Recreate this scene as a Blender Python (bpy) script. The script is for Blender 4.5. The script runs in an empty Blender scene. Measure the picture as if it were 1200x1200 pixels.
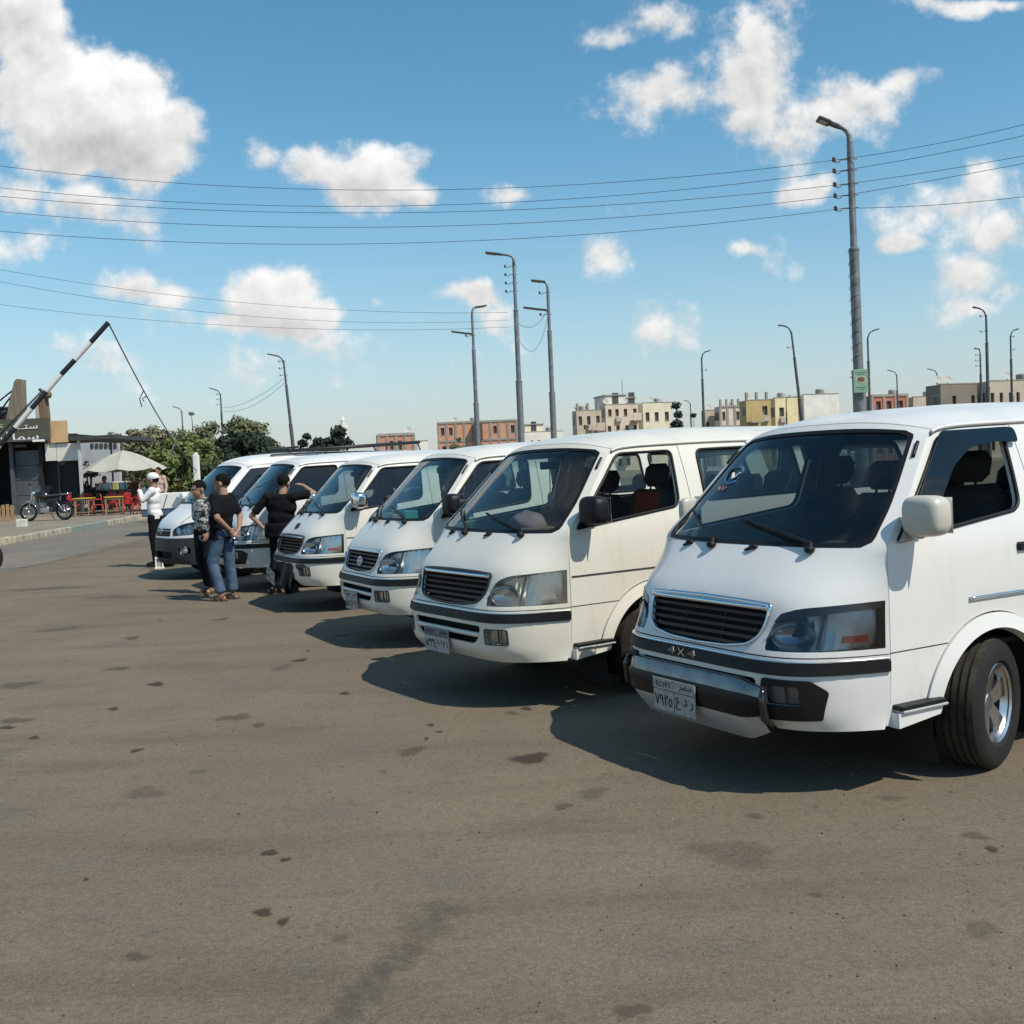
import bpy, bmesh, math, random
import numpy as np
from mathutils import Vector, Matrix, noise
from mathutils.geometry import delaunay_2d_cdt
random.seed(7)
R = math.radians
PI = math.pi
sc = bpy.context.scene
COL = sc.collection

# ------------------------------------------------------------------ camera
CAM_H, CAM_F, CAM_P, CAM_R = 1.646, 1240.0, -0.0419, 0.04366
cam = bpy.data.cameras.new('camera')
cam.sensor_width = 36.0
cam.lens = 36.0 * CAM_F / 1200.0
cam.clip_start = 0.05
cam.clip_end = 3000.0
camo = bpy.data.objects.new('camera', cam)
COL.objects.link(camo)
camo.matrix_world = Matrix.Translation((0, 0, CAM_H)) @ Matrix.Rotation(PI / 2 + CAM_P, 4, 'X') @ Matrix.Rotation(-CAM_R, 4, 'Z')
sc.camera = camo

def ray(px, py):
    X, Y = px - 600.0, 600.0 - py
    c, s = math.cos(CAM_R), math.sin(CAM_R)
    x, u = (X * c + Y * s) / CAM_F, (-X * s + Y * c) / CAM_F
    cp, sp = math.cos(CAM_P), math.sin(CAM_P)
    return Vector((x, cp - u * sp, sp + u * cp))
def at(px, py, Y):
    """survey point: where the sight line of a photo pixel stands at depth Y"""
    d = ray(px, py)
    return Vector((0, 0, CAM_H)) + d * (Y / d.y)
def gz(y):
    """ground height: the lot is level, the street climbs gently further off"""
    t = min(max(y - 22.0, 0.0), 40.0)
    return 0.0148 * t * min(1.0, t / 4.0)

# ------------------------------------------------------------------ light
SUN_EL, SUN_AZ = 52.0, -37.0        # azimuth measured from +X towards +Y
sv = Vector((math.cos(R(SUN_EL)) * math.cos(R(SUN_AZ)), math.cos(R(SUN_EL)) * math.sin(R(SUN_AZ)), math.sin(R(SUN_EL))))
sun = bpy.data.lights.new('sun', 'SUN')
sun.energy = 4.6
sun.angle = R(0.53)
sun.color = (1.0, 0.93, 0.80)
suno = bpy.data.objects.new('sun', sun)
COL.objects.link(suno)
suno.location = sv * 60
suno.rotation_euler = (-sv).to_track_quat('-Z', 'Y').to_euler()
sc.view_settings.view_transform = 'Standard'
sc.view_settings.look = 'None'
sc.view_settings.exposure = 0.0
sc.view_settings.gamma = 1.0
sc.view_settings.use_curve_mapping = False
sc.cycles.max_bounces = 8
sc.cycles.transparent_max_bounces = 12
sc.cycles.caustics_reflective = False
sc.cycles.caustics_refractive = False

# ------------------------------------------------------------------ sky with cumulus
W = bpy.data.worlds.new('World')
sc.world = W
W.use_nodes = True
W.cycles.sampling_method = 'MANUAL'
W.cycles.sample_map_resolution = 512
def build_world():
    nt = W.node_tree
    N, L = nt.nodes, nt.links
    N.clear()
    def nd(t, **k):
        n = N.new(t)
        for a, b in k.items():
            setattr(n, a, b)
        return n
    def put(sock, v):
        if isinstance(v, bpy.types.NodeSocket):
            L.new(v, sock)
        else:
            sock.default_value = v
    def m(op, a, b=0.0, c=0.0, clamp=False):
        n = nd('ShaderNodeMath', operation=op, use_clamp=clamp)
        put(n.inputs[0], a); put(n.inputs[1], b); put(n.inputs[2], c)
        return n.outputs[0]
    def vm(op, a, b=(0, 0, 0), out=0):
        n = nd('ShaderNodeVectorMath', operation=op)
        put(n.inputs[0], a); put(n.inputs[1], b)
        return n.outputs[out]
    def sstep(x, a, b):
        n = nd('ShaderNodeMapRange', interpolation_type='SMOOTHSTEP')
        put(n.inputs[0], x); n.inputs[1].default_value = a; n.inputs[2].default_value = b
        return n.outputs[0]
    def fbm(v, scale, detail, rough):
        n = nd('ShaderNodeTexNoise')
        put(n.inputs['Vector'], v)
        n.inputs['Scale'].default_value = scale
        n.inputs['Detail'].default_value = detail
        n.inputs['Roughness'].default_value = rough
        return n
    sky = nd('ShaderNodeTexSky', sky_type='NISHITA')
    sky.sun_disc = False
    sky.sun_elevation = R(SUN_EL)
    sky.sun_rotation = R(90 - SUN_AZ)
    sky.altitude = 0
    sky.air_density = 1.0
    sky.dust_density = .35
    sky.ozone_density = 1.6
    tc = nd('ShaderNodeTexCoord').outputs['Generated']
    sep = nd('ShaderNodeSeparateXYZ'); L.new(tc, sep.inputs[0])
    dx, dy, dz = sep.outputs
    yy = m('MAXIMUM', dy, 0.08)
    u, v = m('DIVIDE', dx, yy), m('DIVIDE', dz, yy)
    uv = nd('ShaderNodeCombineXYZ'); put(uv.inputs[0], u); put(uv.inputs[1], v)
    uv = uv.outputs[0]
    warp = fbm(uv, 7.0, 3, 0.6).outputs['Color']
    wv = vm('SCALE', vm('SUBTRACT', warp, (0.5, 0.5, 0.5)))
    wv.node.inputs['Scale'].default_value = 0.07
    p = vm('ADD', uv, wv)
    # cumulus heaps: bearing and height of each (survey pixel), half extents, how solid
    heaps = [(20, 30, 62, 66, 1.2), (70, 105, 84, 66, 1.3), (140, 118, 66, 60, 1.25), (180, 158, 66, 50, 1.2), (95, 160, 84, 46, 1.1),
             (25, 222, 60, 38, .62), (95, 238, 66, 40, .72), (45, 278, 80, 36, .45), (185, 280, 26, 30, .22),
             (306, 176, 30, 28, .5), (372, 188, 56, 32, .75), (432, 208, 66, 38, .85), (482, 226, 40, 20, .7), (598, 230, 30, 14, .55),
             (142, 345, 48, 24, .72), (205, 356, 44, 18, .55), (312, 352, 64, 36, .95), (355, 374, 56, 22, .85), (270, 378, 80, 20, .6),
             (552, 352, 44, 24, .9), (578, 376, 44, 22, .4), (436, 355, 20, 12, .35),
             (722, 36, 44, 26, .5), (775, 12, 56, 24, .36), (888, 28, 52, 56, .72), (880, 92, 42, 74, .55), (780, 106, 92, 42, .48), (868, 142, 52, 44, .5),
             (985, 126, 78, 46, .62), (1052, 104, 50, 30, .62), (930, 160, 70, 36, .36),
             (958, 218, 38, 24, .62), (1118, 244, 84, 56, .66), (1166, 268, 48, 36, .7), (1142, 214, 44, 34, .6), (1056, 290, 26, 15, .55),
             (876, 290, 34, 16, .5), (704, 296, 34, 34, .42), (1136, 330, 66, 30, .45), (1140, 366, 46, 18, .5), (765, 386, 52, 36, .33),
             (1160, 2, 90, 14, .55), (480, 410, 180, 30, .22), (170, 420, 160, 40, .25), (930, 300, 60, 30, .2), (1180, 345, 50, 24, .4), (330, 440, 200, 26, .2)]
    D = None
    tone = None
    for k, (px, py, rx, ry, w) in enumerate(heaps):
        d = ray(px, py); cu, cv = d.x / d.y, d.z / d.y
        sx, sy = rx * 1.22 / CAM_F, ry * 1.25 / CAM_F
        q = vm('MULTIPLY', vm('SUBTRACT', p, (cu, cv, 0)), (1 / sx, 1 / sy, 0))
        f = m('MULTIPLY_ADD', vm('LENGTH', q, out=1), -w, w)
        D = f if D is None else m('SMOOTH_MAX', D, f, 0.12)
        if w >= .7:                      # the heavier heaps: how high above the base
            h = m('MULTIPLY', m('MAXIMUM', f, 0.0), nd_y(nd, L, q))
            tone = h if tone is None else m('ADD', tone, h)
    n1 = fbm(uv, 13.0, 8, 0.6)
    n2 = fbm(vm('ADD', uv, (0.007, 0.012, 0.0)), 13.0, 4, 0.55)
    dens = m('MULTIPLY_ADD', m('SUBTRACT', n1.outputs['Fac'], 0.5), 1.75, D)
    front = sstep(dens, 0.10, 0.50)
    # the same kind of sky carries on all round
    zz = m('MAXIMUM', m('ADD', dz, 0.22), 0.1)
    pl = nd('ShaderNodeCombineXYZ'); put(pl.inputs[0], m('DIVIDE', dx, zz)); put(pl.inputs[1], m('DIVIDE', dy, zz))
    g = fbm(pl.outputs[0], 1.7, 5, 0.58).outputs['Fac']
    rest = m('MULTIPLY', sstep(g, 0.56, 0.70), sstep(dz, -0.02, 0.12))
    au = m('ABSOLUTE', u)
    infr = m('MULTIPLY', m('MULTIPLY', m('SUBTRACT', 1.0, sstep(au, 0.55, 0.75)), m('SUBTRACT', 1.0, sstep(v, 0.52, 0.72))), m('GREATER_THAN', dy, 0.3))
    cover = m('ADD', m('MULTIPLY', front, infr), m('MULTIPLY', rest, m('SUBTRACT', 1.0, infr)), clamp=True)
    relief = m('MULTIPLY_ADD', m('SUBTRACT', n1.outputs['Fac'], n2.outputs['Fac']), 1.0, 0.0)
    lum = m('ADD', m('MULTIPLY_ADD', tone, 0.55, 0.86), relief)
    lum = m('MULTIPLY', m('MINIMUM', m('MAXIMUM', lum, 0.5), 1.12), 9.6)
    cc = nd('ShaderNodeCombineColor')
    put(cc.inputs[0], lum); put(cc.inputs[1], m('MULTIPLY', lum, 0.992)); put(cc.inputs[2], m('MULTIPLY', lum, 0.975))
    # pale dusty air low over the horizon
    hz_ = m('POWER', m('SUBTRACT', 1.0, m('MINIMUM', m('MAXIMUM', m('DIVIDE', dz, 0.34), 0.0), 1.0)), 2.2)
    hs = nd('ShaderNodeHueSaturation')
    hs.inputs['Hue'].default_value = 0.48; hs.inputs['Saturation'].default_value = 1.24
    hs.inputs['Value'].default_value = 1.4
    L.new(sky.outputs[0], hs.inputs['Color'])
    air = nd('ShaderNodeMix', data_type='RGBA')
    put(air.inputs['Factor'], m('MULTIPLY', hz_, 0.92)); L.new(hs.outputs[0], air.inputs['A']); air.inputs['B'].default_value = (4.75, 5.35, 5.75, 1)
    mix = nd('ShaderNodeMix', data_type='RGBA')
    put(mix.inputs['Factor'], m('MULTIPLY', cover, 0.97)); L.new(air.outputs['Result'], mix.inputs['A']); L.new(cc.outputs[0], mix.inputs['B'])
    bg = nd('ShaderNodeBackground'); bg.inputs['Strength'].default_value = 0.1
    L.new(mix.outputs['Result'], bg.inputs['Color'])
    out = nd('ShaderNodeOutputWorld'); L.new(bg.outputs[0], out.inputs[0])
def nd_y(nd, L, q):
    s = nd('ShaderNodeSeparateXYZ'); L.new(q, s.inputs[0])
    return s.outputs[1]
build_world()

# ------------------------------------------------------------------ materials
MATS = {}
def mat(name, col=(.5, .5, .5), rough=.5, metal=0., coat=0., nscale=0., namt=.0, col2=None, bump=0., bscale=40., emit=0., spec=.5, detail=5, coords='Object', sheen=0., lo=.35, hi=.65, nsc3=(1, 1, 1)):
    if name in MATS:
        return MATS[name]
    M = bpy.data.materials.new(name); MATS[name] = M
    M.use_nodes = True
    nt = M.node_tree; N, L = nt.nodes, nt.links
    b = N['Principled BSDF']
    b.inputs['Base Color'].default_value = (*col, 1)
    b.inputs['Roughness'].default_value = rough
    b.inputs['Metallic'].default_value = metal
    b.inputs['Coat Weight'].default_value = coat
    b.inputs['Coat Roughness'].default_value = .08
    b.inputs['Specular IOR Level'].default_value = spec
    b.inputs['Sheen Weight'].default_value = sheen
    if nscale or bump:
        tc = N.new('ShaderNodeTexCoord')
        mp = N.new('ShaderNodeMapping'); mp.inputs['Scale'].default_value = nsc3
        L.new(tc.outputs[coords], mp.inputs[0])
    if nscale:
        n = N.new('ShaderNodeTexNoise'); n.inputs['Scale'].default_value = nscale; n.inputs['Detail'].default_value = detail
        n.inputs['Roughness'].default_value = .62
        L.new(mp.outputs[0], n.inputs['Vector'])
        r = N.new('ShaderNodeValToRGB')
        c2 = col2 if col2 else tuple(c * (1 - namt) for c in col)
        r.color_ramp.elements[0].position = lo; r.color_ramp.elements[1].position = hi
        r.color_ramp.elements[0].color = (*c2, 1); r.color_ramp.elements[1].color = (*col, 1)
        L.new(n.outputs['Fac'], r.inputs[0]); L.new(r.outputs[0], b.inputs['Base Color'])
        mr = N.new('ShaderNodeMapRange'); mr.inputs[3].default_value = min(1, rough * 1.25 + .04); mr.inputs[4].default_value = rough * .9
        L.new(n.outputs['Fac'], mr.inputs[0]); L.new(mr.outputs[0], b.inputs['Roughness'])
    if bump:
        n2 = N.new('ShaderNodeTexNoise'); n2.inputs['Scale'].default_value = bscale; n2.inputs['Detail'].default_value = 6
        L.new(mp.outputs[0], n2.inputs['Vector'])
        bp = N.new('ShaderNodeBump'); bp.inputs['Strength'].default_value = bump; bp.inputs['Distance'].default_value = .02
        L.new(n2.outputs['Fac'], bp.inputs['Height']); L.new(bp.outputs[0], b.inputs['Normal'])
    if emit:
        b.inputs['Emission Color'].default_value = (*col, 1); b.inputs['Emission Strength'].default_value = emit
    return M
def glass(name, tint, refl=1.0, rough=.01, band=None, dust=0.):
    """thin window pane: tinted see-through film with a fresnel reflection"""
    if name in MATS:
        return MATS[name]
    M = bpy.data.materials.new(name); MATS[name] = M
    M.use_nodes = True
    nt = M.node_tree; N, L = nt.nodes, nt.links
    N.clear()
    out = N.new('ShaderNodeOutputMaterial')
    tr = N.new('ShaderNodeBsdfTransparent'); tr.inputs[0].default_value = (*tint, 1)
    gl = N.new('ShaderNodeBsdfGlossy'); gl.inputs['Roughness'].default_value = rough
    gl.inputs['Color'].default_value = (refl, refl, refl, 1)
    lw = N.new('ShaderNodeLayerWeight'); lw.inputs['Blend'].default_value = .5      # the same from either side of the thin pane
    p5 = N.new('ShaderNodeMath'); p5.operation = 'POWER'; L.new(lw.outputs['Facing'], p5.inputs[0]); p5.inputs[1].default_value = 4.5
    fr = N.new('ShaderNodeMath'); fr.operation = 'MULTIPLY_ADD'; L.new(p5.outputs[0], fr.inputs[0]); fr.inputs[1].default_value = .9; fr.inputs[2].default_value = .06
    mx = N.new('ShaderNodeMixShader')
    L.new(fr.outputs[0], mx.inputs[0]); L.new(tr.outputs[0], mx.inputs[1]); L.new(gl.outputs[0], mx.inputs[2])
    last = mx
    if band:            # sun strip along the top of a windscreen (height above ground, tint)
        tc = N.new('ShaderNodeTexCoord'); s = N.new('ShaderNodeSeparateXYZ')
        L.new(tc.outputs['Object'], s.inputs[0])
        mr = N.new('ShaderNodeMapRange'); mr.inputs[1].default_value = band[0]; mr.inputs[2].default_value = band[1]
        L.new(s.outputs[2], mr.inputs[0])
        mc = N.new('ShaderNodeMix'); mc.data_type = 'RGBA'
        mc.inputs['A'].default_value = (*tint, 1); mc.inputs['B'].default_value = (*band[2], 1)
        L.new(mr.outputs[0], mc.inputs['Factor']); L.new(mc.outputs['Result'], tr.inputs[0])
    if dust:
        tc = N.new('ShaderNodeTexCoord'); n = N.new('ShaderNodeTexNoise'); n.inputs['Scale'].default_value = 6; n.inputs['Detail'].default_value = 7
        L.new(tc.outputs['Object'], n.inputs['Vector'])
        mr = N.new('ShaderNodeMapRange'); mr.inputs[1].default_value = .35; mr.inputs[2].default_value = .8; mr.inputs[4].default_value = dust
        L.new(n.outputs['Fac'], mr.inputs[0])
        df = N.new('ShaderNodeBsdfDiffuse'); df.inputs[0].default_value = (.45, .42, .36, 1)
        m2 = N.new('ShaderNodeMixShader'); L.new(mr.outputs[0], m2.inputs[0]); L.new(last.outputs[0], m2.inputs[1]); L.new(df.outputs[0], m2.inputs[2])
        last = m2
    L.new(last.outputs[0], out.inputs[0])
    return M

# ------------------------------------------------------------------ mesh helpers
class MB:
    def __init__(s):
        s.v, s.f, s.m = [], [], []
    def add(s, vs, fs, mi=0):
        o = len(s.v)
        s.v += [tuple(v) for v in vs]
        s.f += [tuple(i + o for i in f) for f in fs]
        s.m += [mi] * len(fs)
        return s
    def box(s, lo, hi, mi=0, M=None, bev=0.):
        x0, y0, z0 = lo; x1, y1, z1 = hi
        if bev:
            b = min(bev, (x1 - x0) * .49, (y1 - y0) * .49, (z1 - z0) * .49)
            vs, idx = [], {}
            for sx in (0, 1):
                for sy in (0, 1):
                    for sz in (0, 1):
                        X, Y, Z = (x0, x1)[sx], (y0, y1)[sy], (z0, z1)[sz]
                        ix, iy, iz = X + (b if not sx else -b), Y + (b if not sy else -b), Z + (b if not sz else -b)
                        idx[sx, sy, sz] = len(vs)
                        vs += [(X, iy, iz), (ix, Y, iz), (ix, iy, Z)]
            fs = []
            I = lambda a, b_, c, k: idx[a, b_, c] + k
            fs.append([I(0, 0, 0, 0), I(0, 0, 1, 0), I(0, 1, 1, 0), I(0, 1, 0, 0)]); fs.append([I(1, 0, 0, 0), I(1, 1, 0, 0), I(1, 1, 1, 0), I(1, 0, 1, 0)])
            fs.append([I(0, 0, 0, 1), I(1, 0, 0, 1), I(1, 0, 1, 1), I(0, 0, 1, 1)]); fs.append([I(0, 1, 0, 1), I(0, 1, 1, 1), I(1, 1, 1, 1), I(1, 1, 0, 1)])
            fs.append([I(0, 0, 0, 2), I(0, 1, 0, 2), I(1, 1, 0, 2), I(1, 0, 0, 2)]); fs.append([I(0, 0, 1, 2), I(1, 0, 1, 2), I(1, 1, 1, 2), I(0, 1, 1, 2)])
            for a in (0, 1):
                for c in (0, 1):
                    fs.append([I(a, c, 0, 0), I(a, c, 1, 0), I(a, c, 1, 1), I(a, c, 0, 1)])
                    fs.append([I(a, 0, c, 0), I(a, 1, c, 0), I(a, 1, c, 2), I(a, 0, c, 2)])
                    fs.append([I(0, a, c, 1), I(1, a, c, 1), I(1, a, c, 2), I(0, a, c, 2)])
                    for e in (0, 1):
                        fs.append([I(a, c, e, 0), I(a, c, e, 1), I(a, c, e, 2)])
        else:
            vs = [(x, y, z) for x in (x0, x1) for y in (y0, y1) for z in (z0, z1)]
            fs = [(0, 1, 3, 2), (4, 6, 7, 5), (0, 4, 5, 1), (2, 3, 7, 6), (0, 2, 6, 4), (1, 5, 7, 3)]
        if M is not None:
            vs = [M @ Vector(v) for v in vs]
        return s.add(vs, fs, mi)
    def tube(s, pts, r, seg=8, mi=0, cap=True, closed=False, flat=1.0):
        pts = [Vector(p) for p in pts]
        n = len(pts)
        rs = list(r) if hasattr(r, '__len__') else [r] * n
        vs, fs = [], []
        prev = None
        for i, p in enumerate(pts):
            if closed:
                t = pts[(i + 1) % n] - pts[i - 1]
            else:
                t = pts[min(i + 1, n - 1)] - pts[max(i - 1, 0)]
            if t.length < 1e-9:
                t = Vector((0, 0, 1))
            t.normalize()
            if prev is None:
                up = Vector((0, 0, 1)) if abs(t.z) < .9 else Vector((0, 1, 0))
            else:
                up = prev
            a = t.cross(up)
            if a.length < 1e-6:
                a = t.cross(Vector((1, 0, 0)))
            a.normalize(); b = a.cross(t).normalized(); prev = b
            for k in range(seg):
                w = 2 * PI * k / seg
                vs.append(p + a * (rs[i] * math.cos(w)) + b * (rs[i] * flat * math.sin(w)))
        for i in range(n if closed else n - 1):
            j = (i + 1) % n
            for k in range(seg):
                l = (k + 1) % seg
                fs.append((i * seg + k, i * seg + l, j * seg + l, j * seg + k))
        if cap and not closed:
            fs.append(tuple(range(seg))[::-1]); fs.append(tuple((n - 1) * seg + k for k in range(seg)))
        return s.add(vs, [f[::-1] for f in fs], mi)
    def lathe(s, prof, M=None, seg=24, mi=0, arc=2 * PI):
        """profile (r, h) turned about local Z"""
        vs, fs = [], []
        full = abs(arc - 2 * PI) < 1e-6
        ns = seg if full else seg + 1
        for r, h in prof:
            for k in range(ns):
                a = arc * k / seg
                v = Vector((r * math.cos(a), r * math.sin(a), h))
                vs.append(M @ v if M is not None else v)
        for i in range(len(prof) - 1):
            for k in range(seg):
                l = (k + 1) % ns if full else k + 1
                fs.append((i * ns + k, i * ns + l, (i + 1) * ns + l, (i + 1) * ns + k))
        return s.add(vs, fs, mi)
    def ell(s, c, r, seg=16, rings=10, mi=0, M=None):
        vs, fs = [], []
        for i in range(rings + 1):
            th = PI * i / rings
            for k in range(seg):
                a = 2 * PI * k / seg
                v = Vector((r[0] * math.sin(th) * math.cos(a), r[1] * math.sin(th) * math.sin(a), r[2] * math.cos(th)))
                if M is not None:
                    v = M @ v
                vs.append(Vector(c) + v)
        for i in range(rings):
            for k in range(seg):
                l = (k + 1) % seg
                fs.append((i * seg + k, (i + 1) * seg + k, (i + 1) * seg + l, i * seg + l))
        return s.add(vs, fs, mi)
    def prism(s, poly, d, M=None, mi=0):
        """2-D outline (x, z) pulled along y from 0 to d"""
        n = len(poly)
        vs = [Vector((x, 0, z)) for x, z in poly] + [Vector((x, d, z)) for x, z in poly]
        if M is not None:
            vs = [M @ v for v in vs]
        fs = [tuple(range(n)), tuple(range(2 * n - 1, n - 1, -1))]
        fs += [(i, i + n, (i + 1) % n + n, (i + 1) % n) for i in range(n)]
        return s.add(vs, fs, mi)
    def build(s, name, mats, parent=None, smooth=False, angle=None, loc=None):
        me = bpy.data.meshes.new(name)
        me.from_pydata(s.v, [], s.f)
        for mm in (mats if isinstance(mats, (list, tuple)) else [mats]):
            me.materials.append(mm)
        if max(s.m, default=0):
            me.polygons.foreach_set('material_index', s.m)
        me.update()
        if smooth:
            me.polygons.foreach_set('use_smooth', [True] * len(me.polygons))
            if angle:
                me.set_sharp_from_angle(angle=R(angle))
        o = bpy.data.objects.new(name, me)
        COL.objects.link(o)
        if parent:
            o.parent = parent
        if loc is not None:
            o.location = loc
        return o
def fixnormals(o):
    bm = bmesh.new(); bm.from_mesh(o.data)
    bmesh.ops.remove_doubles(bm, verts=bm.verts, dist=1e-5)
    bmesh.ops.recalc_face_normals(bm, faces=bm.faces)
    bm.to_mesh(o.data); bm.free()
    return o
def empty(name, loc=(0, 0, 0), rz=0., label=None, cat=None, group=None):
    o = bpy.data.objects.new(name, None)
    o.empty_display_size = .2
    COL.objects.link(o)
    o.location = loc
    o.rotation_euler = (0, 0, rz)
    return tag(o, label, cat, group)
def tag(o, label=None, cat=None, group=None, kind=None):
    if label: o['label'] = label
    if cat: o['category'] = cat
    if group: o['group'] = group
    if kind: o['kind'] = kind
    return o
def copy_tree(o, parent=None):
    c = o.copy(); COL.objects.link(c); c.parent = parent
    for ch in [x for x in bpy.data.objects if x.parent == o]:
        copy_tree(ch, c)
    return c
def text_mesh(body, size, extr=.0):
    cu = bpy.data.curves.new('lettering', 'FONT')
    cu.body = body; cu.size = size; cu.align_x = 'CENTER'; cu.align_y = 'CENTER'; cu.extrude = extr; cu.resolution_u = 3
    o = bpy.data.objects.new('lettering', cu); COL.objects.link(o)
    bpy.context.view_layer.update()
    me = bpy.data.meshes.new_from_object(o.evaluated_get(bpy.context.evaluated_depsgraph_get()))
    bpy.data.objects.remove(o)
    return me
def text_obj(body, size, material, parent, M, width=None, extr=.001, bold=0.):
    me = text_mesh(body, size, extr)
    if bold:
        pass
    xs = [v.co.x for v in me.vertices]; zs = [v.co.y for v in me.vertices]
    if xs:
        cx, cz = (min(xs) + max(xs)) / 2, (min(zs) + max(zs)) / 2
        k = (width / (max(xs) - min(xs))) if width else 1
        for v in me.vertices:
            v.co.x = (v.co.x - cx) * k; v.co.y = v.co.y - cz
    me.transform(M)
    me.materials.clear(); me.materials.append(material)
    o = bpy.data.objects.new('lettering', me); COL.objects.link(o); o.parent = parent
    return o
def rounded(poly, rads, n=5):
    """fillet the corners of a 2-D polygon"""
    out = []
    m = len(poly)
    for i, p in enumerate(poly):
        r = rads[i] if hasattr(rads, '__len__') else rads
        p = Vector(p); a = Vector(poly[i - 1]); b = Vector(poly[(i + 1) % m])
        if r <= 0:
            out.append(tuple(p)); continue
        da, db = (a - p), (b - p)
        k = min(r, da.length * .48, db.length * .48)
        pa, pb = p + da.normalized() * k, p + db.normalized() * k
        for j in range(n + 1):
            t = j / n
            q = pa.lerp(p, t).lerp(p.lerp(pb, t), t)
            out.append((q.x, q.y))
    return out
def resample(poly, step, closed=True):
    out = []
    n = len(poly)
    for i in range(n if closed else n - 1):
        a, b = Vector(poly[i]), Vector(poly[(i + 1) % n])
        k = max(1, int((b - a).length / step + .5))
        for j in range(k):
            q = a.lerp(b, j / k); out.append((q.x, q.y))
    if not closed:
        out.append(tuple(poly[-1]))
    return out
def inside(pt, poly):
    x, y = pt; c = False
    n = len(poly); j = n - 1
    for i in range(n):
        xi, yi = poly[i]; xj, yj = poly[j]
        if (yi > y) != (yj > y) and x < (xj - xi) * (y - yi) / (yj - yi) + xi:
            c = not c
        j = i
    return c
def patch(name, outer, holes, F, step, mats, parent, out_dir, thick=.02, inner=True, rim=True, smooth=True, off=0.):
    """sheet panel: a 2-D outline with holes laid on the curved surface F(a, b), given real thickness"""
    loops = [resample(outer, step)] + [resample(h, step) for h in holes]
    pts, edges = [], []
    for lp in loops:
        o = len(pts); n = len(lp)
        pts += lp; edges += [(o + i, o + (i + 1) % n) for i in range(n)]
    nb = len(pts)
    xs = [p[0] for p in loops[0]]; ys = [p[1] for p in loops[0]]
    B = np.array(pts)
    a = min(xs) + step * .5
    row = 0
    while a < max(xs):
        b = min(ys) + step * (.5 if row % 2 else .25)
        while b < max(ys):
            if np.min((B[:nb, 0] - a) ** 2 + (B[:nb, 1] - b) ** 2) > (step * .45) ** 2:
                if inside((a, b), loops[0]) and not any(inside((a, b), h) for h in loops[1:]):
                    pts.append((a, b))
            b += step
        a += step; row += 1
    res = delaunay_2d_cdt([Vector(p) for p in pts], edges, [], 0, 1e-6)
    V2, Fc = res[0], res[2]
    tri = []
    for f in Fc:
        cx = sum(V2[i][0] for i in f) / len(f); cy = sum(V2[i][1] for i in f) / len(f)
        if inside((cx, cy), loops[0]) and not any(inside((cx, cy), h) for h in loops[1:]):
            tri.append(tuple(f))
    e = 1e-3
    V3, Nn = [], []
    for v in V2:
        p = Vector(F(v[0], v[1]))
        n = (Vector(F(v[0] + e, v[1])) - Vector(F(v[0] - e, v[1]))).cross(Vector(F(v[0], v[1] + e)) - Vector(F(v[0], v[1] - e)))
        if n.length < 1e-12:
            n = Vector(out_dir)
        n.normalize()
        if n.dot(Vector(out_dir)) < 0:
            n = -n
        V3.append(p + n * off); Nn.append(n)
    # orient
    f0 = tri[len(tri) // 2]
    nn = (V3[f0[1]] - V3[f0[0]]).cross(V3[f0[2]] - V3[f0[0]])
    if nn.dot(Nn[f0[0]]) < 0:
        tri = [t[::-1] for t in tri]
    mb = MB()
    mb.add(V3, tri, 0)
    nm = len(mats) if isinstance(mats, (list, tuple)) else 1
    if rim:
        cnt = {}
        for t in tri:
            for i in range(3):
                cnt[(t[i], t[(i + 1) % 3])] = 1
        vs, fs = [], []
        for (i, j) in list(cnt):
            if (j, i) not in cnt:
                k = len(vs)
                vs += [V3[i], V3[j], V3[j] - Nn[j] * thick, V3[i] - Nn[i] * thick]
                fs.append((k + 1, k, k + 3, k + 2))
        mb.add(vs, fs, 0)
    if inner:
        mb.add([v - n * thick for v, n in zip(V3, Nn)], [t[::-1] for t in tri], nm - 1)
    return mb.build(name, mats, parent, smooth)
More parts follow.
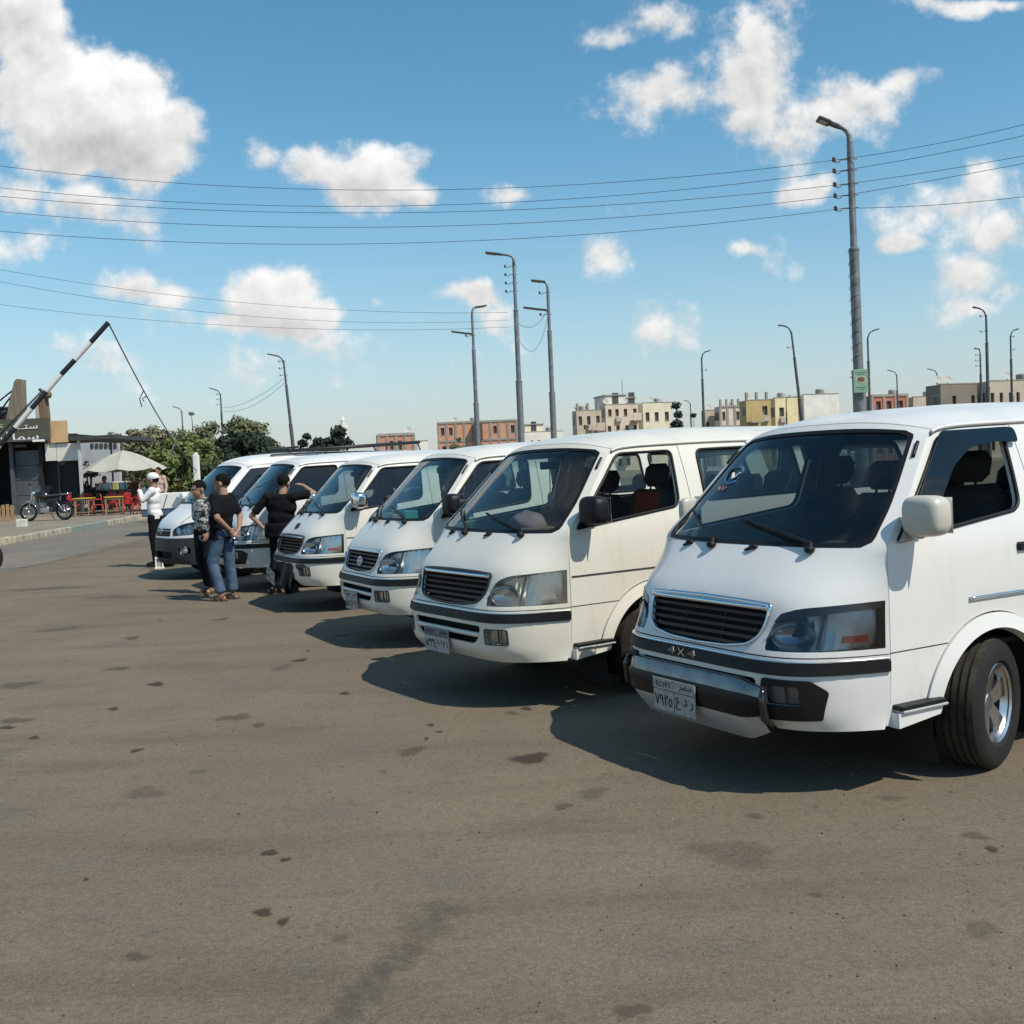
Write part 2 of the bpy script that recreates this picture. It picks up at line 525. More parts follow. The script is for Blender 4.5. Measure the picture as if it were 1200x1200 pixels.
# ================================================================== ground, road, pavement
def ground_mat(name, base, dust, grit, stain=0.5, gravel=1.0):
    """worn asphalt under a film of dust: aggregate, bare patches, faint streaks"""
    M = bpy.data.materials.new(name); MATS[name] = M
    M.use_nodes = True
    nt = M.node_tree; N, L = nt.nodes, nt.links
    b = N['Principled BSDF']; b.inputs['Roughness'].default_value = .9; b.inputs['Specular IOR Level'].default_value = .25
    tc = N.new('ShaderNodeTexCoord').outputs['Object']
    def no(scale, det, sx=1., sy=1., rough=.6):
        mp = N.new('ShaderNodeMapping'); mp.inputs['Scale'].default_value = (sx, sy, 1); L.new(tc, mp.inputs[0])
        n = N.new('ShaderNodeTexNoise'); n.inputs['Scale'].default_value = scale; n.inputs['Detail'].default_value = det; n.inputs['Roughness'].default_value = rough
        L.new(mp.outputs[0], n.inputs['Vector']); return n.outputs['Fac']
    def ramp(x, a, c, lo=0., hi=1.):
        r = N.new('ShaderNodeMapRange'); r.interpolation_type = 'SMOOTHSTEP'
        L.new(x, r.inputs[0]); r.inputs[1].default_value = a; r.inputs[2].default_value = c; r.inputs[3].default_value = lo; r.inputs[4].default_value = hi
        return r.outputs[0]
    def mix(f, A, B, mode='MIX'):
        m = N.new('ShaderNodeMix'); m.data_type = 'RGBA'; m.blend_type = mode
        for s_, v in (('Factor', f), ('A', A), ('B', B)):
            if isinstance(v, bpy.types.NodeSocket): L.new(v, m.inputs[s_])
            elif s_ == 'Factor': m.inputs[s_].default_value = v
            else: m.inputs[s_].default_value = (*v, 1)
        return m.outputs['Result']
    c = mix(ramp(no(.35, 6), .33, .66), base, dust)
    c = mix(ramp(no(1.6, 7), .46, .72, 0, .7), c, grit)
    c = mix(ramp(no(.9, 6, .5, 2.2), .48, .74, 0, .55), c, tuple(k * .62 for k in base))
    c = mix(ramp(no(14, 5), .45, .75, 0, .35), c, tuple(k * .6 for k in base))
    c = mix(ramp(no(5.5, 4, 1, 1), .60, .74, 0, .4 * stain), c, tuple(k * .5 for k in base))
    fine = no(130, 4, rough=.85)
    c = mix(.75, c, ramp(fine, .28, .72, .45, 1.5), 'MULTIPLY')
    c = mix(.6, c, ramp(no(42, 5, rough=.8), .3, .7, .62, 1.38), 'MULTIPLY')
    v = N.new('ShaderNodeTexVoronoi'); v.inputs['Scale'].default_value = 60; L.new(tc, v.inputs['Vector'])
    sp = ramp(v.outputs['Distance'], .0, .17, 1, 0)
    wn = N.new('ShaderNodeTexWhiteNoise'); L.new(v.outputs['Position'], wn.inputs[0])
    pick = N.new('ShaderNodeMath'); pick.operation = 'GREATER_THAN'; L.new(wn.outputs['Value'], pick.inputs[0]); pick.inputs[1].default_value = .72
    mu = N.new('ShaderNodeMath'); mu.operation = 'MULTIPLY'; L.new(sp, mu.inputs[0]); L.new(pick.outputs[0], mu.inputs[1])
    k2 = N.new('ShaderNodeMath'); k2.operation = 'MULTIPLY'; L.new(mu.outputs[0], k2.inputs[0]); k2.inputs[1].default_value = .22 * gravel
    c = mix(k2.outputs[0], c, (.30, .26, .20))
    L.new(c, b.inputs['Base Color'])
    bp = N.new('ShaderNodeBump'); bp.inputs['Strength'].default_value = .55; bp.inputs['Distance'].default_value = .008
    L.new(fine, bp.inputs['Height']); L.new(bp.outputs[0], b.inputs['Normal'])
    return M
asph = ground_mat('dusty_asphalt', (.152, .123, .089), (.186, .150, .106), (.138, .120, .097))
roadm = ground_mat('road_asphalt', (.165, .150, .128), (.195, .172, .138), (.14, .13, .115), .3, .5)
sandm = ground_mat('sandy_earth', (.21, .18, .135), (.27, .23, .17), (.16, .145, .11), .3, .8)
pavem = ground_mat('pavement_concrete', (.215, .185, .145), (.26, .225, .17), (.165, .145, .118), .5, .5)

def sheet(name, x0, x1, ys, lift, m, nx=2):
    mb = MB(); vs = []
    for y in ys:
        for i in range(nx + 1):
            vs.append((x0 + (x1 - x0) * i / nx, y, gz(y) + lift))
    mb.add(vs, [(j * (nx + 1) + i, j * (nx + 1) + i + 1, (j + 1) * (nx + 1) + i + 1, (j + 1) * (nx + 1) + i) for j in range(len(ys) - 1) for i in range(nx)])
    return tag(mb.build(name, m), kind='structure')
YS = [-60, -20, 0, 10, 20, 22, 23, 24, 25, 26, 28, 32, 38, 44, 50, 56, 62, 80, 120]
sheet('ground', -1500, 1500, [-1500, -300] + YS + [300, 900, 2200], -.012, sandm, 4)
lot = sheet('parking_lot', -10.4, 45, YS[:-1], -.004, asph, 6)
lot.name = 'parking_lot'
for v in lot.data.vertices:
    if abs(v.co.y) < 21: v.co.z = 0.0
road = sheet('road', -14.15, -10.3, YS, -.001, roadm)
sheet('pavement', -42, -14.38, YS, .14, pavem)

# kerb of separate stones, faded paint
def kerb():
    kb = empty('kerb'); kb['kind'] = 'structure'
    cols = [mat('kerb_cream', (.52, .45, .31), .9, nscale=7, col2=(.20, .18, .14), bump=.4, bscale=20), mat('kerb_bare', (.40, .355, .27), .9, nscale=6, col2=(.17, .155, .13), bump=.4, bscale=20),
            mat('kerb_teal', (.17, .235, .225), .9, nscale=7, col2=(.19, .18, .15), bump=.4, bscale=20), mat('kerb_white', (.58, .53, .43), .9, nscale=8, col2=(.24, .22, .18), bump=.4, bscale=20)]
    meshes = []
    for k, c in enumerate(cols):
        m = MB().box((-.13, -.49, -.12), (.13, .49, .20), bev=.03)
        o = m.build('kerb_stone', c, kb); meshes.append(o.data); bpy.data.objects.remove(o)
    y = -4.0; i = 0
    rnd = random.Random(3)
    while y < 75:
        k = 2 if 33.0 < y < 36.4 else rnd.choice([0, 0, 1, 3, 1])
        o = bpy.data.objects.new('kerb_stone', meshes[k]); COL.objects.link(o); o.parent = kb
        o.location = (-14.27 + rnd.uniform(-.015, .015), y + .5, gz(y + .5) + rnd.uniform(-.012, .006))
        o.rotation_euler = (math.atan2(gz(y + 1) - gz(y), 1.0), rnd.uniform(-.02, .02), rnd.uniform(-.012, .012))
        y += 1.0
kerb()

# oil drips and tyre smears soaked into the asphalt
def stain_mat(name, col, strength):
    M = bpy.data.materials.new(name); MATS[name] = M; M.use_nodes = True
    nt = M.node_tree; N, L = nt.nodes, nt.links
    b = N['Principled BSDF']; b.inputs['Base Color'].default_value = (*col, 1); b.inputs['Roughness'].default_value = .75; b.inputs['Specular IOR Level'].default_value = .3
    at_ = N.new('ShaderNodeAttribute'); at_.attribute_name = 'core'
    tc = N.new('ShaderNodeTexCoord'); n = N.new('ShaderNodeTexNoise'); n.inputs['Scale'].default_value = 28; n.inputs['Detail'].default_value = 6; n.inputs['Roughness'].default_value = .7
    L.new(tc.outputs['Object'], n.inputs['Vector'])
    a = N.new('ShaderNodeMath'); a.operation = 'MULTIPLY_ADD'; L.new(n.outputs['Fac'], a.inputs[0]); a.inputs[1].default_value = 1.3; a.inputs[2].default_value = -.65
    s_ = N.new('ShaderNodeMath'); s_.operation = 'ADD'; L.new(at_.outputs['Fac'], s_.inputs[0]); L.new(a.outputs[0], s_.inputs[1])
    r = N.new('ShaderNodeMapRange'); r.interpolation_type = 'SMOOTHSTEP'; L.new(s_.outputs[0], r.inputs[0]); r.inputs[1].default_value = .12; r.inputs[2].default_value = .75; r.inputs[4].default_value = strength
    L.new(r.outputs[0], b.inputs['Alpha'])
    return M
oil = stain_mat('oil_stain', (.05, .037, .026), .7)
oil2 = stain_mat('old_oil_stain', (.09, .07, .05), .4)
damp = stain_mat('faint_stain', (.07, .066, .06), .22)
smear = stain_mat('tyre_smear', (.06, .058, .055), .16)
def gnd(px, py):
    d = ray(px, py); s_ = -CAM_H / d.z
    return Vector((d.x * s_, d.y * s_, 0))
SN = [0]
def stain(px, py, wpx, hpx, m, rot=0.):
    c = gnd(px, py)
    rx_ = abs(gnd(px + wpx, py).x - c.x); ry_ = abs(gnd(px, py - hpx).y - gnd(px, py + hpx).y) / 2
    SN[0] += 1
    rx_ *= .72; ry_ *= .72
    n = 20; vs, core = [], []
    rnd = random.Random(SN[0])
    ph = [rnd.uniform(0, 6.28) for _ in range(4)]
    for ring, (k, cv) in enumerate(((0, 1.), (.45, .85), (.8, .45), (1.15, .0))):
        for i in range(n if ring else 1):
            a = 2 * PI * i / n
            w = k * (1 + .22 * math.sin(2 * a + ph[0]) + .16 * math.sin(3 * a + ph[1]) + .10 * math.sin(5 * a + ph[2]))
            x, y = w * rx_ * math.cos(a), w * ry_ * math.sin(a)
            vs.append((x * math.cos(rot) - y * math.sin(rot), x * math.sin(rot) + y * math.cos(rot), 0)); core.append(cv)
    fs = [(0, 1 + i, 1 + (i + 1) % n) for i in range(n)]
    for r_ in range(2):
        o_ = 1 + r_ * n
        fs += [(o_ + i, o_ + n + i, o_ + n + (i + 1) % n, o_ + (i + 1) % n) for i in range(n)]
    mb = MB().add(vs, fs)
    o = mb.build('oil_stain', m, lot)
    at_ = o.data.attributes.new('core', 'FLOAT', 'POINT'); at_.data.foreach_set('value', core)
    o.location = (c.x, c.y, .004 + .0004 * (SN[0] % 9))
for a in [(622, 889, 30, 11, oil), (482, 881, 24, 8, oil2), (316, 1000, 13, 6, oil), (335, 1008, 9, 4, oil), (309, 1070, 18, 7, oil), (332, 1081, 12, 6, oil), (18, 845, 26, 6, oil2), (22, 803, 26, 7, oil2),
          (8, 853, 14, 3, oil), (40, 865, 9, 3, oil), (183, 802, 14, 4, oil), (133, 831, 9, 3, oil), (138, 784, 18, 4, oil2), (352, 774, 11, 3, oil), (160, 880, 10, 3, oil), (404, 813, 8, 3, oil), (155, 748, 14, 3, oil2),
          (275, 841, 26, 7, oil2), (303, 850, 14, 4, oil2), (330, 783, 18, 5, damp), (260, 726, 10, 3, oil2), (660, 946, 18, 6, oil2), (695, 930, 30, 11, damp), (885, 957, 16, 5, oil2), (958, 1049, 12, 6, oil2), (1163, 996, 12, 5, oil),
          (1142, 980, 26, 7, oil2), (740, 1185, 34, 15, oil2), (170, 930, 40, 10, damp), (160, 1122, 22, 8, oil2), (400, 1100, 14, 7, damp), (232, 905, 14, 5, damp), (600, 836, 14, 3, oil2), (617, 831, 10, 3, oil), (505, 850, 7, 2, oil), (515, 858, 6, 2, oil), (500, 866, 5, 2, oil),
          (430, 760, 14, 4, damp), (400, 745, 12, 3, oil2), (450, 905, 8, 4, damp), (1045, 936, 26, 6, damp), (860, 1000, 90, 22, damp), (70, 738, 30, 4, damp), (130, 700, 40, 3, damp), (60, 690, 60, 3, damp), (1150, 1090, 40, 16, damp)]:
    stain(*a)
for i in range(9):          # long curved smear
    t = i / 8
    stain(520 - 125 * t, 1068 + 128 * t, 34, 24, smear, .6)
rnd = random.Random(11)
for i in range(16):
    px, py = rnd.uniform(0, 1190), rnd.uniform(720, 1195)
    if py < 900 and px > 380: continue
    stain(px, py, rnd.uniform(2, 6) * (py / 900) ** 2, rnd.uniform(1, 2.5) * (py / 900) ** 2, rnd.choice([oil, oil2, damp]))

# loose grit, small pebbles and leaf litter: nobody could count it
def grit():
    mb = MB(); rn = random.Random(5)
    for i in range(2600):
        y = 2.2 + 16 * rn.random() ** 1.8; x = rn.uniform(-.62, .62) * y - .3
        r = rn.uniform(.002, .0065) * (1 + .05 * y) * (1.8 if rn.random() < .04 else 1)
        a = rn.uniform(0, 6.28); h = r * rn.uniform(.5, .9)
        vs = [(x + r * math.cos(a + k * 2.09) * rn.uniform(.7, 1.3), y + r * math.sin(a + k * 2.09) * rn.uniform(.7, 1.3), .0005) for k in range(3)] + [(x, y, h * 1.3)]
        mb.add(vs, [(0, 1, 3), (1, 2, 3), (2, 0, 3)], rn.choice([0, 0, 1, 1, 0]))
    o = mb.build('grit', [mat('pebble_grey', (.17, .14, .10), .9), mat('pebble_dark', (.07, .055, .04), .9)])
    tag(o, 'loose grit and small pebbles scattered on the asphalt', 'grit', kind='stuff')
grit()

# ================================================================== the vans
def mono(xs, ys):
    """monotone cubic through a table"""
    xs = np.array(xs, float); ys = np.array(ys, float)
    h = np.diff(xs); d = np.diff(ys) / h
    m = np.zeros(len(xs)); m[0], m[-1] = d[0], d[-1]
    for i in range(1, len(xs) - 1):
        m[i] = 0 if d[i - 1] * d[i] <= 0 else 2 * d[i - 1] * d[i] / (d[i - 1] + d[i])
    def f(x):
        x = min(max(x, xs[0]), xs[-1])
        i = min(int(np.searchsorted(xs, x, 'right') - 1), len(xs) - 2)
        i = max(i, 0)
        t = (x - xs[i]) / h[i]
        return float((2 * t ** 3 - 3 * t * t + 1) * ys[i] + (t ** 3 - 2 * t * t + t) * h[i] * m[i] + (-2 * t ** 3 + 3 * t * t) * ys[i + 1] + (t ** 3 - t * t) * h[i] * m[i + 1])
    return f

# shared materials
rubber = mat('tyre_rubber', (.011, .011, .012), .8, spec=.3, nscale=14, col2=(.018, .017, .016), bump=.15, bscale=90)
tread_dust = mat('dusty_tread', (.016, .015, .014), .9, spec=.25, nscale=9, col2=(.06, .05, .036), lo=.4, hi=.7)
chrome = mat('chrome', (.75, .76, .78), .12, 1.0)
alloy = mat('alloy', (.62, .62, .63), .25, 1.0, nscale=12, namt=.2)
steelrim = mat('painted_steel', (.5, .51, .52), .4, .6, nscale=10, namt=.35)
blackpl = mat('black_plastic', (.009, .009, .010), .45, spec=.3, nscale=20, namt=.3)
blackgloss = mat('black_gloss', (.012, .012, .014), .16, coat=.5)
darkgrey = mat('dark_grey_plastic', (.03, .03, .033), .4, spec=.4)
trimgrey = mat('interior_trim', (.30, .29, .27), .85, nscale=6, namt=.25)
under = mat('underbody', (.012, .012, .012), .9)
mirrorglass = mat('mirror_glass', (.8, .82, .84), .03, 1.0)
silverpl = mat('silver_plastic', (.50, .50, .50), .38, .35, nscale=18, namt=.15)
reflmat = mat('lamp_reflector', (.60, .60, .60), .27, 1.0)
amber = mat('amber_lens', (.55, .09, .02), .25, coat=.5)
redlens = mat('red_lens', (.30, .03, .02), .3, coat=.3)
lampglass = glass('lamp_glass', (.93, .95, .96), .9)
smokeglass = glass('smoked_lamp_glass', (.55, .57, .6), .9)
hazyglass = glass('hazy_lamp_glass', (.86, .85, .80), .8, .12, dust=.5)
platewhite = mat('plate_paint', (.42, .42, .40), .5, nscale=30, namt=.3)
plategrey = mat('plate_band', (.16, .17, .19), .5, nscale=30, namt=.3)
inkblack = mat('plate_ink', (.012, .012, .014), .5)
seatdark = mat('seat_dark', (.05, .048, .048), .9, nscale=40, namt=.3)
seatred = mat('seat_red', (.26, .05, .03), .9, nscale=40, namt=.35)
seatbeige = mat('seat_beige', (.32, .27, .21), .9, nscale=40, namt=.3)
pillow = mat('cloth_mauve', (.42, .27, .28), .9, nscale=8, col2=(.3, .16, .18), bump=.6, bscale=14)
cardwhite = mat('paper_white', (.75, .75, .72), .7)
tealpaper = mat('paper_teal', (.10, .38, .36), .6)

def spec_classic():
    """snub-nosed minibus: stations from the bumper's lower lip over nose, windscreen and roof"""
    return dict(
        c=[(-.03, .33), (.035, .42), (.042, .58), (.02, .68), (-.03, .80), (-.072, .93), (-.165, 1.045), (-.285, 1.165), (-.515, 1.40), (-.83, 1.735), (-.915, 1.81),
           (-1.07, 1.852), (-1.4, 1.888), (-2.2, 1.912), (-4.3, 1.90), (-4.52, 1.862)],
        e=[(-.41, .33), (-.445, .42), (-.45, .58), (-.452, .68), (-.452, .80), (-.452, .935), (-.453, 1.05), (-.462, 1.175), (-.665, 1.395), (-.955, 1.71), (-1.01, 1.748),
           (-1.16, 1.768), (-1.45, 1.778), (-2.2, 1.788), (-4.3, 1.778), (-4.5, 1.755)],
        p=[5.5, 6.2, 6.5, 6.5, 6.3, 5.8, 4.6, 3.4, 2.8, 2.7, 3.0, 3.4, 3.6, 3.6, 3.6, 3.6],
        Y=([.30, .6, .9, 1.15, 1.32, 1.75, 1.80], [.842, .852, .852, .843, .808, .672, .650]), rear=-4.6)
def spec_high():
    """later model with a short bonnet and big headlamps"""
    return dict(
        c=[(-.09, .25), (-.01, .36), (.0, .52), (-.01, .66), (-.04, .76), (-.10, .90), (-.24, 1.02), (-.50, 1.17), (-.76, 1.43), (-1.10, 1.76), (-1.20, 1.84),
           (-1.38, 1.91), (-1.7, 1.955), (-2.4, 1.98), (-4.4, 1.97), (-4.62, 1.92)],
        e=[(-.46, .25), (-.50, .36), (-.51, .52), (-.515, .66), (-.52, .76), (-.53, .90), (-.55, 1.02), (-.64, 1.165), (-.86, 1.42), (-1.20, 1.72), (-1.28, 1.765),
           (-1.44, 1.79), (-1.72, 1.80), (-2.4, 1.81), (-4.4, 1.80), (-4.58, 1.78)],
        p=[3.0, 3.0, 3.0, 3.0, 3.0, 2.9, 2.7, 2.5, 2.5, 2.6, 3.0, 3.4, 3.6, 3.6, 3.6, 3.6],
        Y=([.22, .6, .9, 1.15, 1.32, 1.75, 1.82], [.838, .850, .850, .842, .812, .690, .664]), rear=-4.68)

class Shell:
    def __init__(s, sp):
        n = len(sp['c']); k = list(range(n))
        s.xc, s.zc = mono(k, [a[0] for a in sp['c']]), mono(k, [a[1] for a in sp['c']])
        s.xe, s.ze = mono(k, [a[0] for a in sp['e']]), mono(k, [a[1] for a in sp['e']])
        s.pw = mono(k, sp['p'])
        s.Yz = mono(*sp['Y'])
        s.rear = sp['rear']
        ss = np.linspace(0, 10, 900)
        s._z = np.array([s.zc(a) for a in ss]); s._s = ss
        s2 = np.linspace(10, n - 1, 400)
        s._x2 = -np.array([s.xc(a) for a in s2]); s._s2 = s2
        s.n = n
    def sz(s, z):
        return float(np.interp(z, s._z, s._s)) if z >= s._z[0] else (z - s._z[0]) * 8.0
    def half(s, z):
        return s.Yz(s.ze(s.sz(z)))
    def edge(s, z):
        a = s.sz(z); return s.xe(a), s.ze(a)
    def pt(s, a, y):
        W_ = s.side_y(s.xe(a), s.ze(a)); t = min(abs(y) / W_, 1.0)
        w = t ** s.pw(a)
        return Vector((s.xc(a) + (s.xe(a) - s.xc(a)) * w, y, s.zc(a) + (s.ze(a) - s.zc(a)) * w))
    def front(s, y, z):
        return s.pt(s.sz(z), y)
    def side_y(s, x, z):
        y = s.Yz(z)
        if x < -3.0:
            y -= .035 * ((-3.0 - x) / 1.6) ** 2
        return y
    def roof(s, y, x):
        return s.pt(float(np.interp(-x, s._x2, s._s2)), y)
    def side(s, sgn):
        return lambda x, z: Vector((x, sgn * s.side_y(x, z), z))
    def foff(s, y, z, d):
        e = 1e-3
        n = (s.front(y + e, z) - s.front(y - e, z)).cross(s.front(y, z + e) - s.front(y, z - e)).normalized()
        if n.x < 0: n = -n
        return s.front(y, z) + n * d

def used(mb):
    ids = sorted({i for f in mb.f for i in f}); k = {a: b for b, a in enumerate(ids)}
    mb.v = [mb.v[i] for i in ids]; mb.f = [tuple(k[i] for i in f) for f in mb.f]
    return mb
def circ(cx, cz, r, a0, a1, n):
    return [(cx + r * math.cos(R(a0 + (a1 - a0) * i / n)), cz + r * math.sin(R(a0 + (a1 - a0) * i / n))) for i in range(n + 1)]

def wheel_mesh(rad, wid, rim_r, style):
    """tyre, tread, rim, about local Y, outer face at +Y"""
    Mx = Matrix.Rotation(-PI / 2, 4, 'X')
    t = MB()
    h = wid / 2
    prof = [(rim_r, -h * .8), (rim_r + .02, -h * .95), (rad * .86, -h), (rad - .02, -h * .9), (rad - .004, -h * .80)]
    gs = [-.45, -.15, .15, .45]
    x = -h * .78
    for g in gs:
        c = g * h * 1.1
        prof += [(rad, c - .0075), (rad - .009, c - .005), (rad - .009, c + .005), (rad, c + .0075)]
    prof += [(rad - .004, h * .80), (rad - .02, h * .9), (rad * .86, h), (rim_r + .02, h * .95), (rim_r, h * .8)]
    t.lathe(prof, Mx, 48)
    m = MB()
    m.lathe([(rim_r, -h * .8), (rim_r - .01, -h * .5), (rim_r - .025, -h * .3), (rim_r - .03, h * .45), (rim_r - .008, h * .72), (rim_r + .006, h * .84), (rim_r, h * .88), (rim_r - .012, h * .8)], Mx, 40)
    if style == 'alloy':
        m.lathe([(.001, h * .5), (.045, h * .5), (.055, h * .42), (.06, h * .2)], Mx, 20)
        for k in range(5):
            a = 2 * PI * k / 5 + .3
            ca, sa = math.cos(a), math.sin(a)
            w0, w1 = .034, .058
            def P(r, w, y): return (ca * r - sa * w, y, sa * r + ca * w)
            vs = [P(.03, -w0, h * .46), P(.03, w0, h * .46), P(rim_r - .02, w1, h * .62), P(rim_r - .02, -w1, h * .62),
                  P(.03, -w0, h * .1), P(.03, w0, h * .1), P(rim_r - .02, w1, h * .3), P(rim_r - .02, -w1, h * .3)]
            m.add(vs, [(0, 3, 2, 1), (4, 5, 6, 7), (0, 1, 5, 4), (1, 2, 6, 5), (2, 3, 7, 6), (3, 0, 4, 7)])
    else:
        m.lathe([(.001, h * .62), (.05, h * .62), (.058, h * .5), (.065, h * .3), (.10, h * .22), (.125, h * .34), (rim_r - .03, h * .1)], Mx, 40)
        for k in range(10):
            a = 2 * PI * k / 10
            m.ell((math.cos(a) * .145, h * .22, math.sin(a) * .145), (.016, .012, .016), 8, 5, 1)
    b = MB()
    b.lathe([(.001, -h * .2), (rim_r - .03, -h * .2)], Mx, 24)
    return t, m, b

def add_wheel(van, x, y, rad, style, steer=0., wid=.2, rim_r=.19):
    sg = 1 if y > 0 else -1
    t, m, b = wheel_mesh(rad, wid, rim_r, style)
    w = t.build('wheel', [rubber], van, True, 32)
    # tread faces carry dust
    w.data.materials.append(tread_dust)
    for p in w.data.polygons:
        c = p.center
        if math.hypot(c.x, c.z) > rad * .97 and abs(p.normal.y) < .5:
            p.material_index = 1
    w.location = (x, y, rad)
    w.rotation_euler = (0, 0, steer + (0 if sg > 0 else PI))
    m.build('rim', [alloy if style == 'alloy' else steelrim, blackpl], w, True, 35)
    b.build('brake_drum', under, w)
    return w

def van_paint(name, col, grime):
    """aged gloss paint: chalky patches, dust film, fine dirt runs"""
    if name in MATS: return MATS[name]
    M = bpy.data.materials.new(name); MATS[name] = M; M.use_nodes = True
    nt = M.node_tree; N, L = nt.nodes, nt.links
    b = N['Principled BSDF']; b.inputs['Coat Weight'].default_value = .5; b.inputs['Coat Roughness'].default_value = .12; b.inputs['Specular IOR Level'].default_value = .5
    tc = N.new('ShaderNodeTexCoord').outputs['Object']
    def no(s, d, sc_=(1, 1, 1), r=.6):
        mp = N.new('ShaderNodeMapping'); mp.inputs['Scale'].default_value = sc_; L.new(tc, mp.inputs[0])
        n = N.new('ShaderNodeTexNoise'); n.inputs['Scale'].default_value = s; n.inputs['Detail'].default_value = d; n.inputs['Roughness'].default_value = r
        L.new(mp.outputs[0], n.inputs['Vector']); return n.outputs['Fac']
    def rg(x, a, c, hi):
        r = N.new('ShaderNodeMapRange'); r.interpolation_type = 'SMOOTHSTEP'; L.new(x, r.inputs[0]); r.inputs[1].default_value = a; r.inputs[2].default_value = c; r.inputs[4].default_value = hi
        return r.outputs[0]
    def mx(f, A, B):
        m = N.new('ShaderNodeMix'); m.data_type = 'RGBA'; L.new(f, m.inputs['Factor'])
        for k, v in (('A', A), ('B', B)):
            if isinstance(v, bpy.types.NodeSocket): L.new(v, m.inputs[k])
            else: m.inputs[k].default_value = (*v, 1)
        return m.outputs['Result']
    f1 = rg(no(1.3, 6), .42, .78, .55 * grime)
    c = mx(f1, col, (col[0] * .80, col[1] * .76, col[2] * .66))
    c = mx(rg(no(9, 7, (1, 1, .16)), .54, .80, .5 * grime), c, (.36, .31, .23))
    c = mx(rg(no(55, 3, (1, 1, .7)), .66, .80, .5 * grime), c, (.22, .18, .13))
    L.new(c, b.inputs['Base Color'])
    rr_ = N.new('ShaderNodeMapRange'); L.new(no(3, 6), rr_.inputs[0]); rr_.inputs[1].default_value = .3; rr_.inputs[2].default_value = .7; rr_.inputs[3].default_value = .26; rr_.inputs[4].default_value = .5
    L.new(rr_.outputs[0], b.inputs['Roughness'])
    bp = N.new('ShaderNodeBump'); bp.inputs['Strength'].default_value = .12; bp.inputs['Distance'].default_value = .02; L.new(no(2.6, 2), bp.inputs['Height']); L.new(bp.outputs[0], b.inputs['Normal']); L.new(bp.outputs[0], b.inputs['Coat Normal'])
    return M

def seat(parent, x, y, w, m1, m2, head=True, z=.655, m3=None):
    b = MB().box((x - .02, y - w / 2, z), (x + .46, y + w / 2, z + .16), bev=.05)
    s = b.build('seat', m1, parent)
    k = MB()
    M = Matrix.Translation((x, y, z + .12)) @ Matrix.Rotation(R(-14), 4, 'Y')
    k.box((-.07, -w / 2, 0), (.06, w / 2, .56), 0, M, .05)
    if m2 is not m1:
        k.box((.045, -w * .30, .08), (.068, w * .30, .53), 1, M, .01)
    k.build('backrest', [m1, m2], s, False)
    if head:
        hd = MB()
        hd.box((-.05, -.13, .58), (.05, .13, .76), 0, M, .045)
        hd.tube([M @ Vector((0, -.05, .52)), M @ Vector((0, -.05, .62))], .008, 6)
        hd.tube([M @ Vector((0, .05, .52)), M @ Vector((0, .05, .62))], .008, 6)
        hd.build('headrest', m3 or m1, s)

def plate(parent, M, top, nums, letters, band):
    """licence plate: pressed sheet, printed band and characters"""
    pl = MB()
    pl.box((-.175, -.0015, -.085), (.175, .0015, .085), 0, M, .001)
    pl.tube([M @ Vector(v) for v in ((-.174, .002, -.084), (.174, .002, -.084), (.174, .002, .084), (-.174, .002, .084))], .0028, 6, closed=True)
    o = pl.build('licence_plate', platewhite, parent)
    bd = MB().box((-.171, .0018, .028), (.171, .0026, .081), 0, M); bd.build('plate_band', band, o)
    ln = MB().box((-.171, .0018, .024), (.171, .003, .027), 0, M).box((-.003, .0018, -.081), (.0, .003, .024), 0, M); ln.build('plate_line', inkblack, o)
    T = M @ Matrix.Translation((0, .0032, 0)) @ Matrix.Rotation(PI / 2, 4, 'X') @ Matrix.Rotation(PI, 4, 'Y')
    def tx(body, size, x, z, w):
        return text_obj(body, size, inkblack, o, T @ Matrix.Translation((-x * -1, z, 0)), w)
    tx('EGYPT', .042, -.085, .054, .125)
    tx('\ufeae\ufebc\ufee3', .055, .095, .052, .105)
    tx(nums, .085, -.088, -.030, .145)
    tx(letters, .075, .086, -.030, .140)
    return o

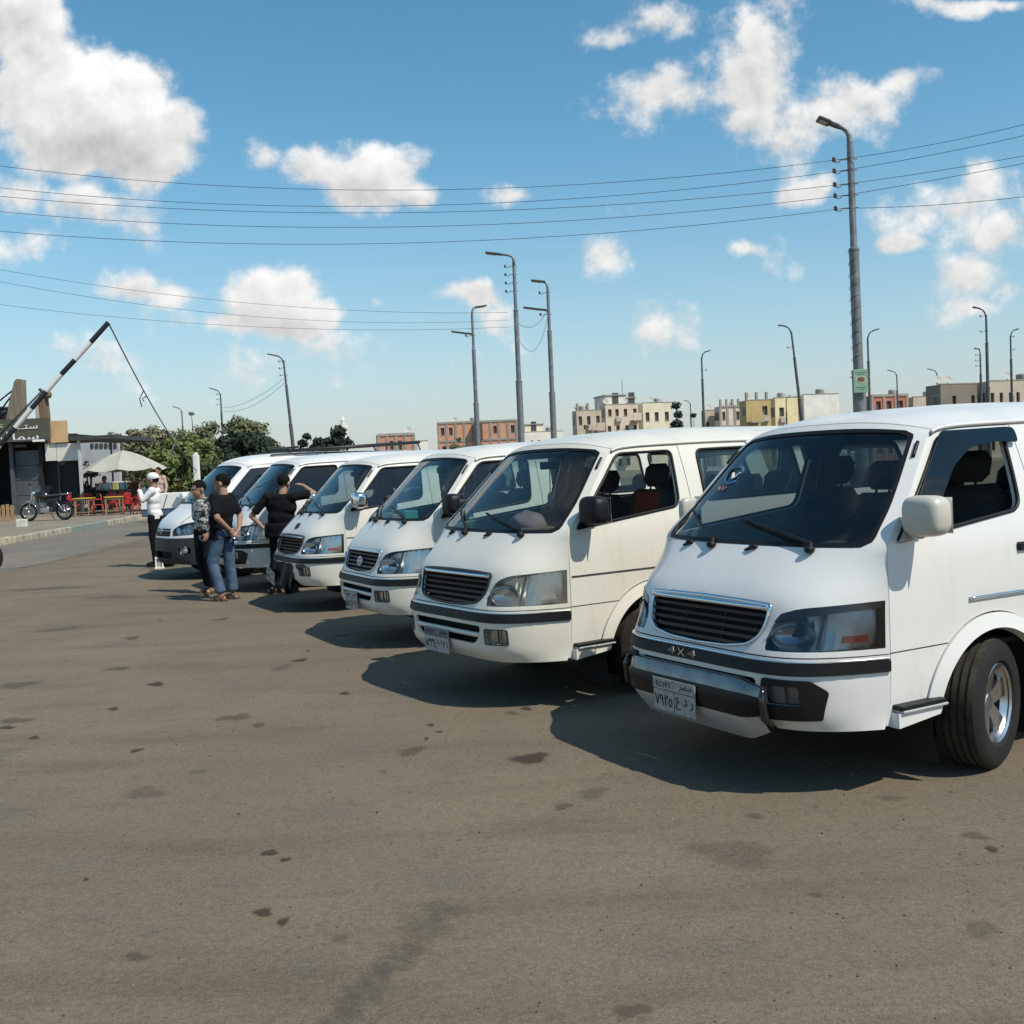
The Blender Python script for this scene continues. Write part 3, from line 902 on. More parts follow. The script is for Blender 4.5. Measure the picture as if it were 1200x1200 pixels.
def classic_van(pose, body_rgb, cfg):
    S = Shell(spec_classic())
    tagname = cfg['key']
    paint = van_paint('paint_' + tagname, body_rgb, cfg.get('grime', .5))
    van = empty('minibus', (pose[0], pose[1], cfg.get('z', 0)), R(pose[2]), cfg['label'], 'minibus', 'white minibuses parked side by side')
    sc_ = cfg.get('scale', 1.0)
    van.scale = (sc_, sc_, sc_)
    P2 = [paint, trimgrey]
    # ---- front panel (nose, pillars) with openings for lamps, grille and screen
    def seam(z0, z1, n, sg, d=0.0):
        return [(sg * (S.half(z0 + (z1 - z0) * i / n) - d), z0 + (z1 - z0) * i / n) for i in range(n + 1)]
    outer = seam(.688, 1.806, 44, 1) + seam(1.806, .688, 44, -1)
    ws = []
    zs = np.linspace(1.188, 1.772, 20)
    ws += [(S.half(z) - .062, z) for z in zs]
    ws += [(-(S.half(z) - .062), z) for z in zs[::-1]]
    rr = [0.] * len(ws); rr[0] = rr[-1] = .05; rr[19] = rr[20] = .05
    # round the four corners by hand: soften the end points
    def wsx(inset):
        z0, z1 = 1.188 + inset, 1.772 - inset
        pts = []
        for z in np.linspace(z0, z1, 26):
            t = min((z - z0) / .05, (z1 - z) / .05, 1.0)
            d = .062 + inset + .05 * (1 - math.sqrt(max(0, 1 - (1 - t) ** 2)))
            pts.append((S.half(z) - d, z))
        top = [(y, z1) for y in np.linspace(pts[-1][0], -pts[-1][0], 14)[1:-1]]
        bot = [(y, z0) for y in np.linspace(-pts[0][0], pts[0][0], 14)[1:-1]]
        return pts + top + [(-y, z) for y, z in pts[::-1]] + bot
    hl = rounded([(.478, .712), (.475, .775), (.515, .868), (.60, .912), (.8455, .938), (.8455, .716)], [.02, .03, .05, .05, .0, .0], 4)
    hl_hole = [(y, z) for y, z in hl]
    gr = [(-.462, .918), (-.30, .926), (0, .929), (.30, .926), (.462, .918), (.456, .84), (.432, .772), (.37, .728), (.22, .706), (0, .699), (-.22, .706), (-.37, .728), (-.432, .772), (-.456, .84)]
    gr = rounded(gr, [.012] + [.0] * 3 + [.012] + [.03] * 9, 3)
    def inset_edge(h, d):      # keep the lamp cut a little inside the seam
        return [(min(y, S.half(z) - d) if y > 0 else max(y, -S.half(z) + d), z) for y, z in h]
    hlL = inset_edge(hl_hole, .006); hlR = [(-y, z) for y, z in hlL][::-1]
    fp = patch('front_panel', outer, [wsx(0.), gr, hlL, hlR], S.front, .045, P2, van, (1, 0, .5), .018)
    # ---- windscreen
    wsb = patch('windscreen', wsx(.012), [], S.front, .05, cfg['screen'], van, (1, 0, .6), .004, inner=False, rim=False, off=-.004)
    fr = patch('screen_seal', wsx(-.004), [wsx(.017)], S.front, .04, blackpl, wsb, (1, 0, .6), .008, off=.002)
    # ---- grille
    g = MB()
    loop = [S.foff(y, z, .004) for y, z in resample(gr, .03)]
    go = patch('grille', gr, [], lambda y, z: S.foff(y, z, -.055), .05, under, van, (1, 0, 0), .01, inner=False, rim=False)
    g.tube(loop, [.008 if (p.z < .88) else .013 for p in loop], 8, closed=True)
    g.build('surround', chrome if cfg.get('chrome', True) else darkgrey, go, True)
    topb = [S.foff(y, .905, .006) for y in np.linspace(-.455, .455, 21)]
    MB().tube(topb, .016, 8).build('top_bar', chrome, go, True)
    for i in range(5):
        z = .728 + i * .036
        yw = .36 + .10 * min(1, (i + .35) / 2.2)
        sl = MB()
        for k in range(20):
            y0, y1 = -yw + 2 * yw * k / 20, -yw + 2 * yw * (k + 1) / 20
            q = [S.foff(y0, z - .009, -.012), S.foff(y1, z - .009, -.012), S.foff(y1, z + .006, -.006), S.foff(y0, z + .006, -.006),
                 S.foff(y0, z - .006, -.05), S.foff(y1, z - .006, -.05)]
            sl.add(q, [(0, 1, 2, 3), (0, 4, 5, 1), (3, 2, 5, 4)])
        sl.build('slat', cfg.get('slat', darkgrey), go)
    for y in (-.15, .15):
        MB().tube([S.foff(y, .71, -.02), S.foff(y, .91, -.02)], .006, 6).build('rib', blackpl, go)
    if cfg.get('grille_emblem'):
        e = MB()
        c = S.foff(0, .80, .01)
        Me = Matrix.Translation(c) @ Matrix.Rotation(R(80), 4, 'Y')
        def el(a, b, dz=0, dy=0):
            return [Me @ Vector((dz + b * math.cos(t), dy + a * math.sin(t), 0)) for t in np.linspace(0, 2 * PI, 24, endpoint=False)]
        e.tube(el(.062, .042), .006, 6, closed=True); e.tube(el(.022, .042), .005, 6, closed=True); e.tube(el(.045, .018, -.018), .005, 6, closed=True)
        e.build('emblem', chrome, go, True)
    if cfg.get('nose_emblem'):
        e = MB()
        c = S.foff(.0, 1.03, .006)
        Me = Matrix.Translation(c) @ Matrix.Rotation(R(48), 4, 'Y')
        e.tube([Me @ Vector((.04 * math.cos(t), .05 * math.sin(t), 0)) for t in np.linspace(.5, 2 * PI - .2, 22)], .009, 6)
        e.tube([Me @ Vector((0, .05, 0)), Me @ Vector((0, .0, 0)), Me @ Vector((.03, 0, 0))], .008, 6)
        e.build('emblem', darkgrey, fp, True)
    # ---- headlamps
    for sg in (1, -1):
        H = hlL if sg > 0 else hlR
        lens = cfg.get('lens', lampglass)
        ln = patch('headlight', [(y * 1., z) for y, z in H], [], S.front, .04, lens, van, (1, 0, 0), .004, inner=False, rim=False, off=-.002)
        fy = lambda y, z: S.foff(y, z, -.05 - .03 * math.cos((abs(y) - .6) * 9) * math.cos((z - .8) * 12) + (.0035 * math.sin(y * 210) if abs(y) > .70 else .0022 * math.sin(y * 150)))
        shrink = lambda Hh, k: [(a + (sg * .66 - a) * k, b + (.815 - b) * k) for a, b in Hh]
        patch('reflector', shrink(H, .03), [], fy, .0105, cfg.get('refl', reflmat), ln, (1, 0, 0), .004, inner=False, rim=False)
        patch('housing', H, [shrink(H, .05)], S.front, .03, blackpl, ln, (1, 0, 0), .06, off=-.006)
        # divider, bulb, indicator
        yd = sg * .705
        dv = MB(); dv.tube([S.foff(yd, .725, -.012), S.foff(yd * 1.005, .915, -.012)], .009, 6); dv.build('divider', darkgrey, ln)
        bl = MB(); c = S.foff(sg * .60, .80, -.045)
        Ml = Matrix.Translation(c) @ Matrix.Rotation(sg * R(28), 4, 'Z') @ Matrix.Rotation(PI / 2, 4, 'Y') @ Matrix.Diagonal((.95, 1.35, 1, 1))
        bl.lathe([(.082, .036), (.072, .004), (.04, -.02), (.001, -.026)], Ml, 24)
        bl.lathe([(.001, .018), (.012, .012), (.012, -.02)], Ml, 12, 1)
        bl.build('lamp_bowl', [mat('lamp_bowl', (.62, .62, .63), .2, 1.0), darkgrey], ln, True)
        ind = [(sg * .772, .750), (sg * .822, .750), (sg * .822, .782), (sg * .772, .782)]
        if sg < 0: ind = ind[::-1]
        patch('indicator', ind, [], S.front, .03, silverpl if not cfg.get('red_ind') else redlens, ln, (1, 0, 0), .02, off=-.03)
        if cfg.get('eyelid'):
            ey = [(.50, .845), (.53, .885), (.60, .908), (.8395, .934), (.8395, .905), (.70, .885), (.60, .868)]
            ey = [(sg * y, z) for y, z in ey]
            if sg < 0: ey = ey[::-1]
            patch('eyelid', ey, [], S.front, .03, blackgloss, ln, (1, 0, 0), .01, off=.004)
    # ---- bumper
    bo = seam(.33, .682, 14, 1) + seam(.682, .33, 14, -1)
    holes = []
    inl = rounded([(-.46, .578), (.46, .578), (.44, .50), (.38, .448), (-.38, .448), (-.44, .50)], .03, 3)
    fog = [rounded([(s_ * .505, .555), (s_ * .505, .46), (s_ * .655, .46), (s_ * .655, .555)][::(1 if s_ < 0 else -1)], .015, 3) for s_ in (1, -1)]
    if cfg.get('damaged'):
        jag = [(.845, .33)] + seam(.34, .682, 14, 1)
        jag = [(S.half(.33), .33)] + seam(.345, .682, 14, 1) + seam(.682, .60, 4, -1)
        jag += [(-.6, .585), (-.42, .60), (-.25, .585), (-.05, .60), (.10, .592), (.20, .60), (.30, .585), (.335, .555), (.30, .50), (.36, .47), (.32, .42), (.38, .385), (.36, .355), (.44, .33)]
        bo = jag[::1]
        holes = [fog[0]]
    else:
        holes = [inl] + fog
    bump = patch('bumper', bo, holes, S.front, .04, [paint, blackpl], van, (1, 0, 0), .02)
    # rubber strip with bright line
    st = []
    def band_obj(name, z0, z1, d, material, parent, ymax=None, n=56):
        mb = MB(); vs = []
        for i in range(n + 1):
            t = -1 + 2 * i / n
            y = t * (S.half(z0) - .001 if ymax is None else ymax)
            vs += [S.foff(y, z0, .0005), S.foff(y, z0 + .006, d), S.foff(y, z1 - .006, d), S.foff(y, z1, .0005)]
        fs = []
        for i in range(n):
            for k in range(3):
                fs.append((i * 4 + k, (i + 1) * 4 + k, (i + 1) * 4 + k + 1, i * 4 + k + 1))
        mb.add(vs, fs)
        mb.add([vs[0], vs[1], vs[2], vs[3]], [(0, 1, 2, 3)]); mb.add(vs[-4:], [(3, 2, 1, 0)])
        return mb.build(name, material, parent, True, 40)
    band_obj('rubber_strip', .602, .662, .014, blackpl, bump)
    band_obj('bright_strip', .664, .672, .012, chrome, bump)
    # what lies behind the openings
    back = MB()
    vs = []
    for i in range(31):
        y = -.68 + 1.36 * i / 30
        vs += [S.foff(y, .36, -.09), S.foff(y, .64, -.09)]
    back.add(vs, [(2 * i, 2 * i + 2, 2 * i + 3, 2 * i + 1) for i in range(30)])
    back.build('bumper_beam', under, bump)
    if not cfg.get('damaged') and not cfg.get('guard'):
        bar = MB(); bar.tube([S.foff(y, .512, -.012) for y in np.linspace(-.445, .445, 25)], .018, 8)
        bar.build('intake_bar', paint, bump, True)
    for s_ in ((1, -1) if not cfg.get('damaged') else (1,)):
        if cfg.get('guard') or cfg.get('black_fog'):
            sur = rounded([(s_ * .50, .588), (s_ * .478, .45), (s_ * .52, .395), (s_ * .715, .395), (s_ * .74, .53), (s_ * .695, .582)][::(1 if s_ < 0 else -1)], .012, 3)
            hol = fog[0] if s_ > 0 else fog[1]
            fo = patch('fog_lamp', sur, [hol], S.front, .03, blackpl, bump, (1, 0, 0), .02, off=.016)
        else:
            hol = fog[0] if s_ > 0 else fog[1]
            cy = s_ * .58
            big = [(cy + (y - cy) * 1.12, .5075 + (z - .5075) * 1.15) for y, z in hol]
            fo = patch('fog_lamp', big, [hol], S.front, .03, darkgrey, bump, (1, 0, 0), .015, off=.004)
        patch('lens', hol, [], S.front, .03, cfg.get('lens', lampglass), fo, (1, 0, 0), .01, inner=False, rim=False, off=-.006)
        patch('reflector', hol, [], lambda y, z: S.foff(y, z, -.035 - .8 * (z - .5) ** 2), .02, cfg.get('fogrefl', reflmat), fo, (1, 0, 0), .01, inner=False, rim=False)
        fb = MB(); fb.tube([S.foff(s_ * .605, .465, -.012), S.foff(s_ * .605, .55, -.012)], .008, 6); fb.build('divider', darkgrey, fo)
    if cfg.get('guard'):
        # nudge guard: grey upper bar, black band, silver skid plate
        def loft(name, prof, y0, y1, material, n=26, taper=.10):
            mb = MB(); vs = []
            m_ = len(prof)
            for i in range(n + 1):
                t = i / n; y = y0 + (y1 - y0) * t
                k = max(0., (abs(2 * t - 1) - .8) / .2)
                for z, d in prof:
                    zz = z + (.43 - z) * .25 * k
                    vs.append(S.foff(y, max(zz, .335), d * (1 - .55 * k)) + Vector((0, 0, min(0., zz - .335))))
            fs = [(i * m_ + j, (i + 1) * m_ + j, (i + 1) * m_ + j + 1, i * m_ + j + 1) for i in range(n) for j in range(m_ - 1)]
            mb.add(vs, fs)
            mb.add(vs[:m_], [tuple(range(m_))]); mb.add(vs[-m_:], [tuple(range(m_))[::-1]])
            return mb.build(name, material, gd, True, 35)
        gd = empty('nudge_guard'); gd.parent = bump
        loft('upper_bar', [(.572, .008), (.566, .030), (.54, .042), (.505, .052)], -.60, .50, mat('guard_grey', (.22, .225, .23), .14, .9, nscale=14, namt=.3))
        loft('face', [(.506, .054), (.495, .060), (.43, .066), (.405, .060)], -.62, .52, mat('guard_black', (.008, .008, .009), .35, spec=.25))
        loft('skid_plate', [(.404, .056), (.39, .063), (.315, .056), (.275, .03)], -.575, .475, silverpl)
        for s_, yy in ((1, .515), (-1, -.61)):
            MB().tube([S.foff(yy, .55, .025), S.foff(yy, .50, .045), S.foff(yy * 1.01, .41, .048), S.foff(yy * 1.03, .35, .03)], [.010, .018, .022, .012], 8).build('end_cap', blackgloss, gd, True)
    if cfg.get('four'):
        for i, ch in enumerate('4X4'):
            y = -.175 + .085 * i
            p0 = S.foff(y, .632, .0155)
            Mt = Matrix.Translation(p0) @ Matrix.Rotation(PI / 2, 4, 'Z') @ Matrix.Rotation(PI / 2, 4, 'X')
            text_obj(ch, .058, chrome if i == 1 else mat('worn_chrome', (.25, .25, .25), .4, .7), bump, Mt, .062, .003)
    # ---- plate
    if cfg.get('plate'):
        dy, dz, d, rx = cfg['plate_at']
        p0 = S.foff(dy, max(dz, .34), d); p0.z = dz
        Mp = Matrix.Translation(p0) @ Matrix.Rotation(-PI / 2, 4, 'Z') @ Matrix.Rotation(rx, 4, 'Y')
        n_, l_, bnd = cfg['plate']
        plate(van, Mp, None, n_, l_, bnd)
    if cfg.get('damaged'):
        ton = MB(); n = 14; rows = 5; vs = []
        for j in range(rows + 1):
            for i in range(n + 1):
                y = -.50 + .84 * i / n; t = j / rows
                p = S.foff(y, .59, -.02)
                sag = t * (.28 + .05 * math.sin(i * 1.7) + .05 * math.sin(i * .9 + 2))
                p += Vector((.03 * math.sin(t * 3 + i * .8) + t * .04, .02 * math.sin(j + i * .5), -sag))
                vs.append(p)
        ton.add(vs, [(j * (n + 1) + i, j * (n + 1) + i + 1, (j + 1) * (n + 1) + i + 1, (j + 1) * (n + 1) + i) for j in range(rows) for i in range(n)])
        ton.build('torn_liner', blackpl, bump, True)
        for (ya, ln_) in ((-.28, .16), (-.20, .20), (.05, .12), (.22, .10)):
            p = S.foff(ya, .36, -.03)
            MB().tube([p, p + Vector((.02, .02, -ln_ * .5)), p + Vector((-.01, .035, -ln_))], [.03, .04, .03], 6).build('dangling_scrap', blackpl, bump, True)
        for k in range(6):
            p = S.foff(.50 + k * .022, .592 - .004 * (k % 3), .016)
            MB().tube([p, p + Vector((.03, .02, -.015 - .012 * (k % 2))), p + Vector((.02, .05, -.03 - .02 * ((k * 7) % 3)))], [.013, .010, .004], 6).build('tape_scrap', blackpl, bump, True)
    # ---- roof
    edge = lambda a, sg: (sg * S.side_y(S.xe(a), S.ze(a)), S.xc(a))
    n = 46
    rp = [edge(10.04 + (S.n - 1 - 10.04) * i / n, 1) for i in range(n + 1)] + [edge(10.04 + (S.n - 1 - 10.04) * i / n, -1) for i in range(n, -1, -1)]
    rf = patch('roof', rp, [], S.roof, .09, P2, van, (0, 0, 1), .02)
    for sg in (1, -1):
        MB().tube([Vector((S.xe(a), sg * (S.side_y(S.xe(a), S.ze(a)) + .012), S.ze(a) - .004)) for a in np.linspace(9.6, S.n - 1, 40)], .011, 6).build('drip_rail', paint, rf, True)
    # ---- sides
    ax, az, Ri, Ro = -1.205, .285, .445, .522
    rx = -3.56
    for sg in (1, -1):
        F = S.side(sg)
        od = (0, sg, 0)
        E = lambda z0, z1, n: [(S.edge(z0 + (z1 - z0) * i / n)) for i in range(n + 1)]
        mk = lambda poly: poly
        # door
        zt = lambda x: 1.748 + .02 * min(1, (-1.0 - x) / .5)
        dfr = [(x - .006, z) for x, z in E(.692, 1.72, 30)]
        door = dfr + [(-1.06, 1.742), (-1.25, 1.752), (-1.45, 1.757), (-1.63, 1.758), (-1.63, .62)]
        th0 = math.degrees(math.asin((.62 - az) / (Ro + .004))); th1 = 180 - math.degrees(math.asin((.692 - az) / (Ro + .004)))
        arc = circ(ax, az, Ro + .006, 180 - th0, 180 - (180 - th1) - 0, 14)
        a_hi = math.degrees(math.asin((.692 - az) / (Ro + .006)))
        arc = circ(ax, az, Ro + .006, 180 - 38, a_hi, 18)
        door += [(-1.63, .66)] if False else []
        door += [p for p in arc]
        win = rounded([(-.545, 1.213), (-1.03, 1.712), (-1.55, 1.722), (-1.505, 1.318)], [.015, .06, .05, .07], 5)
        dr = patch('door', door, [win], F, .07, P2, van, od, .03)
        patch('door_window', win, [], F, .08, cfg['side'], dr, od, .004, inner=False, rim=False, off=-.012) if not (cfg.get('open_window') and sg > 0) else None
        MB().tube([F(x, z) + Vector((0, sg * .002, 0)) for x, z in resample(win, .03)], .011, 6, closed=True).build('window_seal', blackpl, dr, True)
        hd = MB(); c = F(-1.50, 1.125)
        hd.box((-.075, -.012, -.022), (.075, .02, .022), 0, Matrix.Translation(c), .008); hd.build('handle', blackpl if sg > 0 else blackpl, dr)
        if cfg.get('deflector') and sg > 0:
            df = [(-.60, 1.268), (-1.03, 1.728), (-1.56, 1.74), (-1.62, 1.735), (-1.62, 1.655), (-1.45, 1.665), (-1.22, 1.64), (-1.05, 1.55), (-.90, 1.40), (-.78, 1.27), (-.62, 1.232)]
            patch('wind_deflector', rounded(df, .03, 3), [], F, .06, glass('deflector_plastic', (.055, .06, .085), .9), dr, od, .004, off=.03)
        # mirror
        mr = MB()
        mc = Vector((-.60, .958, 1.335)) if sg > 0 else Vector((-.70, -.905, 1.33))
        mr.ell((0, 0, 0), (1, 1, 1), 24, 14)
        sz_ = (.075, .108, .097) if sg > 0 else (.07, .035, .08)
        vs = []
        for v in mr.v:
            x, y, z = v
            f = lambda a, p_: math.copysign(abs(a) ** p_, a)
            vs.append((mc.x + sz_[0] * f(x, .6), mc.y + sz_[1] * f(y, .55), mc.z + sz_[2] * f(z, .55)))
        mr.v = vs
        mo = mr.build('side_mirror', cfg['mirror'], dr, True)
        MB().box((mc.x - sz_[0] - .004, mc.y - sz_[1] * .8, mc.z - .085), (mc.x - sz_[0] + .001, mc.y + sz_[1] * .8, mc.z + .085), bev=.001).build('mirror_glass', mirrorglass, mo)
        sail = patch('mirror_base', [(-.535, 1.205), (-.70, 1.222), (-.70, 1.375)], [], F, .05, cfg['mirror'] if cfg.get('guard') else blackpl, mo, od, .02, off=.018)
        MB().tube([F(-.63, 1.25), F(-.61, 1.255) + Vector((0, sg * (.10 if sg > 0 else .04), .0))], .03, 8).build('mirror_arm', cfg['mirror'], mo, True)
        # trim line along the waist
        x0 = -1.03 if cfg.get('guard') else -.47
        tl = MB()
        tl.tube([F(x, .893) + Vector((0, sg * (.003 if not cfg.get('guard') else .006), 0)) for x in np.linspace(x0, -1.62, 14)], .010 if cfg.get('guard') else .005, 6)
        tl.build('waist_trim', chrome if cfg.get('guard') else darkgrey, dr, True)
        # panel under the door, in front of the wheel
        lo = [(S.edge(.345)[0] - .004, .345), (S.edge(.45)[0] - .004, .45), (S.edge(.684)[0] - .006, .684)]
        a_lo = math.degrees(math.asin((.684 - az) / (Ro + .004)))
        lo += [p for p in circ(ax, az, Ro + .004, a_lo, 12, 10)] + [(-.70, .345)]
        patch('lower_panel', lo, [], F, .05, P2, van, od, .02)
        ring = circ(ax, az, Ro, 12, 170, 36) + circ(ax, az, Ri, 170, 12, 36)
        fl = lambda x, z, F=F: F(x, z) + Vector((0, sg * (.012 + .02 * max(0., 1 - (math.hypot(x - ax, z - az) - Ri) / (Ro - Ri))), 0))
        patch('wheel_arch', ring, [], fl, .035, P2, van, od, .05)
        # quarter panel with two windows
        q = [(-1.637, .62), (-1.637, 1.758)] + [(S.xe(a), S.ze(a) - .018) for a in np.linspace(12.3, S.n - 1, 20)]
        q += [(S.rear + .06, 1.5), (S.rear + .01, 1.1), (S.rear, .8), (S.rear, .42), (rx - .6, .38)]
        q += circ(rx, az, Ri + .01, 168, 12, 18)[::1]
        q += [(rx + .6, .37), (-1.75, .37)] + circ(ax, az, Ro + .004, 168, 142, 5)
        w2 = rounded([(-1.775, 1.345), (-1.80, 1.722), (-2.86, 1.738), (-2.86, 1.36)], .06, 4)
        w3 = rounded([(-2.97, 1.36), (-2.97, 1.738), (-4.22, 1.728), (-4.28, 1.37)], .06, 4)
        qp = patch('side_panel', q, [w2, w3], F, .11, P2, van, od, .03)
        for w_ in (w2, w3):
            so = patch('side_window', w_, [], F, .12, cfg['side'], qp, od, .004, inner=False, rim=False, off=-.008)
            MB().tube([F(x, z) + Vector((0, sg * .002, 0)) for x, z in resample(w_, .05)], .011, 6, closed=True).build('window_seal', blackpl, so, True)
        # step below the door
        sp_ = MB()
        y0, y1 = sorted((sg * .80, sg * .905))
        sp_.box((-.775, y0, .418), (-.462, y1, .44), 0, None, .004)
        sp_.prism([(-.452, .335), (-.452, .405), (-.765, .405), (-.745, .365)], .115, Matrix.Translation((0, .78 if sg > 0 else -.895, 0)), 1)
        sp_.box((-.785, min(sg * .79, sg * .91), .405), (-.47, max(sg * .79, sg * .91), .4175), 2, None, .003)
        sp_.build('side_step', [blackpl, paint, cfg.get('stepchrome', silverpl)], van)
        # inner wheel houses
        for cx in (ax, rx):
            wh = MB(); vs = []
            for x, z in circ(cx, az, Ri + .006, -25, 205, 20):
                vs += [(x, sg * .50, z), (x, sg * (S.side_y(x, .6) - .012), z)]
            wh.add(vs, [(2 * i, 2 * i + 2, 2 * i + 3, 2 * i + 1) for i in range(20)])
            wh.add([(x, sg * .50, z) for x, z in circ(cx, az, Ri + .006, -25, 205, 20)], [tuple(range(21))])
            wh.build('wheel_house', under, van)
    # ---- rear
    rb = MB(); vs = []
    nt_ = 16; nr = 8
    for j in range(nr + 1):
        for i in range(nt_ + 1):
            t = -1 + 2 * i / nt_
            top = S.pt(S.n - 1, t * S.side_y(S.xe(S.n - 1), S.ze(S.n - 1)))
            k = j / nr
            z = .42 + (top.z - .42) * k
            y = t * (S.side_y(S.rear, min(z, 1.75)) if k < 1 else abs(top.y))
            y = t * ((1 - k ** 6) * S.side_y(S.rear, min(z, 1.755)) + k ** 6 * S.side_y(-4.5, 1.755))
            x = S.rear - .03 * (1 - t * t) + (top.x - S.rear) * k ** 3
            vs.append((x, y, z))
    rb.add(vs, [(j * (nt_ + 1) + i, j * (nt_ + 1) + i + 1, (j + 1) * (nt_ + 1) + i + 1, (j + 1) * (nt_ + 1) + i) for j in range(nr) for i in range(nt_) if not (4 <= j <= 6 and 2 <= i <= nt_ - 3)])
    rr_ = used(rb).build('tailgate', paint, van, True)
    rw = MB(); rw.add(vs, [(j * (nt_ + 1) + i, j * (nt_ + 1) + i + 1, (j + 1) * (nt_ + 1) + i + 1, (j + 1) * (nt_ + 1) + i) for j in range(nr) for i in range(nt_) if (4 <= j <= 6 and 2 <= i <= nt_ - 3)])
    used(rw).build('rear_window', cfg['side'], rr_, True)
    for sg in (1, -1):
        MB().box((S.rear - .05, min(sg * .66, sg * .83), .70), (S.rear + .02, max(sg * .66, sg * .83), 1.05), bev=.02).build('tail_lamp', redlens, rr_)
    MB().box((S.rear - .12, -.84, .40), (S.rear + .02, .84, .60), bev=.04).build('rear_bumper', paint, van)
    # ---- floor and underbody
    ub = MB()
    ub.box((-4.5, -.5, .30), (-.25, .5, .62)); ub.box((-3.08, -.80, .38), (-1.70, .80, .60)); ub.box((-.74, -.76, .40), (-.52, .76, .62)); ub.box((-4.5, -.78, .42), (-4.06, .78, .6))
    ub.box((-4.5, -.80, .625), (-.50, .80, .65))
    ub.build('underbody', under, van)
    # ---- wheels
    st = cfg.get('steer', 0.)
    for x, y in ((ax, .755), (ax, -.755), (rx, .755), (rx, -.755)):
        add_wheel(van, x, y, cfg.get('rad', .318), cfg.get('wheel', 'steel'), st if x == ax else 0., cfg.get('tw', .19), cfg.get('rimr', .185))
    # ---- cabin
    ds = MB()
    nn = 18; vs = []
    for i in range(nn + 1):
        y = -.74 + 1.48 * i / nn
        f = S.front(y, 1.172)
        hump = .05 * math.exp(-((y - .38) / .17) ** 2)
        vs += [(f.x - .03, y, 1.150), (f.x - .20, y, 1.165), (f.x - .34, y, 1.15 + hump), (f.x - .42, y, 1.09 + hump * .6), (f.x - .40, y, .80)]
    ds.add(vs, [(i * 5 + k, (i + 1) * 5 + k, (i + 1) * 5 + k + 1, i * 5 + k + 1) for i in range(nn) for k in range(4)])
    dash = ds.build('dashboard', mat('dashboard', (.05, .05, .054), .7), van, True, 50)
    sw = MB()
    Ms = Matrix.Translation((-.93, .38, 1.17)) @ Matrix.Rotation(R(-58), 4, 'Y')
    sw.tube([Ms @ Vector((.19 * math.cos(t), .19 * math.sin(t), 0)) for t in np.linspace(0, 2 * PI, 32, endpoint=False)], .014, 8, closed=True)
    sw.ell(Ms.translation, (.05, .05, .03), 12, 8, M=Ms.to_3x3())
    for t in (.2, PI - .2, -PI / 2):
        sw.tube([Ms @ Vector((.03 * math.cos(t), .03 * math.sin(t), 0)), Ms @ Vector((.19 * math.cos(t), .19 * math.sin(t), 0))], .011, 6)
    sw.tube([Ms @ Vector((0, 0, 0)), Ms @ Vector((0, 0, -.32))], .025, 8)
    sw.build('steering_wheel', blackpl, van, True)
    m1, m2, m3 = cfg.get('seats', (seatdark, seatdark, seatdark))
    seat(van, -1.50, .40, .48, m1, m2, m3=m3, z=.77)
    seat(van, -1.50, -.20, .40, m1, m2, m3=m3, z=.73); seat(van, -1.50, -.58, .36, m1, m2, m3=m3, z=.77)
    for xr in (-2.35, -3.05, -3.75):
        for y in (-.42, .18, .55):
            seat(van, xr, y, .46 if y != .55 else .30, m1, m1, m3=m3)
    # rear-view mirror and sun visors
    MB().box((-.94, -.12, 1.62), (-.925, .12, 1.68), bev=.01).tube([(-.93, 0, 1.68), (-.95, 0, 1.76)], .008, 6).build('rear_view_mirror', blackpl, van)
    for y in (-.42, .42):
        MB().box((-1.16, y - .2, 1.715), (-1.01, y + .2, 1.73), 0, None, .006).build('sun_visor', trimgrey, van)
    # ---- wipers
    for yb, z0, ye, ze_ in (cfg.get('wipers') or ((.50, 1.185, -.10, 1.30), (-.20, 1.185, -.62, 1.325))):
        wp = MB()
        pa = S.foff(yb, z0 - .02, .018); pb = S.foff(yb + (ye - yb) * .45, z0 + (ze_ - z0) * .5, .03)
        wp.tube([pa, S.foff(yb, z0, .025), pb], [.016, .012, .008], 6)
        a0, a1 = (.12, 1.0)
        wp.tube([S.foff(yb + (ye - yb) * t, z0 + .004 + (ze_ - z0) * t, .014) for t in np.linspace(a0, a1, 9)], .009, 6)
        wp.ell(pa, (.028, .028, .022), 10, 6)
        wp.build('wiper', blackpl, van, True)
    for y in (-.42, .12):
        wn = MB(); p = S.foff(y, 1.172, .008); wn.ell(p, (.02, .03, .016), 10, 6); wn.tube([p, S.foff(y - .05, 1.155, .006)], [.012, .006], 6); wn.build('washer_nozzle', blackpl, fp, True)
    # vent strip on the pillar
    for sg in (1, -1):
        vp = [(sg * (S.half(z) - .03), z) for z in np.linspace(1.62, 1.70, 6)]
        MB().tube([S.foff(y, z, .004) for y, z in vp], .010, 6, flat=1).build('pillar_vent', blackpl, fp, True)
    if cfg.get('stickers'):
        bluest = mat('sticker_blue', (.05, .12, .28), .5); whitest = mat('sticker_white', (.7, .72, .74), .4)
        cy, cz = -.47, 1.545
        MB().tube([S.foff(cy + .085 * math.cos(t), cz + .05 * math.sin(t), .002) for t in np.linspace(.3, 5.6, 20)], [.006 + .010 * math.sin(k * PI / 19) for k in range(20)], 6, flat=.2).build('sticker', bluest, wsb, True)
        MB().tube([S.foff(cy - .05 + .03 * t, cz + .015 * math.sin(t * 2.2), .002) for t in np.linspace(0, 4, 14)], [.004 + .008 * math.sin(k * PI / 13) for k in range(14)], 6, flat=.2).build('sticker', whitest, wsb, True)
        MB().tube([S.foff(cy - .08 + .022 * t, cz - .075 + .012 * math.cos(t * 3), .002) for t in np.linspace(0, 4, 14)], .007, 6, flat=.2).build('sticker', mat('sticker_red', (.25, .10, .10), .5), wsb, True)
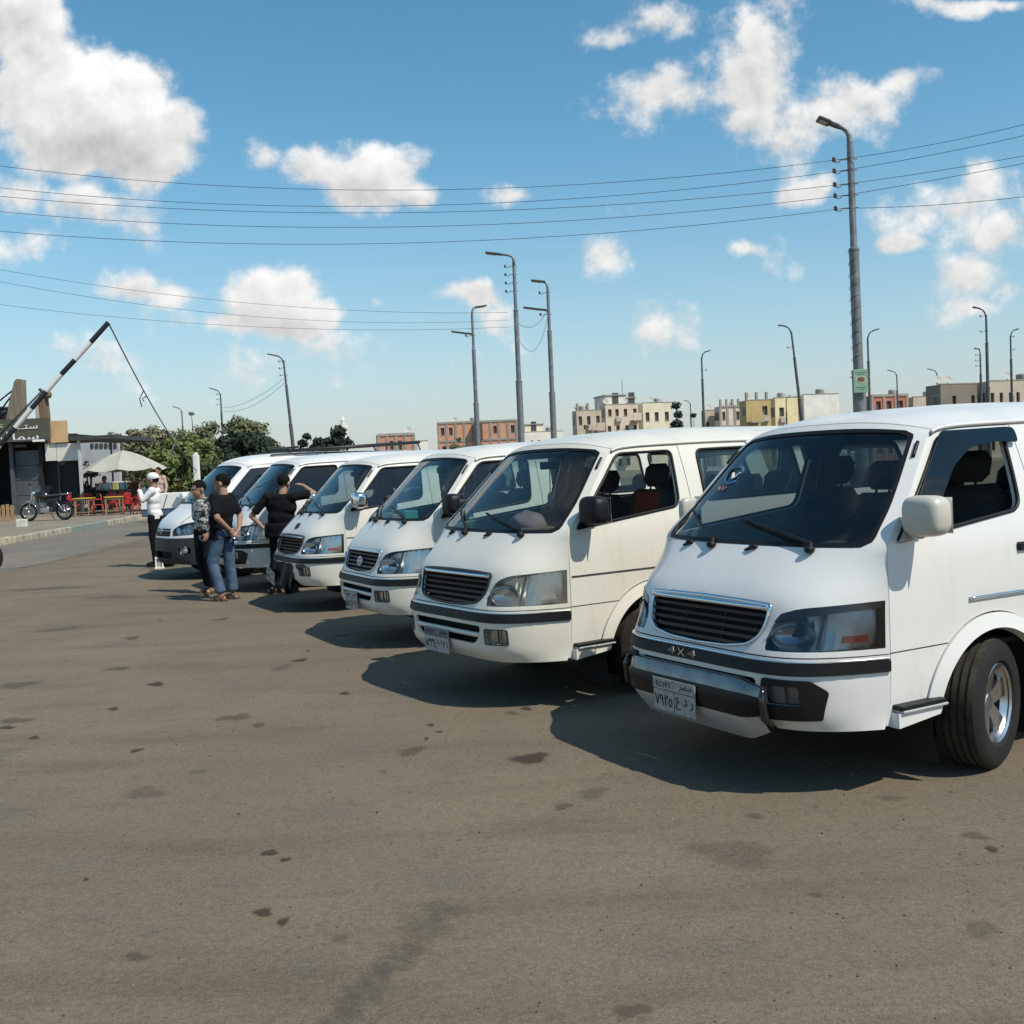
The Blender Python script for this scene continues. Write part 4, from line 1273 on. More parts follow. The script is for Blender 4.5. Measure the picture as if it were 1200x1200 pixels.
    if cfg.get('ornament'):
        MB().tube([(-.935, .0, 1.62), (-.93, .005, 1.52), (-.93, .0, 1.44)], .004, 5).build('ornament_cord', blackpl, van)
        MB().ell((-.93, 0, 1.40), (.018, .03, .045), 10, 8).build('hanging_ornament', cfg['ornament'], van, True)
    return van, S

def modern_van(pose, body_rgb, cfg):
    S = Shell(spec_high())
    paint = van_paint('paint_' + cfg['key'], body_rgb, .5)
    van = empty('minibus', (pose[0], pose[1], cfg.get('z', 0)), R(pose[2]), cfg['label'], 'minibus', 'white minibuses parked side by side')
    van.scale = (1.06, 1.06, 1.06)
    P2 = [paint, trimgrey]
    seam = lambda z0, z1, n, sg: [(sg * S.half(z0 + (z1 - z0) * i / n), z0 + (z1 - z0) * i / n) for i in range(n + 1)]
    def wsx(inset):
        z0, z1 = 1.195 + inset, 1.79 - inset; pts = []
        for z in np.linspace(z0, z1, 24):
            t = min((z - z0) / .05, (z1 - z) / .05, 1.0)
            pts.append((S.half(z) - .06 - inset - .05 * (1 - math.sqrt(max(0, 1 - (1 - t) ** 2))), z))
        return pts + [(y, z1) for y in np.linspace(pts[-1][0], -pts[-1][0], 12)[1:-1]] + [(-y, z) for y, z in pts[::-1]] + [(y, z0) for y in np.linspace(-pts[0][0], pts[0][0], 12)[1:-1]]
    hl = rounded([(.40, .70), (.38, .80), (.52, .885), (.72, .925), (.835, .93), (.835, .80), (.70, .715)], [.03, .05, .06, .05, 0, .06, .05], 4)
    hl = [(min(y, S.half(z) - .006), z) for y, z in hl]
    hr = [(-y, z) for y, z in hl][::-1]
    gr = rounded([(-.33, .82), (.33, .82), (.36, .70), (-.36, .70)], .02, 3)
    fp = patch('front_panel', seam(.67, 1.836, 44, 1) + seam(1.836, .67, 44, -1), [wsx(0.), gr, hl, hr], S.front, .05, P2, van, (1, 0, .5), .018)
    ws = patch('windscreen', wsx(.01), [], S.front, .06, cfg['screen'], van, (1, 0, .6), .004, inner=False, rim=False, off=-.004)
    patch('screen_seal', wsx(-.004), [wsx(.02)], S.front, .05, blackpl, ws, (1, 0, .6), .008, off=.002)
    # bonnet shut line and badge bar
    bl = MB(); bl.tube([S.foff(y, z, .001) for y, z in ([(.50, .90), (.56, .98), (.58, 1.06), (.57, 1.14)])], .005, 6); bl.build('bonnet_seam', darkgrey, fp)
    bl = MB(); bl.tube([S.foff(-y, z, .001) for y, z in ([(.50, .90), (.56, .98), (.58, 1.06), (.57, 1.14)])], .005, 6); bl.build('bonnet_seam', darkgrey, fp)
    vt = MB(); vt.tube([S.foff(y, z, .004) for y, z in ((.66, 1.03), (.63, 1.03), (.63, 1.12), (.655, 1.13))], .012, 6); vt.build('bonnet_vent', blackpl, fp, True)
    go = patch('grille', gr, [], lambda y, z: S.foff(y, z, -.04), .05, under, van, (1, 0, 0), .01, inner=False, rim=False)
    for z in (.725, .755, .788):
        MB().tube([S.foff(y, z, -.004) for y in np.linspace(-.33, .33, 15)], .009, 6).build('slat', chrome if z > .76 else darkgrey, go, True)
    em = MB(); c = S.foff(0, .775, .012); Me = Matrix.Translation(c) @ Matrix.Rotation(R(82), 4, 'Y')
    em.tube([Me @ Vector((.035 * math.cos(t), .055 * math.sin(t), 0)) for t in np.linspace(0, 2 * PI, 20, endpoint=False)], .007, 6, closed=True); em.build('emblem', chrome, go, True)
    for H, sg in ((hl, 1), (hr, -1)):
        ln = patch('headlight', H, [], S.front, .05, lampglass, van, (1, 0, 0), .004, inner=False, rim=False, off=-.002)
        shr = lambda k: [(a + (sg * .62 - a) * k, b + (.815 - b) * k) for a, b in H]
        patch('reflector', shr(.04), [], lambda y, z: S.foff(y, z, -.06), .03, mat('lamp_shell', (.28, .29, .30), .3, .8), ln, (1, 0, 0), .004, inner=False, rim=False)
        patch('housing', H, [shr(.07)], S.front, .03, darkgrey, ln, (1, 0, 0), .06, off=-.006)
        for yy, zz, rr in ((.50, .79, .055), (.66, .82, .068)):
            Ml = Matrix.Translation(S.foff(sg * yy, zz, -.03)) @ Matrix.Rotation(sg * R(20), 4, 'Z') @ Matrix.Rotation(PI / 2, 4, 'Y')
            MB().lathe([(rr, .02), (rr * .9, -.005), (rr * .5, -.03), (.001, -.035)], Ml, 20).build('lamp_bowl', chrome, ln, True)
    black = mat('grey_black_bumper', (.03, .031, .033), .5, nscale=12, namt=.3)
    inl = rounded([(-.40, .46), (.40, .46), (.38, .34), (-.38, .34)], .03, 3)
    fogh = lambda s_: rounded([(s_ * .52, .52), (s_ * .52, .42), (s_ * .68, .42), (s_ * .68, .52)][::(1 if s_ < 0 else -1)], .03, 3)
    bump = patch('bumper', seam(.25, .664, 14, 1) + seam(.664, .25, 14, -1), [inl, fogh(1), fogh(-1)], S.front, .045, [black, under], van, (1, 0, 0), .03)
    bk = MB(); vs = []
    for i in range(25):
        y = -.8 + 1.6 * i / 24; vs += [S.foff(y, .28, -.07), S.foff(y, .64, -.07)]
    bk.add(vs, [(2 * i, 2 * i + 2, 2 * i + 3, 2 * i + 1) for i in range(24)]); bk.build('bumper_beam', under, bump)
    for s_ in (1, -1):
        Ml = Matrix.Translation(S.foff(s_ * .60, .47, -.01)) @ Matrix.Rotation(s_ * R(20), 4, 'Z') @ Matrix.Rotation(PI / 2, 4, 'Y')
        fo = MB().lathe([(.075, .02), (.07, .0), (.05, -.03), (.001, -.04)], Ml, 18).build('fog_lamp', silverpl, bump, True)
        MB().lathe([(.045, -.012), (.03, .002), (.001, .008)], Ml, 16).build('lens', mat('bright_lens', (.85, .87, .9), .1, .6), fo, True)
    edge = lambda a, sg: (sg * S.side_y(S.xe(a), S.ze(a)), S.xc(a))
    n = 40
    rf = patch('roof', [edge(10.04 + (S.n - 1 - 10.04) * i / n, 1) for i in range(n + 1)] + [edge(10.04 + (S.n - 1 - 10.04) * i / n, -1) for i in range(n, -1, -1)], [], S.roof, .1, P2, van, (0, 0, 1), .02)
    for sg in (1, -1):
        MB().tube([S.roof(sg * .50, x) + Vector((0, 0, .03)) for x in np.linspace(-1.75, -4.3, 16)], .016, 6).build('roof_rail', blackpl, rf, True)
    ax, az, Ri, Ro = -1.02, .29, .40, .45
    rx = -3.55
    for sg in (1, -1):
        F = S.side(sg); od = (0, sg, 0)
        fx = lambda z: S.edge(z)[0]
        lo = [(fx(.27) - .004, .27)] + [(fx(z) - .005, S.edge(z)[1]) for z in np.linspace(.3, .92, 12)] + [(-.9, .93), (-1.25, .93), (-1.25, .66)] + circ(ax, az, Ri, 112, 5, 14) + [(-.62, .27)]
        patch('fender', lo, [], F, .06, P2, van, od, .02)
        dfr = [(S.edge(z)[0] - .006, S.edge(z)[1]) for z in np.linspace(.935, 1.75, 22)]
        d = dfr + [(-1.40, 1.772), (-2.0, 1.785), (-2.0, .42), (-1.5, .42)] + circ(ax, az, Ri + .01, 168, 118, 8) + [(-1.256, .935)]
        win = rounded([(-.80, 1.215), (-1.30, 1.70), (-1.92, 1.735), (-1.92, 1.24)], [.02, .07, .05, .05], 4)
        dr = patch('door', d, [win], F, .08, P2, van, od, .03)
        patch('door_window', win, [], F, .1, cfg['side'], dr, od, .004, inner=False, rim=False, off=-.01)
        MB().tube([F(x, z) for x, z in resample(win, .04)], .012, 6, closed=True).build('window_seal', blackpl, dr, True)
        df = rounded([(-.86, 1.28), (-1.30, 1.715), (-1.95, 1.75), (-1.95, 1.66), (-1.4, 1.60), (-1.05, 1.30)], .03, 3)
        patch('wind_deflector', df, [], F, .08, blackgloss, dr, od, .004, off=.025)
        q = [(-2.006, .40), (-2.006, 1.785)] + [(S.xe(a), S.ze(a) - .012) for a in np.linspace(12.6, S.n - 1, 16)] + [(S.rear + .06, 1.5), (S.rear, 1.0), (S.rear, .42)] + circ(rx, az, Ri, 168, 12, 16)
        w2 = rounded([(-2.1, 1.26), (-2.1, 1.74), (-3.2, 1.75), (-3.2, 1.26)], .05, 4); w3 = rounded([(-3.3, 1.26), (-3.3, 1.75), (-4.35, 1.74), (-4.42, 1.26)], .05, 4)
        qp = patch('side_panel', q, [w2, w3], F, .12, P2, van, od, .03)
        for w_ in (w2, w3):
            patch('side_window', w_, [], F, .15, cfg['side'], qp, od, .004, inner=False, rim=False, off=-.008)
        mc = F(-.80, 1.23) + Vector((.03, sg * .14, .03))
        mr = MB().ell((0, 0, 0), (1, 1, 1), 18, 12)
        f_ = lambda a: math.copysign(abs(a) ** .6, a)
        mr.v = [(mc.x + .07 * f_(x), mc.y + .10 * f_(y), mc.z + .115 * f_(z)) for x, y, z in mr.v]
        mo = mr.build('side_mirror', paint, dr, True)
        MB().tube([F(-.80, 1.20), mc], .03, 8).build('mirror_arm', blackpl, mo, True)
        for cx in (ax, rx):
            wh = MB(); vs = []
            for x, z in circ(cx, az, Ri + .006, -20, 200, 18):
                vs += [(x, sg * .50, z), (x, sg * (S.side_y(x, .6) - .012), z)]
            wh.add(vs, [(2 * i, 2 * i + 2, 2 * i + 3, 2 * i + 1) for i in range(18)]); wh.build('wheel_house', under, van)
    ub = MB(); ub.box((-4.5, -.5, .28), (-.25, .5, .6)).box((-3.0, -.8, .36), (-1.5, .8, .6)).box((-4.5, -.82, .72), (-.55, .82, .75)); ub.build('underbody', under, van)
    rb = MB(); vs = []
    for j in range(7):
        for i in range(9):
            t = -1 + i / 4; k = j / 6; top = S.pt(S.n - 1, t * S.side_y(S.xe(S.n - 1), S.ze(S.n - 1)))
            z = .4 + (top.z - .4) * k
            vs.append((S.rear + (top.x - S.rear) * k ** 3, t * S.side_y(S.rear, min(z, 1.78)), z))
    rb.add(vs, [(j * 9 + i, j * 9 + i + 1, j * 9 + i + 10, j * 9 + i + 9) for j in range(6) for i in range(8)]); rb.build('tailgate', paint, van, True)
    for x, y in ((ax, .75), (ax, -.75), (rx, .75), (rx, -.75)):
        add_wheel(van, x, y, .325, 'steel', 0, .19, .19)
    ds = MB(); vs = []
    for i in range(15):
        y = -.74 + 1.48 * i / 14; f = S.front(y, 1.18)
        vs += [(f.x - .03, y, 1.16), (f.x - .25, y, 1.17), (f.x - .38, y, 1.10), (f.x - .36, y, .78)]
    ds.add(vs, [(i * 4 + k, (i + 1) * 4 + k, (i + 1) * 4 + k + 1, i * 4 + k + 1) for i in range(14) for k in range(3)]); ds.build('dashboard', trimgrey, van, True, 50)
    for y in (-.42, .42):
        seat(van, -1.72, y, .48, seatdark, seatdark)
    for xr in (-2.6, -3.4):
        for y in (-.4, .3):
            seat(van, xr, y, .5, seatdark, seatdark)
    for yb, ye in ((.30, -.20), (-.40, -.70)):
        MB().tube([S.foff(yb + (ye - yb) * t, 1.20 + .06 * t, .018) for t in np.linspace(0, 1, 7)], .01, 6).build('wiper', blackpl, van, True)
    return van, S

# ---- glass per van
screen1 = glass('screen_dark', (.50, .58, .60), .9, .008, (1.66, 1.70, (.03, .035, .05)), dust=.012)
screen2 = glass('screen_teal', (.52, .64, .63), .9, .01, (1.62, 1.74, (.07, .19, .19)), dust=.02)
screen3 = glass('screen_green', (.50, .64, .63), .9, .01, (1.62, 1.74, (.07, .22, .22)), dust=.02)
tint2 = glass('side_tint_light', (.42, .47, .47), .9)
tint1 = glass('side_tint', (.05, .055, .065), .95)
clear = glass('side_clear', (.80, .85, .83), .9, dust=.012)
mirror_beige = mat('mirror_beige', (.50, .48, .42), .4, coat=.3)
PEARL, CREAM, CREAM2 = (.685, .675, .655), (.69, .66, .585), (.70, .68, .62)

van1, S1 = classic_van((.9476, 5.496, 209.51), PEARL, dict(
    key='pearl', grime=.32, label='pearl white minibus with 4X4 lettering, black and silver bumper guard and alloy wheels', screen=screen1, side=tint2, mirror=mirror_beige, open_window=True,
    lens=smokeglass, eyelid=True, red_ind=True, guard=True, four=True, deflector=True, stickers=True, wheel='alloy', steer=R(17), rad=.335, tw=.235, rimr=.20, fogrefl=silverpl,
    plate=('\u0667\u0669\u0662\u0665', '\ufec9 \ufea9 \ufead', platewhite), plate_at=(-.085, .405, .085, R(0)), chrome=True))
van2, S2 = classic_van((-.478, 7.5706, 213.57), CREAM, dict(
    key='cream', label='cream white minibus with black mirrors, hazy headlights and a mauve bundle behind the windscreen', screen=screen2, side=clear, mirror=blackpl,
    lens=hazyglass, open_window=True, grime=.55, ornament=tealpaper, seats=(seatdark, seatred, seatdark), chrome=False, stepchrome=silverpl,
    plate=('\u0665\u0663\u0663\u0664', '\ufe8f \ufee1 \ufead', plategrey), plate_at=(-.11, .425, .02, R(0))))
van3, S3 = classic_van((-1.519, 10.276, 207.26), CREAM2, dict(
    key='cream_b', label='cream minibus with oval emblem on its chrome grille and papers on the dashboard', screen=screen3, side=clear, mirror=blackpl,
    grille_emblem=True, grime=.7, ornament=blackpl, chrome=True, slat=mat('grille_blue_grey', (.06, .075, .10), .35, .3),
    plate=('\u0661\u0668\u0664\u0666', '\ufee1 \ufea9 \ufec9', platewhite), plate_at=(-.06, .42, .03, R(2))))
van4, S4 = classic_van((-2.817, 13.158, 209.43), CREAM2, dict(
    key='cream_c', label='cream minibus with torn front bumper, hanging licence plate and round badge on its nose', screen=screen2, side=tint2, mirror=chrome,
    nose_emblem=True, damaged=True, grime=.9, red_ind=True, chrome=False,
    plate=('\u0668\u0663\u0667', '\ufead \ufea9', platewhite), plate_at=(-.47, .40, .08, R(-14))))
van5, S5 = classic_van((-4.36, 15.85, 209.4), PEARL, dict(
    key='white_b', label='white minibus with black fog lamp surrounds standing behind the man all in black', screen=screen2, side=tint1, mirror=blackpl,
    black_fog=True, z=.02, scale=1.035, chrome=True))
van6, S6 = modern_van((-6.02, 18.0, 216.0), (.72, .72, .70), dict(
    key='white_c', label='white snub-bonnet minibus with dark grey bumper and roof rack', screen=screen2, side=tint1))

# bundle of cloth lying on the dashboard of the cream van, papers in the next one
def on_van(van, p):
    return (Matrix.Translation(van.location) @ van.rotation_euler.to_matrix().to_4x4() @ Matrix.Diagonal((*van.scale, 1))) @ Vector(p)
def bundle():
    b = MB().ell((0, 0, 0), (.14, .16, .10), 28, 18)
    b.v = [tuple(Vector(v) * (.95 + .25 * noise.noise(Vector(v) * 9) + .16 * abs(noise.noise(Vector(v) * 22)))) for v in b.v]
    o = b.build('cloth_bundle', pillow, None, True)
    tag(o, 'crumpled mauve scarf bundle on the dashboard behind a windscreen', 'scarf')
    o.location = on_van(van2, (-.62, .16, 1.225)); return o
bundle()
def dash_box(van, p, size, material, name, label, cat, rz=.3):
    o = MB().box((-size[0] / 2, -size[1] / 2, 0), (size[0] / 2, size[1] / 2, size[2]), bev=.008).build(name, material)
    tag(o, label, cat); o.location = on_van(van, p); o.rotation_euler = (0, 0, rz); return o
dash_box(van2, (-.60, .20, 1.165), (.26, .34, .045), mat('brown_board', (.20, .12, .08), .8), 'dashboard_mat', 'brown folded mat lying under the mauve scarf bundle', 'mat')
dash_box(van2, (-.48, -.28, 1.172), (.05, .30, .006), cardwhite, 'paper_strip', 'white paper strip lying on the dashboard beside the scarf bundle', 'paper')
dash_box(van3, (-.52, .10, 1.168), (.14, .16, .10), tealpaper, 'tissue_box', 'teal tissue box on the dashboard of the minibus with grille emblem', 'tissue box')
dash_box(van3, (-.50, -.22, 1.168), (.12, .18, .06), mat('pink_packet', (.55, .25, .22), .7), 'paper_packet', 'salmon pink packet on the dashboard of the minibus with grille emblem', 'packet')
dash_box(van1, (-.50, -.10, 1.168), (.07, .34, .008), cardwhite, 'paper_sheet', 'white paper lying on the dashboard of the minibus with alloy wheels', 'paper')
# steel tube rack on the roof of van5
def roof_rack(van, S):
    rk = empty('roof_rack', on_van(van, (-3.45, 0, 1.985)), van.rotation_euler.z, 'long black tube roof rack on legs on top of a white minibus', 'roof rack')
    bl = mat('rack_black', (.02, .02, .022), .45)
    MB().tube([(1.3, -.6, .02), (1.3, .6, .02), (-1.22, .6, .11), (-1.22, -.6, .11)], .028, 8, closed=True).build('rail', bl, rk, True)
    MB().tube([(1.3, -.6, .075), (1.3, .6, .075)], .02, 8).build('front_bar', bl, rk, True)
    for x in (.85, .4, -.05, -.5, -.9):
        MB().tube([(x, -.6, .064 - .036 * x), (x, .6, .064 - .036 * x)], .016, 6).build('cross_bar', bl, rk, True)
    for x in (.80, -.22, -1.18):
        for s_ in (1, -1):
            MB().tube([(x, s_ * .6, .064 - .036 * x), (x - .02, s_ * .64, -.02), (x - .02, s_ * .67, -.13)], .017, 6).build('leg', bl, rk, True)
    return rk
roof_rack(van6, S6)

# ================================================================== street lamps and overhead lines
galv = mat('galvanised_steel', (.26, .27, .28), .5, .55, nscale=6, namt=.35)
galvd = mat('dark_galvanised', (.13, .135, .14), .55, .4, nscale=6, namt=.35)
lampdark = mat('lamp_housing', (.07, .072, .075), .45, .3)
lampled = mat('lamp_cover', (.35, .36, .36), .25)
wirem = mat('overhead_wire', (.035, .035, .038), .6)
insul = mat('porcelain_brown', (.11, .08, .07), .25, coat=.4)
def lamp_post(base, H, label, r0=.125, arm=1.1, rise=.25, lean=(0, 0), armdir=PI, head='flat', second=None, brackets=0, detail=False, m=None, joint=(.5, .78), tiltup=.16, headlen=.55):
    """stepped tubular column with a bent arm; armdir is the bearing of the arm"""
    b = empty('street_lamp', base, 0, label, 'street lamp', 'street lamps along the roads')
    m = m or galv
    b.rotation_euler = (lean[1], lean[0], 0)
    z1, z2 = H * joint[0], H * joint[1]
    c = MB()
    c.lathe([(r0 * 1.9, 0), (r0 * 1.9, .03), (r0 * 1.02, .03), (r0, z1 - .06), (r0 * 1.06, z1 - .06), (r0 * 1.06, z1), (r0 * .76, z1 + .02), (r0 * .74, z2 - .05), (r0 * .8, z2 - .05), (r0 * .8, z2), (r0 * .52, z2 + .02), (r0 * .5, H * .955)], None, 14)
    c.build('column', m, b, True, 40)
    ca, sa = math.cos(armdir), math.sin(armdir)
    P = lambda d, z: Vector((ca * d, sa * d, z))
    zb = H - rise * 1.0
    bend = [P(0, H * .95), P(0, zb), P(arm * .05, zb + rise * .38), P(arm * .2, zb + rise * .68), P(arm * .5, zb + rise * .88), P(arm, H)]
    MB().tube(bend, [r0 * .5, r0 * .46, r0 * .42, r0 * .4, r0 * .38, r0 * .36], 8).build('arm', m, b, True)
    def lamp(at_, up, L_=.62, w=.15):
        Mh = Matrix.Translation(at_) @ Matrix.Rotation(armdir, 4, 'Z') @ Matrix.Rotation(-up, 4, 'Y')
        h = MB()
        h.box((-.05, -w * .45, -.03), (.18, w * .45, .05), 0, Mh, .02)
        h.box((.14, -w, -.03), (L_, w, .035), 0, Mh, .02)
        o = h.build('lamp_head', lampdark, b)
        MB().box((.20, -w * .8, -.036), (L_ - .05, w * .8, -.031), 0, Mh).build('lamp_cover', lampled, o)
    lamp(bend[-1], tiltup, headlen)
    if second:
        z = H * second
        ca, sa = math.cos(R(176)), math.sin(R(176)); armdir = R(176)
        MB().tube([P(0, z), P(.12, z + .02)], r0 * .35, 8).build('bracket', m, b, True)
        lamp(P(.12, z + .02), .18, .85, .10)
    for k in range(brackets):
        z = z2 + (H * .955 - z2) * (.42 + .56 * k / max(1, brackets - 1)) if not detail else H * detail[k]
        br = MB(); br.tube([P(-r0, z), P(r0 + .07, z), P(r0 + .09, z - .04), P(r0 + .16, z - .05), P(r0 + .2, z)], .014, 6); bo = br.build('wire_bracket', m, b, True)
        MB().lathe([(.001, .07), (.03, .06), (.045, .03), (.03, .02), (.048, -.01), (.03, -.03), (.001, -.04)], Matrix.Translation(P(r0 + .2, z)), 10).build('insulator', insul, bo, True)
    return b
def base_at(px, Y):
    """foot of a column whose top or mid stands on the bearing of pixel px"""
    d = ray(px[0], px[1])
    return Vector((d.x / d.y * Y, Y, gz(Y)))
main_base = base_at((1010, 520), 22.0)
H_MAIN = 8.35
def hz(py, px, Y):           # height above the ground of a pixel at depth Y
    return at(px, py, Y).z - gz(Y)
brz = [hz(y, x, 22.0) / H_MAIN for x, y in ((983, 187), (986, 200), (988, 216), (989.5, 229), (990, 244))]
lamp_post(main_base, H_MAIN, 'tall stepped lamp post with five wire brackets and a green notice board', r0=.135, arm=.26, rise=.34, tiltup=.45, headlen=.42, armdir=R(176), brackets=5, detail=brz, joint=(.40, .70), lean=(R(-.45), 0))
# cable wound round the main column
mk = MB(); mk.tube([main_base + Vector(((.112 - .01 * t) * math.cos(t * 60), (.112 - .01 * t) * math.sin(t * 60), 3.45 + 2.35 * t)) + Vector((-.045 - .018 * t, 0, 0)) for t in np.linspace(0, 1, 160)], .005, 5)
tag(mk.build('wound_cable', wirem, None, True), 'thin cable wound round the post that carries the notice board', 'cable')
others = [  # px at the foot, py there, depth, height, arm, bearing, second lamp, brackets, lean, label
    (611, 515, 38.0, 9.0, 1.0, 178, None, 4, 0, 'tall lamp post carrying three wires, long arm, in front of the brick block'),
    (560, 520, 47.0, 8.4, .35, 20, .86, 1, 0, 'lamp post with a low second lamp in front of the brick block'),
    (649, 510, 40.5, 8.35, .25, 178, .87, 2, 0, 'lamp post with a low second lamp beside the cream block'),
    (347, 527, 65.0, 8.6, 1.0, 170, None, 3, 3.4, 'leaning lamp post with drooping wires beside the dark bushy tree'),
    (260, 493, 88.0, 8.6, .9, 175, None, 3, 0, 'distant lamp post rising out of the tree tops'),
    (214, 500, 106.0, 8.5, .9, 175, None, 0, 0, 'pale far lamp post above the olive trees'),
    (825, 498, 75.0, 8.6, .5, 15, None, 1, 0, 'curved lamp post beside the tree near the yellow house'),
    (945, 490, 64.0, 8.9, .6, 170, None, 1, 5.0, 'leaning curved lamp post in front of the white flat-roofed house'),
    (1019, 470, 69.0, 8.9, .7, 10, None, 0, 0, 'curved lamp post right behind the notice board'),
    (1052, 478, 103.0, 8.8, .8, 170, None, 0, 0, 'small far lamp post in front of the red brick house'),
    (1099, 474, 110.0, 9.3, 1.0, 170, None, 0, 0, 'small far lamp post at the corner of the grey house'),
    (1158, 470, 61.0, 9.0, .6, 172, None, 2, 0, 'curved lamp post in front of the bare concrete house'),
    (1150, 470, 80.0, 8.4, .1, 170, None, 3, 0, 'thin pole with wire brackets in front of the bare concrete house'),
    (1186, 470, 77.0, 9.4, .6, 20, None, 2, 0, 'curved lamp post near the end of the bare concrete house'),
    (922, 496, 118.0, 7.6, .5, 20, None, 0, 0, 'short lamp post in front of the yellow house'),
    (810, 500, 118.0, 7.6, .6, 170, None, 0, 0, 'short lamp post rising from the roadside tree')]
P_AT = {}
for k, (px, py, Y, H, arm, brg, sec, nb, ln, lab) in enumerate(others):
    bs = base_at((px, py), Y)
    bs = Vector((at(px, py, Y).x, Y, gz(Y)))
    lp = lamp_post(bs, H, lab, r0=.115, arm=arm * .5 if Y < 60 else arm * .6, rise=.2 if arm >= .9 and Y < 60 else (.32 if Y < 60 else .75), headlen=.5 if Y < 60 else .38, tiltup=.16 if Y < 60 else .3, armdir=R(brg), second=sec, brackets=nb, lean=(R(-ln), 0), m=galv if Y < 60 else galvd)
    P_AT[k] = bs

def wire(pts3, label, group, r=.0058):
    o = MB().tube(pts3, r, 5).build('overhead_wire', wirem, None, True)
    return tag(o, label, 'wire', group)
def span(A, B, sag, n=40):
    return [A.lerp(B, t) + Vector((0, 0, -4 * sag * t * (1 - t))) for t in np.linspace(0, 1, n)]
def solve_span(A, Bxy, obs):
    """far end height and sag from two sightings (pixel x, y) of the wire"""
    rows = []
    for px, py in obs:
        d = ray(px, py)
        # where the sight line's vertical plane crosses the span
        ex, ey = Bxy[0] - A.x, Bxy[1] - A.y
        t = (d.x * A.y - d.y * A.x) / (ex * d.y - ey * d.x)
        Y = A.y + ey * t
        z = CAM_H + d.z * (Y / d.y)
        rows.append((t, z))
    M_ = np.array([[t, -4 * t * (1 - t)] for t, z in rows]); b_ = np.array([z - A.z * (1 - t) for t, z in rows])
    zB, sag = np.linalg.solve(M_, b_)
    return Vector((Bxy[0], Bxy[1], zB)), sag
ords = ['topmost', 'second', 'third', 'fourth', 'lowest']
tops = [(983, 187), (986, 200), (988, 216), (989.5, 229), (990, 244)]
l0 = [(12, 196), (0, 220), (0, 230), (0, 248), (0, 271)]
l1 = [(600, 220), (600, 237), (600, 246), (600, 262), (600, 280)]
rr = [(1200, 146), (1200, 159), (1200, 182.5), (1200, 191.5), (1200, 230.5)]
mids = [(1100, 168), (1100, 180), (1100, 200), (1100, 210), (1100, 240)]
ATT = []
for k in range(5):
    A = at(tops[k][0], tops[k][1], 22.0)
    ATT.append(A)
    B, sag = solve_span(A, (-21.0, 25.0), (l0[k], l1[k]))
    wire(span(A, B, sag), ords[k] + ' wire leaving the notice-board post towards the cafe', 'overhead wires on the notice-board post')
    Bx = (21.0, 17.0)
    B2, sag2 = solve_span(A, Bx, (rr[k], mids[k]))
    if sag2 < 0.05:
        sag2 = .25 if k < 4 else .45
        d = ray(*rr[k]); ex, ey = Bx[0] - A.x, Bx[1] - A.y
        t = (d.x * A.y - d.y * A.x) / (ex * d.y - ey * d.x); z = CAM_H + d.z * ((A.y + ey * t) / d.y)
        B2 = Vector((Bx[0], Bx[1], (z + 4 * sag2 * t * (1 - t) - A.z * (1 - t)) / t))
    wire(span(A, B2, sag2), ords[k] + ' wire leaving the notice-board post away from the cafe', 'overhead wires on the notice-board post')
ends = []
for k, (a, b, c) in enumerate((((596, 366), (0, 316), (300, 356)), ((594, 375), (0, 330), (300, 371)), ((599, 383), (0, 357), (300, 383)))):
    A = at(a[0], a[1], 38.0)
    B, sag = solve_span(A, (-24.0, 30.0), (b, c))
    wire(span(A, B, sag), ('upper', 'middle', 'lower')[k] + ' of three wires running to the long-armed lamp post', 'wires to the long-armed lamp post')
# posts that carry the far ends, outside the picture
for i_, (x, y, h) in enumerate(((-21.0, 25.0, 10.4), (-24.0, 30.0, 10.2), (21.0, 17.0, 9.6))):
    lamp_post(Vector((x, y, gz(y))), h, ('lamp post beside the cafe carrying five wires', 'lamp post behind the cafe carrying three wires', 'lamp post beyond the minibuses carrying five wires')[i_], r0=.13, arm=.6, rise=.25, armdir=R(100))
# slack cables between the two posts by the brick block, and off the leaning post
for k, (p, q, s_) in enumerate((((606, 378), (641, 365), .35), ((607, 395), (642, 372), .85))):
    A, B = at(p[0], p[1], 38.0), at(q[0], q[1], 40.5)
    wire(span(A, B, s_, 20), ('shallow', 'deep')[k] + ' slack cable slung between two lamp posts by the brick block', 'slack cables by the brick block', .008)
for k in range(2):
    A, B = at(337, 440 + 5 * k, 65.0), at(258, 478 + 3 * k, 88.0)
    wire(span(A, B, .5 + .2 * k, 20), ('upper', 'lower')[k] + ' drooping wire from the leaning lamp post to the tree tops', 'drooping wires of the leaning lamp post', .012)
# notice board strapped to the main post
nb = empty('notice_board', at(1008.5, 446.5, 21.8), R(4), 'green notice board with an oval emblem strapped to a lamp post', 'notice board')
gb = mat('notice_green', (.24, .40, .30), .5, nscale=10, namt=.2)
MB().box((-.155, -.015, -.24), (.155, .01, .24), bev=.004).build('board', gb, nb)
em = MB().lathe([(.001, 0), (.085, 0), (.085, .004), (.001, .004)], Matrix.Translation((.0, -.017, .03)) @ Matrix.Rotation(PI / 2, 4, 'X') @ Matrix.Diagonal((1.0, .62, 1, 1)), 20)
em.build('emblem', mat('emblem_brown', (.14, .08, .05), .6), nb)
MB().lathe([(.088, 0), (.105, 0), (.105, .003), (.088, .003)], Matrix.Translation((.0, -.017, .03)) @ Matrix.Rotation(PI / 2, 4, 'X') @ Matrix.Diagonal((1.0, .62, 1, 1)), 24).build('emblem_ring', mat('emblem_cream', (.62, .6, .45), .6), nb)
